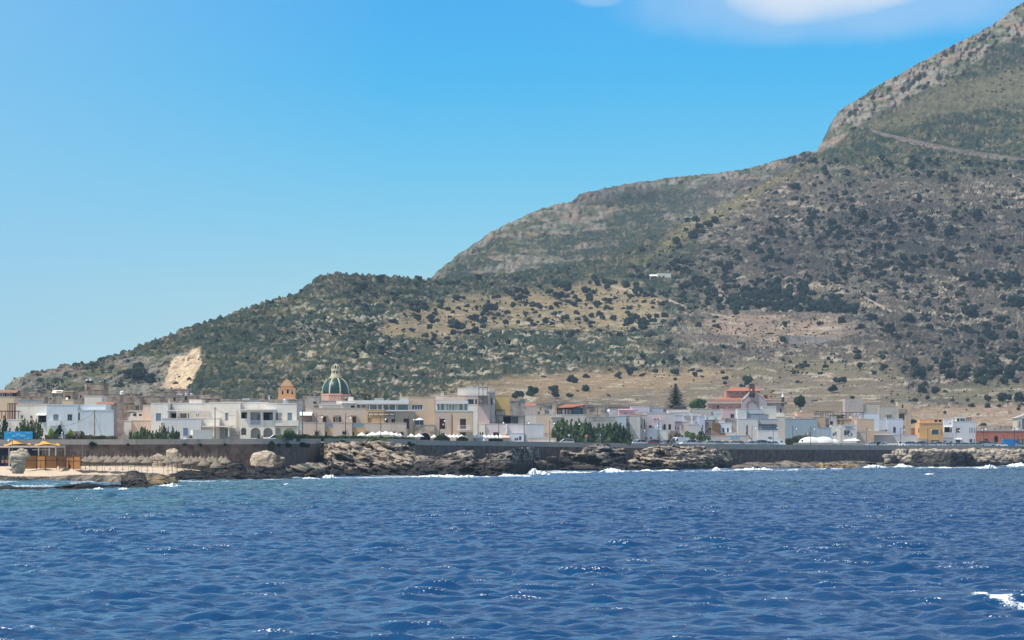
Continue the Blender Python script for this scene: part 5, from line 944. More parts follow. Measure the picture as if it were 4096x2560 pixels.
for x, lab in ((3420,'left of two metal tanks before the ruin'), (3434,'right of two metal tanks before the ruin')): tank(x, 1652, 1664, 12, 863, METAL, lab)
b = Bld('white walled roof terrace before the stone ruin', 3480, 866); b.block(3440, 3516, 1654, P((.70,.74,.78)), dep=4)
b = Bld('tall weathered stone ruin with a stepped broken top', 3450, 905); b.block(3381, 3453, 1596, P((.50,.42,.38),.16), dep=8, cap=False); b.block(3453, 3517, 1620, P((.54,.47,.40),.16), dD=.4, dep=8, cap=False); b.box('corner_stub', 3381, 3392, 1594, 1597, STONEL, 0, 1)
antenna(3518, 1575, 1660, 890, 'tall thin radio mast right of the stone ruin', 1)
b = Bld('tall grey stone house with a square tan stair tower', 3590, 900)
b.block(3517, 3594, 1626, P((.50,.46,.40),.2), op=[(3548,1661,3554,1680,'w'),(3556,1661,3562,1680,'w')]); b.block(3592, 3644, 1608, P((.56,.45,.33),.14), dD=-.8, dep=6, op=[(3607,1618,3614,1632,'hole'),(3596,1655,3618,1681,'w',IRON),(3613,1702,3619,1738,'hole',STONEG)]); b.box('rubble_band', 3593, 3626, 1636, 1653, STONEL, -.95, .12); b.box('stone_hood', 3542, 3566, 1656, 1660, STONEG, -.7, .7)
b = Bld('peach house side behind the little white residence', 3460, 846); b.block(3428, 3496, 1678, P((.70,.49,.34)), dD=2); b.block(3426, 3466, 1729, P((.62,.52,.42)), dD=-4, dep=4); antenna(3448, 1722, 1730, 841, 'white globe lamp on the peach house wall', 1)
b = Bld('white house with one tall red brown shuttered window', 3550, 872, tw=0)
b.block(3494, 3548, 1678, P((.62,.63,.64)), dD=1); b.block(3548, 3612, 1676, P((.66,.68,.74), .05), dD=0, op=[(3573,1708,3583,1731,'shut',mat('red_brown_shutter',(.11,.03,.03),.7)),(3609,1713,3610.5,1728,'hole')][:1]); b.box('vent', 3498, 3504, 1716, 1724, BROWN, -2.6, .3); b.box('vent', 3542, 3547, 1718, 1724, BROWN, -2.6, .3); b.block(3494, 3548, 1722, P((.62,.60,.62)), dD=-2, dep=2)
b = Bld('low pinkish house with a pale edged lean-to roof beside the white van', 3530, 858)
b.block(3452, 3478, 1738, P((.50,.38,.30)), dD=0, dep=5); b.block(3478, 3571, 1739, P((.66,.56,.52)), dD=-.6, op=[(3484,1766,3489,1773,'hole')]); b.block(3571, 3669, 1741, P((.64,.58,.56)), dD=.4, op=[(3608,1766,3618,1775,'hole',BROWN),(3642,1768,3660,1775,'hole',BROWN)]); mb = MB(); Dq = 857+b.sh; s_ = Dq/F
mb.extr([(0, zof(1738.5,Dq)), (120*s_, zof(1738.5,Dq)), (98*s_, zof(1725,Dq)), (40*s_, zof(1725,Dq))], 0, 4, ((3452-2048)*s_, Dq, 0)); mb.build('roof', P((.60,.48,.40)), b.e); b.box('roof_edge', 3452, 3573, 1737, 1740, WPAINT, -1.3, .3); b.box('bin_store', 3508, 3522, 1768, 1783, BROWN, -2.5, 1)
b = Bld('little white residence with a blue lettered sign above its window', 3378, 842, tw=0)
b.block(3325, 3364, 1701, P((.82,.78,.70)), dD=.6); b.block(3364, 3427, 1701, P((.72,.69,.64)), dD=-.4, op=[(3379,1723,3396,1741,'w',WPAINT)]); b.box('shutter', 3377, 3381, 1723, 1741, BROWN, -.6, .1); b.box('shutter', 3394, 3398, 1723, 1741, BROWN, -.6, .1); b.box('stone_hood', 3378, 3397, 1718, 1720, STONE, -.9, .5)
RES = b
gw = strip_wall('w', 3180, 3483, [(3180,1771),(3483,1772)], lambda u, D: gz(u) - .5, 7.0, 7.5, None, None, None).build('garden_wall', P((.66,.56,.46))); tag(gw, 'low cream garden wall before the white residence and dome tents', 'wall')
# orange, white and red buildings at the right
b = Bld('orange cube house with a dark square window', 3725, 885, tw=3)
OR = P((.72,.42,.18), .05)
b.block(3678, 3772, 1692, OR, op=[(3727,1719,3754,1738,'blue',IRON),(3725,1761,3758,1775,'hole',IRON),(3764,1720,3767,1738,'hole')]); b.box('roof_edge', 3678, 3772, 1690, 1693, P((.80,.56,.28)), -.15, .5); b.block(3679, 3772, 1678, P((.70,.44,.24)), dD=5, dep=5, op=[(3738,1677.5,3750,1688,'hole'),(3755,1678,3766,1688,'hole')]); b.pergola(3692, 3733, 1658, 1678, dD=5, dep=3, m=P((.7,.6,.52)), n=2, posts=2)
b.block(3670, 3718, 1755, P((.66,.52,.42)), dD=-2, dep=2, op=[(3673,1766,3679,1775,'hole'),(3684,1762,3716,1775,'hole',P((.45,.38,.34)))]); b.box('drainpipe', 3757, 3760, 1705, 1772, METAL, -.3, .2); b.box('shutter', 3674.5, 3678, 1713, 1730, BROWN, .5, .6)
b = Bld('white corner house with tall narrow windows and a roof room', 3840, 895, tw=0)
WR = P((.68,.67,.70), .06)
b.block(3776, 3812, 1675, P((.70,.68,.68)), dD=3, op=[(3798,1691,3804,1697,'w'),(3774,1709,3800,1730,'deep'),(3805,1716,3809,1724,'hole')]); b.block(3812, 3902, 1687, WR, dD=0, op=[(3824,1712,3841,1731,'shut',P((.3,.22,.2))),(3878,1711,3881,1732,'shut'),(3886,1711,3890,1732,'shut'),(3896,1711,3899,1732,'shut'),(3824,1757,3841,1776,'w',GREYSH),(3878,1756,3890,1776,'w',GREYSH),(3895,1756,3899,1776,'shut')])
b.block(3772, 3812, 1752, P((.62,.63,.66)), dD=0, dep=3, op=[(3773,1762,3786,1773,'shut',BLUESH),(3800,1765,3809,1774,'hole',STONE)]); b.box('balcony', 3772, 3811, 1729, 1750, WR, 0, 2.8); b.awning(3774, 3806, 1703, 1707, WPAINT, dD=2.8, out=1.8); b.awning(3818, 3846, 1753, 1758, WPAINT, dD=0, out=1.2)
b.block(3826, 3868, 1671, P(WHITE), dD=3, dep=4, ybot=1690, op=[(3828,1674,3837,1685,'hole'),(3842,1674,3858,1685,'w')]); b.box('canopy', 3826, 3866, 1668, 1671, WPAINT, 1.5, 5); b.pergola(3866, 3888, 1672, 1687, dD=1.5, dep=3, m=BROWN, n=4, posts=4)
mb = MB(); Dq = 895+b.sh; s_ = Dq/F; mb.extr([(0, zof(1688,Dq)), (14*s_, zof(1688,Dq)), (0, zof(1677,Dq))], 0, 4, ((3812-2048)*s_, Dq, 0)); mb.build('parapet', WR, b.e); antenna(3840, 1652, 1669, 900, 'knobbed vent on the roof room of the white corner house', 1)
b = Bld('long peeling red plastered warehouse with an arched door', 4020, 918, 'warehouse', 'warehouse')
RD = P((.46,.17,.115), .16)
b.block(3902, 4500, 1725, RD, op=[(3938,1755,3952,1768,'shut'),(3977,1743,3993,1780,'arch',BROWN),(4021,1755,4029,1776,'open'),(4077,1755,4086,1776,'open')], dep=12, capm=P((.55,.50,.50))); b.box('roof_edge', 3902, 4500, 1719.5, 1723, P((.50,.46,.48)), -.2, 12); b.block(3645, 3676, 1714, RD, dD=4, dep=6)
for x, lab in ((3944,'left white roof vent on the red warehouse'), (4071,'right white roof vent on the red warehouse')): tank(x, 1714, 1719.5, 10, 920, WPAINT, lab, dome=WPAINT)
b = Bld('pale stone chapel like building with a tall blue door at the right edge', 4096, 940, 'chapel', 'chapel'); b.block(4070, 4170, 1672, P((.56,.50,.42)), dep=10, op=[(4077,1687,4080,1709,'hole'),(4089,1676,4112,1716,'hole',P((.12,.22,.36)))]); b.gable(4066, 4175, 1651, 1672, P((.50,.46,.42)), side=True, dep=10)
b = Bld('low rubble stone field wall behind the red warehouse', 3990, 960, 'field_wall', 'wall'); b.block(3905, 4066, 1703, STONEL, dep=.8, cap=False)
# --- red roofed palace behind
PB = P((.50,.30,.25),.12); PT = mat('red_roof_tiles', (.50,.17,.085), .8, .12, 2)
b = Bld('old brown palace with bright red roofs, a clock turret and a gabled front', 2960, 1005, 'palace', 'palace'); s_ = 1005/F
b.block(2828, 2972, 1614, PB, dep=18, op=[(2836,1619,2846,1634,'w'),(2850,1619,2862,1635,'hole',P((.45,.2,.16))),(2868,1620,2876,1634,'shut')]); b.box('cornice', 2826, 2970, 1610, 1613.5, P((.66,.60,.52)), -.5, .8)
mb = MB()
for i in range(26): mb.frame(np.array(b.at(2833 + i*5.2, 1603, 1005)), (1,0,0), (0,1,0), (0,0,1), .27, .4, .62)
mb.frame(np.array(b.at(2832, 1609.5, 1005)), (1,0,0), (0,1,0), (0,0,1), 136*s_, .5, .6); mb.build('battlement', PB, b.e)
mb = MB(); vs = [b.at(2848,1602,1007), b.at(2975,1602,1007), b.at(2986,1587,1017), b.at(2900,1587,1017)]; vs += [b.at(2848,1602,1029), b.at(2975,1602,1029)]
mb.add(vs, [(0,1,2,3),(0,3,4),(3,2,5,4)]); mb.build('roof', PT, b.e); b.block(2905, 3040, 1564, PB, dD=10, dep=10, ybot=1592, cap=False, part='upper_storey', op=[(2917,1568,2928,1579,'w'),(2941,1567,2953,1580,'w'),(2965,1567,2976,1580,'w')])
mb = MB(); vs = [b.at(2903,1563.5,1013.5), b.at(3043,1563.5,1013.5), b.at(3026,1551,1020), b.at(2925,1551,1020), b.at(2905,1563.5,1027), b.at(3041,1563.5,1027)]; mb.add(vs, [(0,1,2,3),(0,3,4),(1,5,2),(4,3,2,5)]); mb.build('roof', PT, b.e)
mb = MB(); mb.extr([((x-2965)*s_, zof(y,1003)) for x, y in ((2965,1650),(3066,1650),(3066,1602),(3058,1599),(3028,1574),(3018,1566),(3002,1566),(2978,1594),(2965,1600))], 0, 16, ((2965-2048)*s_, 1003, 0)); mb.build('gable_front', P((.44,.38,.38),.08), b.e)
mb = MB()
for p, q in (((2967,1599),(3000,1568)), ((3020,1566),(3064,1600))): a, c = np.array(b.at(*p, 1002.8)), np.array(b.at(*q, 1002.8)); mb.add([a, c, c+np.array((0,0,.35)), a+np.array((0,0,.35)), a+np.array((0,.5,0)), c+np.array((0,.5,0)), c+np.array((0,.5,.35)), a+np.array((0,.5,.35))], [(0,1,2,3),(7,6,5,4),(3,2,6,7),(0,4,5,1)])
mb.build('coping', P((.66,.56,.42)), b.e); b.box('clock_turret', 2999, 3019, 1534, 1588, mat('dark_red_brick',(.16,.07,.06),.9), -2.6, 3); b.box('turret_cap', 3001, 3017, 1531, 1534, P((.5,.42,.34)), -2.4, 2.4)
c0 = b.at(3005, 1559.5, 1000.3); mb = MB(); mb.cyl((c0[0], c0[1], c0[2]), (c0[0], c0[1]+.15, c0[2]), .36, n=18); mb.build('clock_face', P((.7,.66,.62)), b.e)
mb = MB(); mb.frame(np.array(b.at(3002, 1549, 1000.35)), (1,0,0), (0,1,0), (0,0,1), .3, .1, 1.2); mb.build('slit', DARK, b.e)
for x in (2998, 3011): mb = MB(); p = b.at(x, 1590, 1002.4); mb.frame(np.array(p), (1,0,0), (0,1,0), (0,0,1), .5, .5, 1.4); mb.build('bracket', BROWN, b.e)
b.block(3064, 3136, 1612, P((.40,.34,.34),.14), dD=3, dep=12, op=[(3120,1634,3126,1650,'hole')]); b.box('cornice', 3046, 3137, 1609, 1611.5, P((.62,.56,.5)), 2.4, .6); mb = MB()
for i in range(18): mb.frame(np.array(b.at(3066 + i*3.7, 1608, 1008)), (1,0,0), (0,1,0), (0,0,1), .16, .3, .7)
mb.frame(np.array(b.at(3064, 1602, 1008)), (1,0,0), (0,1,0), (0,0,1), 6, .3, .12); mb.build('balustrade', PB, b.e); mb = MB(); mb.add([b.at(3040,1600,1010), b.at(3064,1600,1010), b.at(3100,1600,1010), b.at(3046,1582,1016), b.at(3064,1592,1016)], [(0,1,4,3),(1,2,4)]); mb.build('roof', TILEB, b.e)
p = b.at(3131, 1612, 1008); mb = MB(); mb.lathe((p[0], p[1], p[2]-1), [(.55,0),(.55,2.9),(.62,3.0),(.62,3.1)], 8); mb.build('turret', mat('dark_brick',(.13,.07,.06),.9), b.e); mb = MB(); mb.lathe((p[0], p[1], p[2]+2.1), [(.6,0),(.2,1.1),(.1,1.2),(.12,1.5),(.02,1.6)], 8); mb.build('turret_cap', WPAINT, b.e); b.box('chimney', 3056, 3070, 1580, 1594, mat('dark_brick',(.13,.07,.06),.9), 8, 1)
for x in (2890, 2922, 2955):
    mb = MB(); c0 = b.at(x, 1637, 1004.85); mb.cyl((c0[0], c0[1], c0[2]), (c0[0], c0[1]+.2, c0[2]), 1.0, n=16); mb.build('round_arch', P((.40,.20,.17)), b.e)
mb = MB(); c0 = b.at(3008, 1625, 1002.9)
for i in range(11):
    a = math.pi*i/10; mb.box((c0[0]+1.9*math.cos(a), c0[1], c0[2]+1.9*math.sin(a)), (.4, .12, .4))
mb.build('arch_stones', P((.30,.16,.14)), b.e)
# --- white house on the hill
p = surfA(2640, 1114); Dh = p[1]; b = Bld('small white house alone on the hillside with a shaded veranda', 2640, Dh - 6); b.e.location = (p[0], Dh - 6, p[2])
b.block(2630, 2684, 1093, P(WHITE), dep=9, ybot=1124, op=[(2636,1103,2642,1112,'hole'),(2652,1103,2658,1112,'hole')]); b.block(2604, 2630, 1096, P(WHITE), dD=4, dep=6, ybot=1124, cap=False, op=[(2606,1104,2627,1116,'deep')]); b.awning(2597, 2630, 1099, 1105, P(WHITE), dD=0, out=1.5); b.box('porch_post', 2600, 2602, 1104, 1118, WPAINT, -1.4, .3)
# ---------------------------------------------------------------- vegetation
def foliage_mat(name, dark, mid, light, sc=.8):
    m = bpy.data.materials.new(name); m.use_nodes = True; n = m.node_tree; L = n.links; b = n.nodes['Principled BSDF']
    b.inputs['Roughness'].default_value = .85; b.inputs['Specular IOR Level'].default_value = .15
    g = n.nodes.new('ShaderNodeNewGeometry'); no = n.nodes.new('ShaderNodeTexNoise'); no.inputs['Scale'].default_value = sc; no.inputs['Detail'].default_value = 4
    L.new(g.outputs['Position'], no.inputs['Vector']); oi = n.nodes.new('ShaderNodeObjectInfo')
    ad = n.nodes.new('ShaderNodeMath'); ad.operation = 'MULTIPLY_ADD'; L.new(oi.outputs['Random'], ad.inputs[0]); ad.inputs[1].default_value = .18; L.new(no.outputs['Fac'], ad.inputs[2])
    r = n.nodes.new('ShaderNodeValToRGB'); L.new(ad.outputs[0], r.inputs[0]); r.color_ramp.elements[0].position = .38; r.color_ramp.elements[0].color = (*dark, 1)
    r.color_ramp.elements[1].position = .78; r.color_ramp.elements[1].color = (*light, 1); e = r.color_ramp.elements.new(.56); e.color = (*mid, 1)
    L.new(r.outputs[0], b.inputs['Base Color']); return m
FH = foliage_mat('hill_foliage', (.009,.020,.020), (.017,.033,.027), (.040,.053,.031), .25)
FG = foliage_mat('green_foliage', (.025,.050,.020), (.055,.095,.035), (.10,.15,.05))
FT = foliage_mat('tamarisk_foliage', (.040,.070,.034), (.085,.130,.060), (.16,.21,.09))
FD = foliage_mat('dark_foliage', (.012,.026,.014), (.022,.045,.022), (.04,.07,.03))
FY = foliage_mat('yellow_green_foliage', (.09,.13,.02), (.17,.24,.03), (.26,.33,.06))
FP = foliage_mat('palm_fronds', (.08,.09,.04), (.15,.15,.06), (.26,.22,.10))
FO = foliage_mat('dry_fronds', (.18,.13,.08), (.28,.21,.13), (.36,.28,.18))
BARK = mat('bark', (.14, .10, .07), .9)
def crown_arrays(seed, blobs=9, leaves=420, flat=.75, leaf=.11, core=True, spread=.62, lo=.0):
    rng = np.random.RandomState(seed); V = []; Fa = []; k = 0
    cs = []
    for i in range(blobs):
        a = rng.rand()*6.28; r = spread * rng.rand()**.6; z = lo + (.35 + .45*rng.rand() - .35*r) * flat*1.4; cs.append((r*math.cos(a), r*math.sin(a), z, .26 + .20*rng.rand()))
    cs.append((0, 0, .45*flat + lo, .5))
    if core:
        for (x, y, z, r) in cs:
            n, m = 5, 8
            for j in range(n):
                ph = math.pi * (j + .5) / n
                for i in range(m):
                    th = 2*math.pi*i/m; q = r*.88*(.8 + .4*rng.rand()); V.append((x+q*math.sin(ph)*math.cos(th), y+q*math.sin(ph)*math.sin(th), z+q*math.cos(ph)*flat))
            for j in range(n-1):
                for i in range(m): Fa.append((k+j*m+i, k+j*m+(i+1) % m, k+(j+1)*m+(i+1) % m, k+(j+1)*m+i))
            k += n*m
    for i in range(leaves):
        c = cs[rng.randint(len(cs))]; d = rng.randn(3); d /= np.linalg.norm(d); d[2] = abs(d[2]) * .9 - .2; p = np.array(c[:3]) + d * c[3] * np.array((1, 1, flat)) * (.85 + .3*rng.rand())
        u = rng.randn(3); u /= np.linalg.norm(u); w = np.cross(u, d + .3*rng.randn(3)); w /= (np.linalg.norm(w) + 1e-6); s = leaf * (.6 + .8*rng.rand())
        V += [tuple(p - u*s), tuple(p - w*s*.6), tuple(p + u*s), tuple(p + w*s*.6)]; Fa.append((k, k+1, k+2, k+3)); k += 4
    return np.array(V), np.array(Fa)
BUSH = [crown_arrays(i, blobs=7 + i, leaves=170, flat=.6 + .08*(i % 3), leaf=.13) for i in range(6)]
BUSHL = [crown_arrays(40+i, blobs=2, leaves=22, flat=.62, leaf=.2) for i in range(4)]
bush_me = []
for i, (V, Fa) in enumerate(BUSH):
    o = mesh_np('hillside_bush', V, Fa, FH, False); bush_me.append(o.data); bpy.data.objects.remove(o)
# bushes and small trees of the hillside: (x, y, width px)
hb = []; rng = random.Random(5)
hand = [(3330,1568,56),(2700,1500,42),(2215,1568,48),(2342,1568,50),(2175,1515,28),(2290,1532,64),(2345,1515,40),(2398,1560,20),(2470,1515,34),(2520,1500,44),(2310,1570,20),(2280,1590,36),(2220,1590,46),(2130,1585,60),(2080,1590,50),(2060,1595,40),
 (3670,1510,80),(3690,1570,46),(3740,1575,50),(3700,1545,40),(3800,1515,60),(3850,1522,56),(3800,1475,60),(3860,1490,60),(3920,1510,70),(3980,1500,80),(4040,1515,90),(4080,1490,70),(3660,1608,26),(3640,1610,20),(3710,1600,30),(3810,1608,24),(3885,1630,34),(3950,1605,46),(4015,1604,70),(4080,1606,56),(3995,1630,28),(3950,1632,28),(3570,1612,26),(3600,1615,22),(3930,1712,46),(3650,1695,40),
 (3410,1598,24),(3190,1534,22),(3350,1532,44),(3370,1526,40),(2890,1500,26),(2900,1540,24),(2900,1520,30),(2990,1540,50),(2970,1550,30),(2700,1525,20),(2810,1512,20),(2780,1505,30),
 (792,1298,14),(1860,1250,28),(1900,1280,40),(1700,1240,36),(1760,1240,36),(1750,1290,30),(1760,1225,40),(2140,1230,50),(2240,1195,56),(2225,1225,28),(2300,1230,34),(2140,1255,26),(2140,1305,22),(2170,1302,20),(2510,1260,28),(2530,1287,24),(2260,1280,40),(2080,1200,56),(1960,1245,80),(1830,1320,90),(1900,1330,50),(1740,1260,30),(2065,1205,30),(2360,1205,30),(2440,1210,20),(1310,1097,10),(1375,1100,14),(1500,1106,14),
 (4040,1130,100),(3960,1125,60),(4010,1210,50),(3640,1205,40),(3800,950,80),(3910,880,70),(3990,850,60),(3720,900,46),(3640,850,50),(3450,880,60),(3180,760,50),(3100,780,40),(3330,905,50),(3260,860,40),(3560,1000,46),(3490,950,40),(3630,1295,80),(3700,1290,50),(3560,1330,60),(3520,1310,40),(3790,1340,50),(3140,1305,30),(3370,1295,40),(3280,1300,36),(3130,1370,40),(3330,1430,30),(3430,1440,36),(3230,1470,24),(3220,1460,30),(3950,1350,60),(4050,1360,70),(4000,1330,50),(3880,1270,80),(4060,1240,90),
 (780,1300,10),(1450,1098,10),(600,1372,6),(540,1520,110),(600,1535,70),(480,1560,60),(560,1500,70)]
for h in hand: hb.append(h)
ZN = [  # region polygon box (x0,x1,y0,y1), count, size range
 (2700,4110,880,1260,800,(16,50)), (3200,4110,640,900,330,(10,32)), (3400,4110,480,640,50,(6,16)), (2500,3300,780,1000,90,(12,34)), (2500,2950,1000,1320,260,(16,46)), (3400,4110,1260,1480,130,(16,50)), (2700,3500,1390,1500,90,(12,34)), (1400,2620,1110,1300,460,(12,44)),
 (1200,2700,1290,1450,330,(14,42)), (1000,1500,1120,1300,120,(10,34)), (1500,2700,1440,1520,90,(10,34)), (700,1400,1250,1540,180,(10,30)), (2000,3600,1500,1640,60,(6,16)), (3560,4110,1560,1660,40,(8,24)), (200,900,1430,1560,90,(8,26)), (600,1300,1180,1420,60,(6,14)), (3900,4110,1420,1540,24,(40,70)), (3000,4110,620,1250,420,(12,44)), (3500,4110,1260,1500,200,(14,54)), (3800,4110,60,480,40,(5,14))]
for (x0, x1, y0, y1, n, (a, c)) in ZN:
    for _ in range(n):
        x, y = rng.uniform(x0, x1), rng.uniform(y0, y1); q = rng.random(); hb.append((x, y, a + (c - a) * q*q*q))
hb = [h for h in hb if h[1] > float(interp(CREST_A, h[0])) - 1 or h in hand]
# the pine grove
for _ in range(130):
    t = rng.random(); x = 2915 + 500*t; lim = 1250 - 115*math.sin(math.pi*min(1, max(0, (t*.95+.08))))**.8; y = rng.uniform(lim, 1252); hb.append((x, y, rng.uniform(34, 52), 'pine'))
def excluded(x, y): return 2590 < x < 2690 and 1085 < y < 1150
hb = [h for h in hb if not excluded(h[0], h[1])]
hb.sort(key=lambda h: -h[2]); big = hb[:300]; rest = hb[300:]
def zone(x, y, w, pine):
    l, g = zone0(x, y, w, pine); size = 'large' if w > 52 else 'medium sized' if w > 36 else 'small'
    if pine: return ('dark pine %s the dense grove above the road, %s' % ('at the foot of' if y > 1228 else 'at the top of' if y < 1180 else 'inside', 'left end' if x < 3030 else 'left centre' if x < 3150 else 'right centre' if x < 3270 else 'right end')), g
    where = 'at the far right' if x > 3800 else 'right of the pine grove' if x > 3430 else 'above the palace side of town' if x > 2850 else 'below the white hill house' if x > 2450 else 'in the middle' if x > 1800 else 'at the left'
    return size + ' ' + l + ', ' + where, g
def zone0(x, y, w, pine):
    if pine: return 'dark pine of the dense grove above the terraced road', 'pines of the dense grove'
    if y > 1560 and x > 3500: return 'dark tree on the dry field above the town', 'trees on the fields above the town'
    if y > 1470: return 'dark bush on the golden field', 'bushes on the golden field'
    if x > 2700 and y < 1260: return 'dark bush on the stony slope', 'bushes on the stony right slope'
    if x > 2700: return 'dark tree on the lower slope', 'trees on the lower right slope'
    if y < 1320: return 'dark tree on the sunny slope', 'trees on the sunny middle slope'
    return 'dark bush on the shaded lower slope', 'bushes on the shaded lower slope'
for i, h in enumerate(big):
    x, y, w = h[:3]; pine = len(h) > 3; p = surfA(x, y); s = p[1] / F; me = bush_me[i % 6]
    o = bpy.data.objects.new('pine_tree' if pine else 'hillside_bush', me); C.objects.link(o); r = w/2*s
    o.location = (p[0], p[1] - r*.2, p[2] + .25); o.scale = (r, r*.9, r*rng.uniform(1.25, 1.55)*(1.1 if pine else 1)); o.rotation_euler = (0, 0, rng.random()*6.28)
    l, g = zone(x, y, w, pine); tag(o, l, 'tree' if w > 40 or pine else 'bush', g)
Vs = []; Fs = []; k = 0
extra = []
for _ in range(13000):      # low maquis shrubs
    x = rng.uniform(150, 4150); yc = float(np.interp(x, [c[0] for c in CREST_A], [c[1] for c in CREST_A])); y = yc + (1600 - yc) * rng.random()**.9
    extra.append((x, y, 5 + 12*rng.random()**1.6))
tx = np.array([e_[0] for e_ in extra]); ty = np.array([e_[1] for e_ in extra]); keep = np.ones(len(extra))
for pts, _ in TANS[:3]: keep = keep * (1 - .93*poly_mask(tx, ty, pts, 20, 50, 10))
keep = keep * (1 - .8*poly_mask(tx, ty, CLIFF, 10, 81, 20)) * (1 - poly_mask(tx, ty, QUARRY, 5, 99, 10))
extra = [e_ for e_, kk in zip(extra, keep) if rng.random() < kk]
for h in rest + extra:
    x, y, w = h[:3]; p = surfA(x, y); r = w/2*p[1]/F; V, Fa = BUSHL[rng.randrange(4)] if w < 18 else BUSH[rng.randrange(6)]
    a = rng.random()*6.28; c, sn = math.cos(a), math.sin(a); V2 = np.stack([(V[:,0]*c - V[:,1]*sn)*r + p[0], (V[:,0]*sn + V[:,1]*c)*r + p[1], V[:,2]*r*rng.uniform(1.2, 1.6) + p[2] + .2], -1)
    Vs.append(V2); Fs.append(Fa + k); k += len(V)
o = mesh_np('maquis_shrubs', np.concatenate(Vs), np.concatenate(Fs), FH, False); tag(o, 'low maquis scrub and small far bushes covering the hillside', 'scrub', kind='stuff')
# roads, tracks and retaining walls on the hill
def drape(name, pts, w, m, label=None, cat=None, lift=.9, wall=0.0, n=8):
    P_ = []; 
    for i in range(len(pts)-1):
        for t in np.linspace(0, 1, n, endpoint=False): P_.append((pts[i][0]*(1-t)+pts[i+1][0]*t, pts[i][1]*(1-t)+pts[i+1][1]*t))
    P_.append(pts[-1]); mb = MB(); vs = []
    for (x, y) in P_:
        p = surfA(x, y); q = 3.0; vs += [(p[0], p[1] - q, p[2] + lift - .2), (p[0], p[1] - q, p[2] + lift + w), (p[0], p[1] + q + w*2, p[2] + lift + w), (p[0], p[1] - q - .5, p[2] - 2.5)]
    fs = []
    for i in range(len(P_)-1): a = i*4; b_ = a+4; fs += [(a, b_, b_+1, a+1), (a+1, b_+1, b_+2, a+2), (a+3, b_+3, b_, a)]
    mb.add(vs, fs); o = mb.build(name, m)
    return tag(o, label, cat, kind=None if cat else 'structure')
TRK = mat('stony_track', (.50, .40, .31), .95, .12, .3); RW = masonry('terrace_stone', (.36,.28,.23), (.30,.24,.20), (.2,.17,.15), .5)
drape('road', [(3453,523),(3468,514),(3485,528),(3550,546),(3694,578),(3836,606),(3980,628),(4110,646),(4300,660)], 1.0, RW)
drape('road', [(3453,1196),(3520,1230),(3589,1268),(3600,1276)], .8, TRK); drape('road', [(3391,1280),(3480,1277),(3600,1272)], .6, TRK)
drape('path', [(2371,1132),(2410,1140),(2480,1156),(2556,1174)], .3, TRK); drape('path', [(2674,1203),(2720,1225),(2760,1240)], .5, TRK); drape('path', [(2785,1254),(2850,1262),(2903,1270)], .3, TRK); drape('path', [(4030,700),(4060,715),(4110,735)], .5, TRK)
drape('path', [(3940,1442),(4020,1450),(4110,1458)], .3, TRK)
drape('retaining_wall', [(2690,1362),(2760,1364),(2850,1366),(2946,1366)], 3.4, RW, 'left stone retaining wall standing above the dark scrub', 'retaining wall', lift=.3)
drape('retaining_wall', [(2909,1256),(3050,1262),(3200,1266),(3366,1272)], 2.2, RW, 'long brown retaining wall below the pine grove', 'retaining wall', lift=.3)
drape('retaining_wall', [(3480,1198),(3560,1228),(3638,1260)], 1.2, RW, 'short stone wall climbing beside the hairpin road', 'retaining wall', lift=.3)
drape('quarried_outcrop', [(3138,1366),(3200,1366),(3290,1372),(3362,1374)], 3.0, mat('grey_rock_face', (.34,.30,.27), .9, .3, .5, bump=.6, bscale=.6), 'vertical grey quarried rock face below the road', 'rock face', lift=.3)
# trees and plants of the town
def tree(name, label, px, yb, yt, wpx, D, fm, seed, cat='tree', trunk=.2, flat=1.0, leaves=900, leaf=.09, group=None, blobs=16, spread=.66):
    s = D / F; x, _, z0 = at(px, yb, D); h = (yb - yt) * s; e = empty(name, (x, D, z0), label, cat, group)
    V, Fa = crown_arrays(seed, blobs=blobs, leaves=leaves, flat=1.0, leaf=leaf, spread=spread); r = wpx/2*s; zz = V[:,2]; zz = (zz - zz.min())/(zz.max() - zz.min())
    V2 = np.stack([V[:,0]*r/.95, V[:,1]*r/.95, (trunk + (1 - trunk)*zz)*h], -1); mesh_np('crown', V2, Fa, fm, False, parent=e)
    mb = MB(); mb.cyl((0,0,-.6), (0.05*r,0,h*(trunk + .3)), max(.08, r*.09), max(.05, r*.05), 8)
    for i in range(4):
        a = i*1.7 + seed; mb.cyl((.03*r,0,h*trunk*.8), (r*.5*math.cos(a), r*.5*math.sin(a), h*(trunk + .35)), max(.05, r*.05), .03, 6)
    mb.build('trunk', BARK, e, local=True); return e
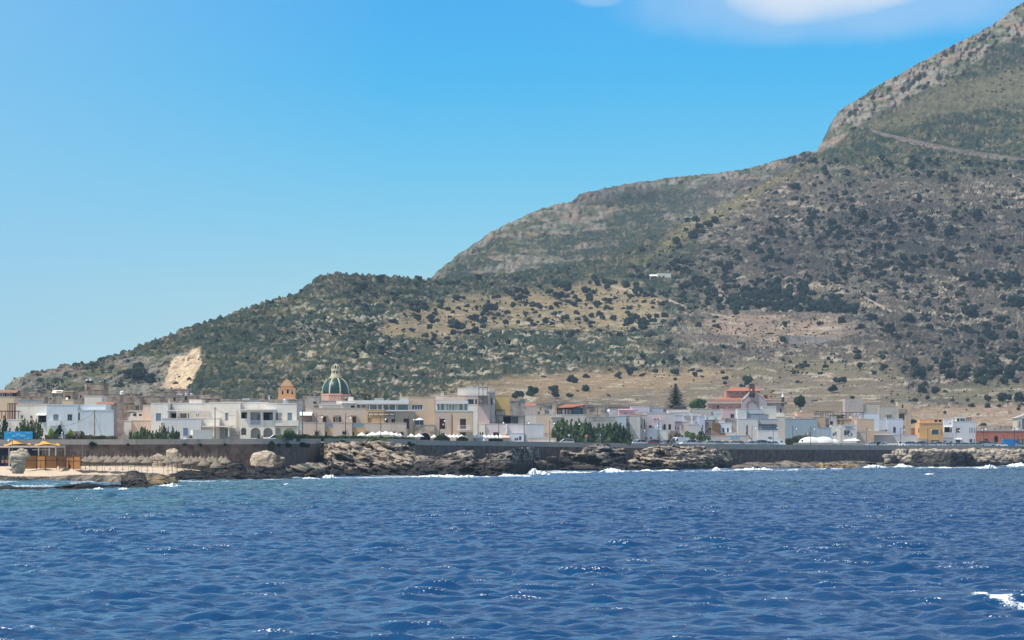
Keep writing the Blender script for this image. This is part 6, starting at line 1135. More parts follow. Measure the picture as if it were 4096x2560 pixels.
def spiky(name, label, px, yb, yt, wpx, D, fm, seed, cat='bush', n=26, group=None):
    """tamarisk like shrub: upright feathery plumes"""
    s = D / F; x, _, z0 = at(px, yb, D); h = (yb - yt)*s; e = empty(name, (x, D, z0), label, cat, group); rng = np.random.RandomState(seed); V = []; Fa = []; k = 0; r = wpx/2*s
    for i in range(n):
        a = rng.rand()*6.28; q = rng.rand()**.5; bx, by = r*q*math.cos(a), r*.7*q*math.sin(a); hh = h*(1 - .55*q*q)*(.75 + .3*rng.rand()); lean = (bx*.15 + .1*h*rng.randn()*.4, by*.1)
        for j in range(46):
            t = rng.rand()**.8; rad = r*.30*(1.1 - t)*(.6 + .7*rng.rand()); th = rng.rand()*6.28; p = np.array((bx + lean[0]*t + rad*math.cos(th), by + lean[1]*t + rad*math.sin(th), hh*t)); u = np.array((.35*rng.randn(), .35*rng.randn(), 1.0)); u /= np.linalg.norm(u); w = np.cross(u, rng.randn(3)); w /= np.linalg.norm(w)+1e-6; ss = r*.095*(.7 + .7*rng.rand())
            V += [tuple(p-u*ss*1.5), tuple(p-w*ss*.7), tuple(p+u*ss*1.5), tuple(p+w*ss*.7)]; Fa.append((k,k+1,k+2,k+3)); k += 4
    mesh_np('crown', np.array(V), np.array(Fa), fm, False, parent=e); mb = MB()
    for i in range(5): a = i*1.3; mb.cyl((0,0,-.5), (r*.5*math.cos(a), r*.4*math.sin(a), h*.6), .1, .04, 6)
    mb.cyl((0,0,-.6), (0,0,h*.75), .14, .04, 6); mb.build('trunk', BARK, e, local=True); return e
def palm(name, label, px, yb, yt, wpx, D, seed, dry=.5, group='small palms along the promenade'):
    s = D / F; x, _, z0 = at(px, yb, D); h = (yb - yt)*s; r = wpx/2*s; e = empty(name, (x, D, z0), label, 'palm', group); rng = random.Random(seed)
    mb = MB(); mb.lathe((0,0,-.5), [(r*.3,0),(r*.34,h*.3),(r*.26,h*.6+.5)], 10); mb.build('trunk', BARK, e, local=True)
    for kind, fm, n, el0, el1 in (('fronds', FP, 22, .1, 1.3), ('dry_fronds', FO, 26, -1.35, -.3)):
        mb = MB()
        for i in range(n):
            a = rng.random()*6.28; el = rng.uniform(el0, el1); L_ = r*rng.uniform(.85, 1.15)*(1.0 if kind == 'fronds' else .95); c = np.array((0, 0, h*.68)); d = np.array((math.cos(a)*math.cos(el), math.sin(a)*math.cos(el), math.sin(el))); side = np.array((-math.sin(a), math.cos(a), 0)); pts = []
            for t in (0, .35, .7, 1): pts.append(c + d*L_*t + np.array((0,0,-.35*L_*t*t)))
            for t0, t1, w0, w1 in ((0,1,.04,.12), (1,2,.12,.10), (2,3,.10,.01)):
                p0, p1 = pts[t0], pts[t1]; mb.add([p0 - side*w0*L_, p0 + side*w0*L_, p1 + side*w1*L_, p1 - side*w1*L_], [(0,1,2,3)])
        mb.build(kind, fm, e, local=True)
    return e
def conifer(label, px, yb, yt, wpx, D, seed, fm=FD, tiers=17, name='norfolk_pine', dens=1.0):
    s = D / F; x, _, z0 = at(px, yb, D); h = (yb - yt)*s; r = wpx/2*s; e = empty(name, (x, D, z0), label, 'tree'); rng = random.Random(seed); mb = MB(); V = []; Fa = []; k = 0
    mb.cyl((0,0,-1), (0,0,h), r*.07, .03, 8)
    for t in range(tiers):
        f = t/(tiers-1); z = h*(.12 + .86*f); rr = r*(1 - f)**.8*rng.uniform(.85, 1.1) + .15
        for i in range(9):
            a = 2*math.pi*i/9 + t*.5; L_ = rr*rng.uniform(.75, 1.1); tip = np.array((L_*math.cos(a), L_*math.sin(a), z + L_*.16)); base = np.array((0, 0, z)); mb.cyl(base, tip, .05, .02, 4)
            for j in range(int(10*dens)):
                q = (j+1)/10.0/dens*.95; p = base*(1-q) + tip*q; sd = np.array((-math.sin(a), math.cos(a), 0)); w = r*.10*(1.2 - q*.6); up = np.array((0,0,1))*w*.55; dd = (tip - base)/np.linalg.norm(tip - base)*w*.8
                V += [tuple(p - sd*w - dd*.3), tuple(p - up*.4 - dd), tuple(p + sd*w + dd*.6), tuple(p + up + dd*.5)]; Fa.append((k,k+1,k+2,k+3)); V += [tuple(p - up - dd), tuple(p - sd*w*.4), tuple(p + up*.8 + dd), tuple(p + sd*w*.4)]; Fa.append((k+4,k+5,k+6,k+7)); k += 8
    mb.build('trunk', BARK, e, local=True); mesh_np('crown', np.array(V), np.array(Fa), fm, False, parent=e)
conifer('tall tiered Norfolk pine standing above the lavender houses', 2703, 1650, 1535, 100, 980, 3)
conifer('dark araucaria behind the beige seafront houses', 1776, 1590, 1520, 36, 800, 5, tiers=12)
conifer('second dark tree on the slope right of the araucaria', 1845, 1575, 1516, 40, 860, 6, tiers=9, name='dark_tree')
tree('round_headed_pine', 'round headed dark pine alone right of the palace', 3200, 1648, 1578, 46, 1020, FD, 9, trunk=.25, leaves=700)
tree('broadleaf_tree', 'loose green broadleaf tree between the Norfolk pine and the palace', 2793, 1650, 1592, 78, 970, FG, 10, leaves=1100, leaf=.07)
tree('broadleaf_tree', 'yellowish low tree crown right of the round headed pine', 3350, 1690, 1655, 60, 985, FT, 12)
for i, (x, yt, w, lab) in enumerate(((2258,1672,86,'leftmost tall tamarisk tree by the no parking sign'), (2330,1674,96,'second tall tamarisk tree behind the no entry sign'), (2400,1690,80,'third tamarisk tree beside the blue road sign'), (2460,1686,96,'rightmost broad tamarisk tree before the palms'), (2290,1690,60,'slim tamarisk between the two left tall ones'))):
    spiky('tamarisk_tree', lab, x, 1778, yt, w*1.12, 787, FT, 20+i, 'tree', n=60, group='tamarisk trees by the promenade')
tree('round_shrub', 'round bright green shrub beside the first small palm', 2495, 1780, 1724, 36, 800, FT, 31, cat='bush', trunk=.1)
for i, (x, yt, w, lab) in enumerate(((2478,1730,32,'yellowish small palm against the round green shrub'), (2528,1727,34,'dry small palm with a shaggy skirt before the white wall'), (2584,1741,26,'small palm under the left street lamp of the palm row'), (2635,1740,24,'slim small palm before the white low building'), (2685,1745,30,'dry leaning palm left of the white camper'), (2728,1735,34,'half hidden palm behind the white camper'), (2784,1735,34,'green topped palm right of the white camper'))):
    palm('palm', lab, x, 1782, yt, w, 804 if x < 2700 else 826, 40+i)
tree('bare_tree', 'brown leafless looking tree behind the white camper', 2700, 1775, 1722, 58, 824, foliage_mat('brown_twigs', (.06,.05,.04), (.12,.10,.08), (.18,.15,.12)), 50, leaves=900, leaf=.05)
tree('dark_shrub', 'dark round shrub right of the white camper', 2762, 1785, 1722, 56, 832, FG, 51, cat='bush', trunk=.1); spiky('tamarisk_tree', 'feathery green tree above the dark round shrub', 2805, 1778, 1716, 66, 836, FT, 52, 'tree')
palm('date_palm', 'dark date palm crown rising behind the glazed veranda', 1462, 1625, 1572, 48, 730, 60, group=None)
for x, yt, w, lab, sd in ((14,1660,54,'dark tree at the left edge above the billboard',61), (112,1654,60,'feathery tree rising behind the blue billboard',62), (148,1668,50,'second feathery tree right of the blue billboard',63), (80,1690,50,'low feathery shrub behind the blue billboard',64), (574,1697,38,'left clump of green tamarisk before the pinkish house',65), (655,1684,44,'tallest green tamarisk before the white villa',66), (612,1714,60,'low green tamarisk between the taller ones',67), (690,1706,50,'right end of the green tamarisk clump by the white truck',68)):
    spiky('tamarisk_shrub', lab, x, 1764, yt, w, 576, FT if x > 400 else FD if x < 30 else FG, sd, n=26, group='tamarisk shrubs above the beach')
for x, yt, w, fm, lab, sd in ((202,1710,38,FY,'bright yellow green bush before the long white house',71), (237,1697,42,FD,'dark round bush before the long white house',72), (280,1714,34,FY,'small yellow green bush right of the dark round bush',73), (325,1722,30,FG,'small olive bush by the little stone pillar',74), (545,1725,40,FG,'loose green bush beside the agave',75), (1152,1719,56,FG,'clipped round green hedge bush before the white arches',76), (1120,1737,36,FG,'low hedge bush beside the dark car',77)):
    tree('garden_bush', lab, x, 1766, yt, w, 574, fm, sd, cat='bush', trunk=.05, leaves=500, leaf=.1)
def agave(label, px, yb, yt, wpx, D, seed, m=FG):
    s = D/F; x, _, z0 = at(px, yb, D); e = None; rng = random.Random(seed); mb = MB(); h = (yb-yt)*s; r = wpx/2*s
    for i in range(30):
        a = rng.random()*6.28; el = rng.uniform(.3, 1.45); d = np.array((math.cos(a)*math.cos(el)*r, math.sin(a)*math.cos(el)*r, math.sin(el)*h)); sd = np.array((-math.sin(a), math.cos(a), 0))*r*.09; o_ = np.array((x, D, z0))
        mb.add([o_ - sd, o_ + sd, o_ + d*.6 + sd*.8, o_ + d, o_ + d*.6 - sd*.8], [(0,1,2,3,4)])
    return tag(mb.build('agave', m), label, 'plant')
agave('big spiky agave in front of the pinkish house', 522, 1764, 1712, 46, 576, 1); agave('darker spiky plant right of the big agave', 556, 1764, 1722, 36, 577, 2, FD)
agave('grey green agave clump before the middle white arch', 1035, 1768, 1730, 36, 574, 3); agave('small agave before the right white arch', 1048, 1768, 1738, 22, 573.4, 4)
def hedge(label, u0, u1, ytop, ybot, D0, D1, fm, seed, n=2600, th=2.0, leaf=.16, name='hedge'):
    rng = np.random.RandomState(seed); V = []; Fa = []; k = 0; nb = int((u1-u0)/4); 
    for i in range(n):
        t = rng.rand(); u = u0 + (u1-u0)*t; D = (D0 + (D1-D0)*t if D0 else wallD(u) + 1.5) + rng.rand()*th; zt = zof(np.interp(t, *ytop), D); zb = zof(ybot, D); z = zb + (zt - zb)*(rng.rand()**.5)*(.85 + .25*vn(u/14.0, 3, 1, seed)); p = np.array(((u-2048)/F*D, D, z)); uu = rng.randn(3); uu /= np.linalg.norm(uu); w = np.cross(uu, rng.randn(3)); w /= np.linalg.norm(w); s = leaf*(.6 + .8*rng.rand())
        V += [tuple(p-uu*s), tuple(p-w*s*.7), tuple(p+uu*s), tuple(p+w*s*.7)]; Fa.append((k,k+1,k+2,k+3)); k += 4
    us = np.linspace(u0, u1, nb)
    for i in range(len(us)-1):
        for (ua, ub) in ((us[i], us[i+1]),):
            ta = (ua-u0)/(u1-u0); tb = (ub-u0)/(u1-u0); Da, Db = (D0+(D1-D0)*ta+th*.4, D0+(D1-D0)*tb+th*.4) if D0 else (wallD(ua)+1.5+th*.4, wallD(ub)+1.5+th*.4); za, zb_ = zof(np.interp(ta, *ytop), Da)-.2, zof(np.interp(tb, *ytop), Db)-.2
            V += [((ua-2048)/F*Da, Da, zof(ybot, Da)), ((ub-2048)/F*Db, Db, zof(ybot, Db)), ((ub-2048)/F*Db, Db, zb_), ((ua-2048)/F*Da, Da, za)]; Fa.append((k,k+1,k+2,k+3)); k += 4
    return tag(mesh_np(name, np.array(V), np.array(Fa), fm, False), label, 'hedge' if name == 'hedge' else 'bush')
hedge('long clipped hedge behind the parapet in front of the beige terrace', 1160, 1475, ([0,.1,.3,1],[1741,1738,1742,1746]), 1766, 0, 0, FG, 5, n=4200)
hedge('low hedge and rough grass before the long white house', 180, 470, ([0,.3,1],[1742,1738,1746]), 1772, 571, 572, foliage_mat('dry_hedge', (.08,.08,.045), (.14,.13,.07), (.20,.18,.10)), 6, n=3200)
hedge('low hedge patches between the terrace and the white parasols', 1475, 1660, ([0,.4,1],[1748,1745,1752]), 1768, 654, 662, FG, 7, n=1600)
hedge('rounded hedge before the white parasols', 1735, 1800, ([0,.3,.7,1],[1752,1741,1741,1752]), 1768, 0, 0, FG, 8, n=900); hedge('second rounded hedge left of the white van', 1826, 1872, ([0,.3,.7,1],[1754,1747,1747,1754]), 1768, 0, 0, FG, 9, n=700)
hedge('low hedge right of the white van', 1955, 2012, ([0,.4,1],[1756,1753,1757]), 1768, 0, 0, FD, 10, n=500)
hedge('reedy green hedge before the blue grey building', 3140, 3262, ([0,.3,.6,1],[1756,1748,1741,1745]), 1782, 908, 908, FT, 11, n=1500, leaf=.2)
hedge('green creeping plants hanging over the parapet behind the pale cliff', 1345, 1390, ([0,.5,1],[1766,1757,1766]), 1776, 640, 640.5, FT, 12, n=400, th=1, name='creeper')
hedge('grassy tuft on top of the pale cliff', 1465, 1545, ([0,.5,1],[1758,1752,1758]), 1768, 622, 624, FT, 13, n=900, th=4, name='creeper')
hedge('green weeds on the slope left of the pale cliff', 1140, 1216, ([0,.5,1],[1836,1814,1796]), 1856, 590, 612, FT, 14, n=1500, th=5, name='creeper')
for x, y, w, h, lab in ((372,1776,30,20,'green caper bush growing from the seawall above the bamboo screen'), (512,1778,10,7,'tiny caper tuft on the seawall left'), (740,1779,18,6,'thin row of weeds under the parapet'), (801,1780,12,12,'small dark caper bush under the parapet'), (901,1779,9,9,'tiny dark caper tuft under the parapet'), (1086,1778,26,34,'large caper bush hanging on the seawall before the arches'), (1115,1779,12,14,'small caper bush right of the large one'), (1150,1780,24,20,'dark caper bush pair under the parapet'), (1205,1778,66,22,'row of dark caper bushes where the seawall bends away'), (1636,1777,24,26,'caper bush on the seawall above the lower cliff'), (1655,1777,10,8,'small caper tuft right of the caper bush above the lower cliff')):
    D_ = wallD(x) - .3; hedge(lab, x-w/2, x+w/2, ([0,.5,1],[y-h*.1, y-h*.45, y-h*.1]), y+h*.5, D_-.6, D_-.6, FD, int(x), n=int(w*9), th=1.1, leaf=.17, name='caper_bush')
# ---------------------------------------------------------------- beach and promenade furniture
THATCH = mat('thatch', (.30, .24, .18), .95, .2, 6); POLE = mat('weathered_pole', (.30, .24, .18), .9)
def parasol_thatch():
    e = empty('thatched_parasol', (0, 0, 0), 'grey thatched beach parasol on a timber post', 'parasol', 'thatched parasols set out in rows on the beach')
    mb = MB(); mb.lathe((0,0,0), [(1.42,1.55),(1.5,1.62),(1.38,1.78),(.85,2.02),(.4,2.30),(.10,2.55),(.04,2.6)], 14); mb.build('thatched_roof', THATCH, e, local=True)
    mb = MB(); mb.cyl((0,0,-.4), (0,0,3.1), .06, .05, 7); mb.build('post', POLE, e, local=True)
    mb = MB()
    for q in (-1.25, 1.25): mb.cyl((q,.0,-.4), (q,.0,1.62), .05, .04, 6)
    for k in range(8):
        a = k*math.pi/4; mb.cyl((0,0,1.35), (1.35*math.cos(a), 1.35*math.sin(a), 1.58), .03, n=5)
    mb.build('braces', POLE, e, local=True)
    mb = MB(); mb.box((0,0,.55), (.9,.6,.05)); mb.box((0,0,.3), (.06,.06,.5)); mb.build('shelf', POLE, e, local=True); return e
proto = parasol_thatch(); first = True
spots = [(342,0),(387,0),(440,0),(491,0),(539,0),(589,0),(630,1),(672,0),(708,0),(755,0),(784,1),(816,0),(865,0),(903,1),(361,2),(377,2),(409,1),(427,2),(461,1),(473,2),(506,2),(523,1),(569,2),(606,1),(650,2),(659,2),(685,2),(736,1),(765,2),(801,2),(850,2),(885,2),(835,1),(560,1)]
spots.sort(); rng = random.Random(2)
names = ['front row', 'middle row', 'back row']
for i, (x, row) in enumerate(spots):
    D = 521 + row*9 + rng.uniform(-1, 1) + (4 if x > 700 else 0); o = proto if first else copy_tree(proto); first = False
    zb = beach_z(x, D); s = D/F; ytip = (1824, 1823, 1821)[row] + (2 if x > 740 else 0); zt = zof(ytip, D); k = (zt - zb) / 2.58
    o.location = ((x-2048)*s, D, zb); o.scale = (.82, .82, k); o.rotation_euler = (0, 0, rng.random())
    nb = sum(1 for q in spots[:i] if q[1] == row); side = 'near the bamboo screen' if x < 430 else 'left of the quarried rocks' if x < 610 else 'beside the quarried rocks' if x < 730 else 'towards the black ledge'
    tot = [q for q in spots if q[1] == row]; nth = ['first','second','third','fourth','fifth','sixth','seventh','eighth','ninth','tenth','eleventh','twelfth','thirteenth'][tot.index((x, row))]
    o['label'] = 'thatched parasol, %s from the left in the %s, %s' % (nth, names[row], side)
BAMB = mat('bamboo_screen', (.50, .25, .085), .9, .12, 5); BAMB2 = mat('bamboo_screen_shaded', (.42, .20, .08), .9, .12, 5)
def panel(x0, x1, D0, D1, y0, y1, lab):
    P0 = np.array(at(x0, y1, D0)); P1 = np.array(at(x1, y1, D1)); h = (y1-y0)*D0/F; P1[2] = P0[2]; w = np.linalg.norm(P1-P0); ax = (P1-P0)/w; ay = np.array((-ax[1], ax[0], 0)); e = empty('bamboo_screen', tuple(P0), lab, 'screen', 'bamboo screen panels on the sand'); mb = MB(); n = int(w/.07)
    for i in range(n): mb.frame(P0 + ax*(w*i/n) + ay*(.02*(i % 3)), ax, ay, (0,0,1), w/n*.96, .03, h*(.98 + .02*((i*7) % 5)/5))
    mb.build('cane_panel', BAMB, e); mb = MB()
    for q in (0, w-.07): mb.frame(P0 + ax*q - ay*.07 - np.array((0,0,.5)), ax, ay, (0,0,1), .07, .06, h + .6)
    mb.frame(P0 + ax*.07 - ay*.05 + np.array((0,0,h*.62)), ax, ay, (0,0,1), w-.14, .04, .05); mb.frame(P0 + ax*.07 - ay*.05 + np.array((0,0,h*.97)), ax, ay, (0,0,1), w-.14, .04, .05); mb.build('frame', BROWN, e)
for a in ((98,147,522,524,1822,1875,'leftmost bamboo screen panel behind the stone pillar'), (148,181,525,523,1822,1873,'second bamboo screen panel from the left'), (182,228,523,524,1823,1873,'wide third bamboo screen panel'), (236,265,522,527,1823,1875,'turned bamboo screen panel right of the gap'), (265,295,528,524,1827,1873,'dim bamboo screen panel set back at the right'), (295,322,523,520,1824,1876,'last bamboo screen panel before the parasols')): panel(*a)
# beach bar
ORC = mat('orange_canvas', (.85, .42, .08), .85, .06)
e = empty('beach_bar', at(80, 1870, 540), 'low dark beach bar hut under two peaked orange canopies at the left', 'beach bar')
s_ = 538/F; bx = lambda x: (x-2048)*s_
mb = MB(); mb.frame((bx(-160), 538, 1.2), (1,0,0), (0,1,0), (0,0,1), (145+160)*s_, 8, zof(1793,538)-1.2); mb.build('hut', mat('navy_boards', (.028,.04,.10), .8), e)
mb = MB(); mb.frame((bx(-170), 533.5, zof(1790,538)), (1,0,0), (0,1,0), (0,0,1), (236+170)*s_, 12, .35); mb.build('flat_roof', P((.62,.55,.5)), e)
for x in (49, 166, 208, 234): mb = MB(); mb.frame((bx(x), 534, 1.2), (1,0,0), (0,1,0), (0,0,1), .2, .2, zof(1790.5,538)-1.2); mb.build('post', P((.7,.62,.52)), e)
for x in (-60, 20, 96, 120): mb = MB(); mb.frame((bx(x), 537.9, 2.0), (1,0,0), (0,1,0), (0,0,1), 1.3, .12, 1.6); mb.build('door', P((.10,.13,.2)), e)
mb = MB(); mb.frame((bx(140), 535, zof(1800,538)), (1,0,0), (0,1,0), (0,0,1), 3.2, 3, .1); mb.build('awning', CANVAS, e)
for (pk, yk, pts, lab) in ((54, 1762, [(14,1785),(124,1779),(110,1782),(22,1781)], ''), (173, 1763, [(136,1784),(240,1783),(225,1779),(150,1779)], '')):
    K = at(pk, yk, 539); Q = [at(pts[0][0], pts[0][1], 535), at(pts[1][0], pts[1][1], 535), at(pts[2][0], pts[2][1], 545), at(pts[3][0], pts[3][1], 545)]; vs = []; n = 9
    for i in range(4):
        A, B_ = np.array(Q[i]), np.array(Q[(i+1) % 4])
        for a in np.linspace(0, 1, n, endpoint=False):
            e0 = A*(1-a) + B_*a; e0[2] += .35*math.sin(math.pi*a)
            for t in np.linspace(0, 1, n): p = e0*(1-t) + np.array(K)*t; p[2] -= .55*math.sin(math.pi*t)*(1-t)*.9; vs.append(p)
    m_ = 4*n; fs = [(i*n+j, ((i+1) % m_)*n+j, ((i+1) % m_)*n+j+1, i*n+j+1) for i in range(m_) for j in range(n-1)]; mb = MB(); mb.add(vs, fs); mb.build('canopy', ORC, e, smooth=True)
mb = MB(); mb.cyl(at(240,1784,535), at(261,1788,535), .04, n=5); mb.cyl(at(260,1870,535), at(260,1784,535), .12, n=7); mb.cyl(at(182,1780,534), at(182,1868,534), .09, n=6); mb.cyl(at(170,1782,534), at(170,1868,534), .07, n=6); mb.cyl(at(49,1764,533.8), at(49,1868,533.8), .1, n=6); mb.build('mast', POLE, e)
for x, y in ((331,1777),(282,1805),(292,1812),(312,1810)): mb = MB(); mb.cyl(at(x, 1868, 545), at(x, y, 545), .09 if x == 331 else .06, .06, 6); tag(mb.build('wooden_pole', POLE), {331:'tallest bare wooden pole behind the thatched parasols',282:'bare wooden pole behind the second bamboo panel group',292:'short bare pole beside the taller bare pole',312:'thin bare pole left of the tallest one'}[x], 'pole')
for x, lab in ((12,'left potted green plant before the beach bar'), (28,'right potted green plant before the beach bar')):
    D = 524; e = empty('potted_plant', at(x, 1850, D), lab, 'potted plant'); p = at(x, 1852, D); mb = MB(); mb.lathe((p[0], p[1], p[2]), [(.22,0),(.34,.5),(.36,.55)], 12); mb.build('pot', CLAY, e); o = agave('x', x, 1844, 1820, 16, D, int(x), FY); o.name = 'leaves'; o.parent = e; o.matrix_parent_inverse = __import__('mathutils').Matrix.Translation(-Vector(e.location)); del o['label']; del o['category']
# billboard
def text(txt, px, py, D, h, m, name='lettering', parent=None, bold=0.0, tw=0.0, align='CENTER'):
    cu = bpy.data.curves.new(name, 'FONT'); cu.body = txt; cu.size = h*D/F/.7; cu.align_x = align; cu.align_y = 'CENTER'; cu.extrude = .015; cu.offset = bold; o = bpy.data.objects.new(name, cu); C.objects.link(o)
    dg = bpy.context.evaluated_depsgraph_get(); me = bpy.data.meshes.new_from_object(o.evaluated_get(dg)); bpy.data.objects.remove(o); me.materials.clear(); me.materials.append(m)
    o = bpy.data.objects.new(name, me); C.objects.link(o); o.rotation_euler = (R(90), 0, 0); p = Vector(at(px, py, D)); o.location = p
    if parent: o.parent = parent; o.location = p - Vector(parent.location)
    return o
BLUEP = mat('sky_blue_board', (.02, .34, .66), .6, .05); WT = mat('white_lettering', (.62, .80, .88), .6, .02)
e = empty('billboard', at(73, 1762, 558), 'wide sky blue billboard with white lettering above the beach bar', 'billboard')
mb = MB(); mb.frame(at(16, 1757, 558), (1,0,0), (0,1,0), (0,0,1), 114*558/F, .15, 31*558/F); mb.build('board', BLUEP, e)
mb = MB()
for x in (21, 69, 122): mb.cyl(at(x, 1800, 558.3), at(x, 1727, 558.3), .07, n=6)
mb.build('frame', IRON, e)
text('sea', 54, 1742.5, 557.9, 8, WT, parent=e); text('club', 91, 1742.5, 557.9, 8, WT, parent=e); text('bar snack', 38, 1731, 557.9, 3.4, WT, parent=e); text('solarium', 112, 1731, 557.9, 3.4, WT, parent=e); text('relax', 34, 1753, 557.9, 3.4, WT, parent=e); text('ristorante', 106, 1753, 557.9, 3.4, WT, parent=e)
mb = MB()
for i in range(5): a = math.pi*i/4; c0 = at(73, 1741, 557.85); mb.box((c0[0]+.32*math.cos(a), c0[1], c0[2]+.3*math.sin(a)), (.14,.04,.14), 0)
mb.build('emblem', WT, e)
for x, lab in ((34, 'white globe lamp on the parapet by the billboard'),): p = at(x, 1767, 552); mb = MB(); mb.lathe((p[0], p[1], p[2]), [(.05,-.3),(.05,0),(.16,.06),(.22,.2),(.16,.36),(.04,.42)], 10); tag(mb.build('globe_lamp', WPAINT), lab, 'lamp')
SG = mat('dark_lettering', (.03,.03,.03), .7); o = text("Tempo di mare", 1527, 1704, 671.7, 6.5, SG); o.name = 'house_lettering'; tag(o, 'dark lettering reading Tempo di mare on the beige terrace wall', 'lettering')
BL = mat('blue_lettering', (.08,.16,.45), .6); D_ = RES.D - .62; text('RESIDENCE', 3395, 1707, D_, 5.0, BL, parent=RES.e, bold=.01); text('mare blu', 3395, 1714, D_, 2.2, BL, parent=RES.e); mb = MB(); mb.frame(at(3380, 1711.5, RES.D-.55), (1,0,0), (0,1,0), (0,0,1), 30*RES.D/F, .1, 9*RES.D/F); mb.build('sign_board', P((.62,.66,.74)), RES.e)
# stone pillar, rider, small walls at the left
b = Bld('little square stone gate pillar house with a dark niche beside the hedge', 308, 572, 'gate_pillar', 'pillar'); b.block(293, 323, 1725, STONEL, dep=1.2, op=[(303,1734,310,1745,'hole')], cap=False)
e = empty('person', at(245, 1762, 570), 'person in pale clothes riding a scooter past the hedge', 'person'); s_ = 570/F; p = at(245, 1762, 570); mb = MB()
def skin(name, pts, edges, rad, m, parent, sub=1):
    me = bpy.data.meshes.new(name); me.from_pydata(pts, edges, []); o = bpy.data.objects.new(name, me); C.objects.link(o); o.modifiers.new('s', 'SKIN'); 
    for v, r in zip(me.skin_vertices[0].data, rad): v.radius = (r, r)
    me.skin_vertices[0].data[0].use_root = True
    o.modifiers.new('u', 'SUBSURF').levels = sub; me.materials.append(m)
    if parent: o.parent = parent
    return o
SKINM = mat('skin', (.42,.25,.17), .6)
CL = mat('pale_shirt', (.62,.64,.62), .9)
skin('body', [(0,0,.78),(0,.0,1.05),(.12,0,1.32),(.16,0,1.42),(.18,0,1.52),(.20,0,1.62),(.14,.2,1.3),(.32,.2,1.08),(.52,.15,1.05),(.14,-.2,1.3),(.32,-.2,1.08),(.52,-.15,1.05),(.34,.12,.72),(.30,.12,.35),(.42,.12,.32),(.34,-.12,.72),(.30,-.12,.35),(.42,-.12,.32)],
     [(0,1),(1,2),(2,3),(3,4),(4,5),(2,6),(6,7),(7,8),(2,9),(9,10),(10,11),(0,12),(12,13),(13,14),(0,15),(15,16),(16,17)], [.17,.16,.18,.07,.10,.10,.07,.05,.04,.07,.05,.04,.10,.07,.05,.10,.07,.05], CL, e)
mb = MB(); mb.lathe((.2,0,1.5), [(.135,0),(.15,.08),(.12,.2),(.04,.25)], 12); mb.build('helmet', WPAINT, e, local=True, smooth=True)
e = empty('scooter', at(247, 1762, 570), 'grey motor scooter ridden past the hedge', 'scooter'); mb = MB()
for x in (-.55, .75): mb.cyl((x,-.05,.22), (x,.05,.22), .24, n=16)
mb.build('wheels', IRON, e, local=True); mb = MB(); mb.box((-.25,0,.6), (.8,.3,.3)); mb.box((.2,0,.3), (.6,.3,.1)); mb.cyl((.75,0,.22), (.55,0,1.0), .06, n=8); mb.box((.62,0,.65), (.12,.4,.6)); mb.cyl((.52,-.3,1.02), (.52,.3,1.02), .03, n=6); mb.build('body', mat('grey_enamel', (.35,.38,.38), .4), e, local=True)
e.location.x += .0
# utility poles and street lamps
def upole(label, px, y0, y1, D, r=.13, m=POLE, lean=0):
    mb = MB(); mb.cyl(at(px + lean, y1, D), at(px, y0, D), r, r*.75, 8); mb.box(at(px, y0 + 5, D), (.7, .08, .08)); return tag(mb.build('utility_pole', m), label, 'pole')
upole('wooden utility pole before the long white house', 378, 1640, 1760, 572, .14); upole('wooden utility pole before the white villa', 860, 1629, 1762, 573, .12); upole('pale utility pole at the corner of the arched house', 1210, 1626, 1760, 600, .13, mat('pale_concrete', (.45,.41,.36), .9))
def wire(label, a, c, sag, D0, D1):
    A, B_ = np.array(at(*a, D0)), np.array(at(*c, D1)); mb = MB(); pts = [A*(1-t) + B_*t - np.array((0,0,sag*4*t*(1-t))) for t in np.linspace(0, 1, 9)]
    for i in range(8): mb.cyl(pts[i], pts[i+1], .025, n=4)
    return tag(mb.build('power_cable', IRON), label, 'cable')
wire('sagging cable from the left utility pole to the white house', (378,1652), (245,1705), .5, 572, 588); wire('stay cable from the left utility pole to the ground', (378,1655), (408,1744), .1, 572, 574); wire('cable from the middle utility pole to the arched house', (861,1636), (945,1664), .3, 573, 588)
def lamp_proto():
    e = empty('street_lamp', (0,0,0), 'x', 'street lamp', 'street lamps along the promenade'); mb = MB(); mb.lathe((0,0,0), [(.13,0),(.13,.5),(.075,.55),(.06,3.2),(.045,5.4),(.07,5.42),(.02,5.55)], 8); mb.build('post', IRON, e, local=True)
    mb = MB(); pts = [(0,0,4.6),(.15,0,4.85),(.4,0,5.05),(.8,0,5.12),(1.05,0,5.1),(1.05,0,4.95)]
    for i in range(5): mb.cyl(pts[i], pts[i+1], .03, n=6)
    mb.build('arm', IRON, e, local=True); mb = MB(); mb.lathe((1.05,0,4.62), [(.27,0),(.24,.08),(.12,.2),(.05,.32)], 12); mb.build('lamp_shade', METAL, e, local=True, smooth=True); return e
proto = lamp_proto(); first = True
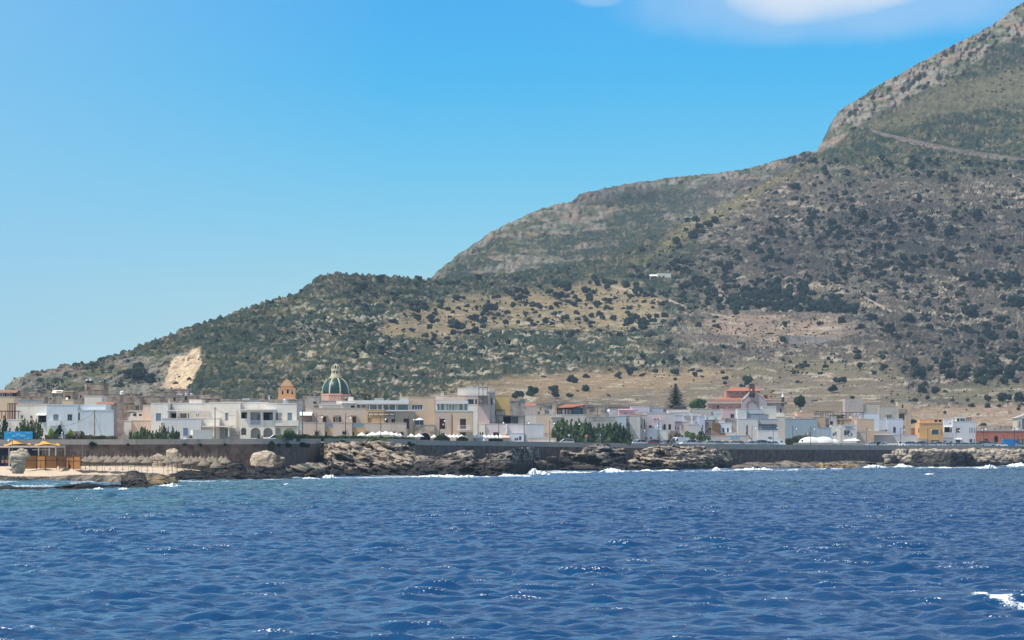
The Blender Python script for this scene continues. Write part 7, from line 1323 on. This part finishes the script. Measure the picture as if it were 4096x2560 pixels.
LP = [(1267,1652,1,'before the left brown door of the beige terrace'), (1382,1656,1,'in front of the middle of the beige terrace'), (1523,1662,1,'before the lettered terrace wall'), (1636,1664,1,'left of the tall beige house'), (1759,1669,1,'before the dark red door of the tall beige house'), (1995,1677,1,'before the pinkish white seafront house'), (2097,1678,1,'at the right corner of the pinkish white house'), (2199,1680,1,'between the grey blank wall and the tamarisks'), (2299,1683,1,'among the tamarisk trees'),
      (2583,1713,0,'above the small palm under the lavender houses'), (2636,1688,0,'before the plain white low building'), (3008,1700,1,'before the big pale modern house'), (3093,1700,1,'at the right end of the pale modern house'), (3171,1703,1,'before the left of the blue grey building'), (3243,1705,1,'before the right of the blue grey building'), (3364,1707,-1,'at the little white residence, arm to the left'), (3465,1708,1,'before the peach wall'), (3602,1709,1,'at the white house with the red brown shutter'), (3711,1709,1,'before the orange cube house'), (3824,1712,1,'before the white corner house'), (3935,1708,0,'before the left part of the red warehouse'), (4058,1708,0,'before the blue van')]
for (x, yt, arm, lab) in LP:
    o = proto if first else copy_tree(proto); first = False; D = wallD(x) + (1.3 if x > 1100 else 1.3); s = D/F; zb = gz(x); zt = zof(yt, D); k = (zt - zb)/5.5
    o.location = ((x-2048)*s, D, zb); o.scale = (k if arm >= 0 else -k, k, k); o.rotation_euler = (0, 0, 0 if arm else R(100)); o['label'] = 'street lamp with curved arm ' + lab if arm else 'straight dark street lamp ' + lab
for x, yt, lab in ((2220,1716,'thin street lamp with a small round head left of the tamarisks'), (2246,1712,'thin street lamp half hidden in the first tamarisk'), (2405,1706,'thin street lamp with a pale head before the third tamarisk')):
    D = wallD(x) + 2; mb = MB(); e = empty('lamp_post', at(x, 1775, D), lab, 'street lamp'); mb.cyl(at(x, 1780, D), at(x, yt, D), .07, .05, 7); mb.build('post', IRON, e); mb = MB(); p = at(x, yt+3, D); mb.lathe(p, [(.28,0),(.25,.1),(.08,.25)], 10); mb.build('lamp_shade', METAL, e)
# road signs
def sign(label, px, py, r, D, kind, y1=1785):
    e = empty('road_sign', at(px, 1780, D), label, 'road sign'); s = D/F; c0 = at(px, py, D); mb = MB(); mb.cyl(at(px, y1, D+.12), at(px, py - r, D+.12), .04, n=6); mb.build('post', METAL, e); RD_ = mat('sign_red', (.75,.10,.02), .5); BU = mat('sign_blue', (.03,.16,.42), .5)
    if kind in ('blue', 'warn'):
        mb = MB(); mb.frame((c0[0]-r*s*.8, D, c0[2]-r*s), (1,0,0), (0,1,0), (0,0,1), r*s*1.6, .04, r*s*2); mb.build('plate', BU, e); mb = MB(); w = r*s*.6
        mb.extr([(-w, -w), (w, -w), (0, w)], -.02, -.005, c0) if kind == 'warn' else mb.extr([(-w*.3,-w*1.2),(w*.3,-w*1.2),(w*.3,w*.3),(w*.9,w*.3),(0,w*1.3),(-w*.9,w*.3),(-w*.3,w*.3)], -.02, -.005, c0); mb.build('symbol', WPAINT, e); return
    mb = MB(); mb.cyl((c0[0], D+.04, c0[2]), (c0[0], D, c0[2]), r*s, n=20); mb.build('plate', {'entry': RD_, 'end': WPAINT, 'back': IRON}[kind], e)
    if kind == 'entry': mb = MB(); mb.box((c0[0], D-.02, c0[2]), (r*s*1.3, .03, r*s*.35)); mb.build('bar', WPAINT, e)
    if kind == 'end':
        mb = MB(); mb.cyl((c0[0], D-.005, c0[2]), (c0[0], D-.02, c0[2]), r*s*.75, n=20); mb.build('disc', BU, e); mb = MB()
        for q in (1, -1): mb.cyl((c0[0]-r*s*.5*q, D-.04, c0[2]-r*s*.5), (c0[0]+r*s*.5*q, D-.04, c0[2]+r*s*.5), .06, n=4)
        mb.build('cross', WPAINT, e)
sign('blue crossing sign with a white triangle by the grey blank wall', 2185, 1738, 5, 762, 'warn'); sign('round no stopping sign before the leftmost tamarisk', 2276, 1741, 5, 776, 'end'); sign('round red no entry sign before the second tamarisk', 2345, 1744, 5.5, 776, 'entry'); sign('narrow blue road sign before the third tamarisk', 2401, 1741, 5, 778, 'blue'); sign('small dark round sign seen from behind near the palms', 2604, 1752, 4.5, 801, 'back'); sign('square dark sign beside the white dome tents', 3209, 1763, 4, 874, 'back')
for x, y0, y1, D, lab in ((2406,1757,1775,779,'dark litter bin under the blue road sign'), (1397,1750,1776,646,'dark green wheeled bin before the parapet gap'), (2096,1752,1764,738,'pair of dark bins beside the white kiosk'), (3905,1770,1788,1008,'white ice box stand by the parapet at the right')):
    e = empty('litter_bin', at(x, y1, D), lab, 'bin'); w = 10*D/F; m_ = CANVAS if 'white ice' in lab else mat('bin_green', (.02,.05,.05), .6); p = at(x, y1, D); h = (y1-y0)*D/F; mb = MB(); mb.lathe((p[0], p[1], p[2]), [(w*.55,0),(w*.7,h*.85)], 4, ph=math.pi/4); mb.build('body', m_, e); mb = MB(); mb.lathe((p[0], p[1], p[2]+h*.85+.01), [(w*.78,0),(w*.7,h*.13),(w*.3,h*.16)], 4, ph=math.pi/4); mb.build('lid', m_, e)
# white parasols
def pp():
    e = empty('white_parasol', (0,0,0), 'x', 'parasol', 'white parasols of the seafront terrace'); mb = MB(); mb.lathe((0,0,0), [(1.62,2.1),(1.62,2.28),(1.1,2.55),(.55,2.85),(.12,3.12),(.03,3.16)], 8, ph=.39); mb.build('canopy', CANVAS, e, local=True); mb = MB(); mb.cyl((0,0,-.3), (0,0,3.25), .04, n=6); mb.lathe((0,0,-.3), [(.3,0),(.3,.15)], 8); mb.build('pole', WPAINT, e, local=True); return e
proto = pp(); first = True
PS = [(1447,1729,38,660,'leftmost lone white parasol before the beige terrace')] + [(x, y, w, 662, 'white parasol %s in the cluster under the lettered wall' % t) for x, y, w, t in ((1490,1728,58,'on the left'), (1520,1725,62,'second from the left'), (1543,1724,56,'at the highest point'), (1566,1727,46,'right of the highest one'), (1584,1730,34,'on the right'))] + [(1601,1732,20,665,'small white parasol between the cluster and the stone arch')] + \
     [(1645,1734,34,668,'left of two white parasols before the stone arch'), (1676,1734,44,668,'right of two white parasols before the stone arch'), (1736,1738,30,680,'white parasol right of the stone arch')] + [(1783 + i*15.6, 1736.5 + (i % 2) + i*.12, 33, wallD(1783 + i*15.6) + 6, 'white parasol %s in the long row right of the arch' % w) for i, w in enumerate(('first from the left','second','third','fourth','fifth','sixth','seventh','eighth','ninth','tenth','eleventh','twelfth','thirteenth','fourteenth','last'))] + [(1678,1671,40,668,'white parasol on the balcony above the stone arch')]
for (x, y, w, D, lab) in PS:
    o = proto if first else copy_tree(proto); first = False; s = D/F; zt = zof(y, D); r = w/2*s/1.62; zb = gz(x) if y > 1700 else zof(1700, D); k = (zt - zb)/3.16; o.location = ((x-2048)*s, D, zb); o.scale = (r, r, k); o['label'] = lab
# white tents, sail, flags
e = empty('dome_tent', at(3280, 1775, 904), 'pair of joined white dome tents behind the cream garden wall', 'tent'); D = 904; s = D/F
for x, w, yt in ((3241,98,1747), (3295,92,1746.5), (3338,44,1757)):
    mb = MB(); h = (1776 - yt)*s; r = w/2*s; mb.lathe(((x-2048)*s, D, zof(1776, D)), [(r,0),(r*.96,h*.28),(r*.80,h*.62),(r*.52,h*.88),(r*.2,h*.98),(.02,h)], 28, sq=.5); mb.build('dome', CANVAS, e, smooth=True)
e = empty('shade_sail', at(3405, 1770, 925), 'cream shade sail stretched before the white residence', 'shade sail'); mb = MB(); A = [np.array(at(3370,1760,925)), np.array(at(3420,1753,928)), np.array(at(3442,1762,924)), np.array(at(3380,1764,921))]; vs = [A[0]*(1-u)*(1-v)+A[1]*u*(1-v)+A[2]*u*v+A[3]*(1-u)*v - np.array((0,0,.3*math.sin(math.pi*u)*math.sin(math.pi*v))) for v in np.linspace(0,1,6) for u in np.linspace(0,1,8)]
mb.add(vs, [(j*8+i, j*8+i+1, j*8+8+i+1, j*8+8+i) for j in range(5) for i in range(7)]); mb.build('sail', CANVAS, e, smooth=True); mb = MB()
for a in A: mb.cyl(a, a - np.array((0,0,1.6)), .05, n=5)
mb.build('posts', WPAINT, e)
FB = mat('flag_black', (.03,.03,.03), .8); FW = mat('flag_white', (.75,.75,.74), .8)
for (x0, x1, y0, y1, pole, dx, lab) in ((3221,3243,1729,1741,3244,0,'chequered flag flying left from its pole above the white tents'), (3392,3410,1731,1744,3411,3,'chequered flag before the residence window'), (3331,3346,1726,1740,3347,5,'furled chequered flag at the left corner of the residence')):
    D = 897 if x0 < 3300 else 920; e = empty('chequered_flag', at(pole, 1775, D), lab, 'flag'); mb = MB(); mb.cyl(at(pole, 1776, D), at(pole, y0-2, D), .04, n=5); mb.build('pole', METAL, e); bb = MB(); ww = MB(); nx, ny = 7, 5
    q = lambda i, j: np.array(at(x0 + (x1-x0)*i/nx, y0 + (y1-y0)*j/ny + dx*(1 - i/nx), D + .25*math.sin(i*1.1)))
    for i in range(nx):
        for j in range(ny): (bb if (i+j) % 2 else ww).add([q(i,j), q(i+1,j), q(i+1,j+1), q(i,j+1)], [(0,1,2,3)])
    bb.build('black_checks', FB, e); ww.build('white_checks', FW, e)
# ---------------------------------------------------------------- vehicles
CARW = mat('white_car_paint', (.80,.81,.82), .25, .02, spec=.6); CARS = mat('silver_car_paint', (.46,.48,.50), .25, .04, metal=.5); CARD = mat('dark_car_paint', (.05,.06,.08), .25, .05, spec=.6); CARB = mat('blue_van_paint', (.01,.20,.52), .35, .05, spec=.5); TYRE = mat('tyre_rubber', (.02,.02,.02), .9); LIGHT = mat('headlight_glass', (.7,.7,.68), .15, .02)
def vehicle(name, label, px, D, kind='car', m=CARW, yaw=0.0, scale=1.0, group='parked cars'):
    e = empty(name, ((px-2048)/F*D, D, gz(px)), label, 'van' if kind in ('van','box') else 'truck' if kind in ('truck','flat') else 'car', group, yaw)
    if kind == 'car': side = [(-2.05,.35),(-2.1,.75),(-1.95,.95),(-1.1,1.02),(1.2,1.0),(1.95,.88),(2.1,.6),(2.05,.3)]; cab = [(-1.75,.98),(-1.35,1.42),(-.3,1.52),(.45,1.46),(1.25,.99)]; w = 1.72; wy = (-1.3, 1.32); rr = .31
    elif kind == 'suv': side = [(-2.3,.4),(-2.35,.95),(-2.3,1.1),(1.3,1.08),(2.15,1.0),(2.3,.7),(2.25,.35)]; cab = [(-2.28,1.08),(-2.05,1.66),(-.9,1.78),(.4,1.72),(1.35,1.08)]; w = 1.85; wy = (-1.45, 1.45); rr = .36
    elif kind == 'van': side = [(-2.7,.4),(-2.75,2.15),(-2.65,2.35),(.9,2.38),(1.5,2.2),(2.1,1.35),(2.65,1.1),(2.75,.7),(2.7,.35)]; cab = None; w = 1.95; wy = (-1.75, 1.75); rr = .36
    elif kind == 'box': side = [(1.3,.5),(1.3,2.0),(1.7,2.0),(2.4,1.3),(3.0,1.15),(3.1,.6),(3.05,.4),(1.3,.4)]; cab = None; w = 2.0; wy = (-1.7, 2.2); rr = .4
    else: side = [(.5,.5),(.5,1.7),(.75,1.85),(1.6,1.8),(2.3,1.15),(2.75,1.0),(2.8,.5),(.5,.4)]; cab = None; w = 1.8; wy = (-1.6, 1.9); rr = .35
    mb = MB(); S_ = scale; mb.extr([(a*S_, z*S_) for a, z in side], -w/2*S_, w/2*S_); body = mb.build('body', m, e, local=True)
    if cab:
        mb = MB(); n = len(cab); vs = [(a*S_, sgn*(w/2 - .04 - .14*(z - .98)/.6)*S_, z*S_) for sgn in (-1, 1) for a, z in cab]; mb.add(vs, [tuple(range(n)), tuple(range(n, 2*n))[::-1]] + [(i, n+i, n+(i+1) % n, (i+1) % n) for i in range(n)]); mb.build('windows', GLASS, e, local=True)
        mb = MB(); zt = max(z for _, z in cab); r_ = [(a, z) for a, z in cab if z > 1.3]; mb.extr([(a*S_, (z+.005)*S_) for a, z in r_] + [(a*S_, (z+.05)*S_) for a, z in r_[::-1]], -(w/2 - .17)*S_, (w/2 - .17)*S_); mb.build('roof', m, e, local=True); mb = MB()
        for sgn in (-1, 1):
            yy = sgn*(w/2 - .1)*S_
            for (p0, p1) in ((cab[0], cab[1]), (cab[-1], cab[-2]), ((-.25,1.0), (-.25,1.47))): mb.cyl((p0[0]*S_, sgn*(w/2-.03)*S_, p0[1]*S_), (p1[0]*S_, yy*.99, p1[1]*S_), .045, n=5)
        mb.build('pillars', m, e, local=True)
    if kind == 'van':
        mb = MB(); mb.extr([(1.05*S_,1.35*S_),(1.05*S_,1.95*S_),(1.5*S_,1.95*S_),(1.95*S_,1.4*S_)], -(w/2+.01)*S_, (w/2+.01)*S_); mb.build('side_window', GLASS, e, local=True); mb = MB(); mb.add([(1.56*S_,-.8,2.16*S_),(1.56*S_,.8,2.16*S_),(2.12*S_,.85,1.37*S_),(2.12*S_,-.85,1.37*S_)], [(0,1,2,3)]); mb.build('windscreen', GLASS, e, local=True)
    if kind == 'box':
        mb = MB(); mb.box((-.9*S_, 0, 1.85*S_), (4.3*S_, 2.15*S_, 2.5*S_)); mb.build('cargo_box', m, e, local=True); mb = MB(); mb.extr([(1.45*S_,1.25*S_),(1.45*S_,1.9*S_),(1.7*S_,1.9*S_),(2.25*S_,1.3*S_)], -(w/2+.01)*S_, (w/2+.01)*S_); mb.build('side_window', GLASS, e, local=True); mb = MB(); mb.add([(1.74*S_,-.85,2.0*S_),(1.74*S_,.85,2.0*S_),(2.42*S_,.9,1.3*S_),(2.42*S_,-.9,1.3*S_)], [(0,1,2,3)]); mb.build('windscreen', GLASS, e, local=True)
    if kind == 'flat':
        mb = MB(); mb.box((-1.2*S_, 0, .95*S_), (3.1*S_, 1.8*S_, .4*S_)); mb.build('load_bed', m, e, local=True); mb = MB(); mb.extr([(.85*S_,1.15*S_),(.85*S_,1.65*S_),(1.55*S_,1.62*S_),(2.05*S_,1.18*S_)], -(w/2+.01)*S_, (w/2+.01)*S_); mb.build('side_window', GLASS, e, local=True)
    for sx_ in wy:
        for sgn in (-1, 1):
            mb = MB(); mb.cyl((sx_*S_, sgn*(w/2-.2)*S_, rr*S_), (sx_*S_, sgn*(w/2+.02)*S_, rr*S_), rr*S_, n=16); wh = mb.build('wheel', TYRE, e, local=True)
    fx = max(a for a, _ in side)
    for sgn in (-1, 1): mb = MB(); mb.box(((fx-.06)*S_, sgn*w*.36*S_, .72*S_), (.16, .3, .16)); mb.build('headlight', LIGHT, e, local=True)
    return e
vehicle('box_truck', 'white box truck with a blue windscreen parked before the white villa', 789, 571, 'box', mat('cream_truck_paint', (.86,.80,.70), .4, .04), R(200), .90, None)
vehicle('parked_car', 'pearl white estate car parked before the white arches', 1103, 578, 'suv', CARW, R(182)); vehicle('parked_car', 'dark car nose just right of the pearl estate car', 1141, 581, 'car', CARD, R(182))
vehicle('parked_van', 'white minivan before the long row of white parasols', 1893, 700, 'van', CARW, R(183), .86, None); vehicle('parked_car', 'white hatchback roof before the leftmost tamarisk', 2261, 766, 'suv', CARW, R(180))
vehicle('camper_van', 'white camper van with a dark rear window among the palms', 2716, 820, 'van', CARW, R(215), 1.12, None)
row = [(2552,'white'),(2602,'red'),(2624,'white'),(2668,'silver'),(2752,'white'),(2783,'white'),(2832,'white'),(2863,'silver'),(2891,'white'),(2926,'white'),(2950,'silver'),(2997,'white'),(3034,'silver'),(3062,'silver'),(3087,'white'),(3480,'white'),(3620,'white'),(3634,'white'),(3654,'white'),(3672,'silver'),(3694,'white'),(3713,'white'),(3722,'silver'),(3742,'white'),(3760,'white'),(3784,'silver'),(3822,'silver'),(3850,'silver'),(3880,'silver'),(3905,'silver')]
MM = {'white': CARW, 'silver': CARS, 'red': mat('red_car_paint', (.45,.10,.06), .3)}; rng = random.Random(3)
near = lambda x: 'behind the small palms' if x < 2700 else 'right of the white camper' if x < 2800 else 'under the boundary wall' if x < 2940 else 'below the painted panel' if x < 2980 else 'before the big pale modern house' if x < 3120 else 'before the garden wall end' if x < 3500 else 'beside the flatbed truck' if x < 3640 else 'before the low pinkish house' if x < 3690 else 'before the orange cube house' if x < 3775 else 'before the white corner house'
cnt = {}; ordn = ['first','second','third','fourth','fifth','sixth','seventh','eighth','ninth']
for (x, c) in row:
    k = (near(x), c); cnt[k] = cnt.get(k, 0) + 1
    vehicle('parked_car', '%s parked car roof %s, %s such from the left' % (c, near(x), ordn[cnt[k]-1]), x, wallD(x) + 6.5, 'suv' if rng.random() < .5 else 'car', MM[c], R(180 + rng.uniform(18, 40)), 1.08)
vehicle('parked_van', 'left of two long white vans before the modern house', 3029, 848, 'van', CARW, R(8), .92, None); vehicle('parked_van', 'right of two long white vans before the modern house', 3107, 862, 'van', CARW, R(4), .95, None)
vehicle('pickup_truck', 'white double cab pickup beside the flatbed truck', 3546, 950, 'flat', CARW, R(185), .95, None); vehicle('flatbed_truck', 'white flatbed truck cab taller than the cars around it', 3585, 954, 'flat', CARW, R(-8), 1.12, None)
vehicle('parked_car', 'big pale estate car before the red warehouse', 3948, 1004, 'suv', CARS, R(6), 1.3); vehicle('parked_car', 'white hatchback right of the big pale estate car', 3975, 1007, 'suv', CARW, R(8), 1.12); vehicle('parked_car', 'small white rounded car before the arched door', 4005, 1009, 'car', CARW, R(5), 1.05); vehicle('parked_van', 'bright blue van at the right end of the parapet', 4048, 1013, 'van', CARB, R(3), 1.25, None); vehicle('parked_car', 'pale car nose before the blue van', 4082, 1009, 'car', CARS, R(5), 1.0)
# ---------------------------------------------------------------- clouds and haze
def cloud(name, label, c, size, seed, dens, m=None, alb=.98, n=7):
    rng = np.random.RandomState(seed); o = None; V = []; Fa = []; k = 0; a, q = 26, 52; ph = np.linspace(0, math.pi, a); th = np.linspace(0, 2*math.pi, q, endpoint=False); T, Ph = np.meshgrid(th, ph); x, y, z = np.sin(Ph)*np.cos(T), np.sin(Ph)*np.sin(T), np.cos(Ph)
    r = .55 + .95*fbm(x*1.5+5, y*1.5+5, z*1.5+seed, seed, 4); V = np.stack([c[0] + x*r*size[0], c[1] + y*r*size[1], c[2] + np.sign(z)*abs(z)**3*r*size[2]], -1).reshape(-1, 3); fs = [((j+1)*q+i, (j+1)*q+(i+1) % q, j*q+(i+1) % q, j*q+i) for j in range(a-1) for i in range(q)]
    mt = bpy.data.materials.new('cloud_vapour'); mt.use_nodes = True; n_ = mt.node_tree; n_.nodes.remove(n_.nodes['Principled BSDF']); v = n_.nodes.new('ShaderNodeVolumePrincipled'); v.inputs['Color'].default_value = (alb, alb, alb, 1); v.inputs['Density'].default_value = dens; v.inputs['Anisotropy'].default_value = .2
    n_.links.new(v.outputs[0], n_.nodes['Material Output'].inputs['Volume']); o = mesh_np(name, V, np.array(fs), mt, True); return tag(o, label, 'cloud')
def over(px, py, D, alt, dx=0): p = np.array(at(px, py, D)); t = (alt - p[2]) / SUN[2]; return p + SUN*t + np.array((dx, 0, 0))
for i, (px, py, D, sx_, sy_, dn, lab) in enumerate(((3560,1010,2000,200,150,.0100,'flat cloud overhead shading the upper right slope'), (2150,1385,1330,100,55,.035,'thin cloud bank shading the lower middle slope'), (1480,1425,1250,62,55,.030,'small cloud bank shading the slope behind the dome'), (2480,970,2560,62,110,.014,'small cloud shading the gully between the ridges'), (2400,770,2950,90,100,.013,'small cloud shading the far ridge top'), (3850,1290,1700,100,90,.008,'cloud shading the lower right slope'))):
    cloud('cloud', lab, over(px, py, D, 760), (sx_, sy_, 34), 11 + i*3, dn)
hz = bpy.data.materials.new('haze_air'); hz.use_nodes = True; n_ = hz.node_tree; n_.nodes.remove(n_.nodes['Principled BSDF']); v = n_.nodes.new('ShaderNodeVolumePrincipled'); v.inputs['Color'].default_value = (.62,.80,1.0,1); v.inputs['Density'].default_value = .00007; v.inputs['Anisotropy'].default_value = .0
n_.links.new(v.outputs[0], n_.nodes['Material Output'].inputs['Volume']); mb = MB(); mb.add([(-6000,-1000,-3.4),(6000,-1000,-3.4),(6000,5000,-3.4),(-6000,5000,-3.4),(-6000,-1000,640),(6000,-1000,640),(6000,5000,640),(-6000,5000,640)], [(0,3,2,1),(4,5,6,7),(0,1,5,4),(1,2,6,5),(2,3,7,6),(3,0,4,7)])
tag(mb.build('haze', hz), kind='stuff')
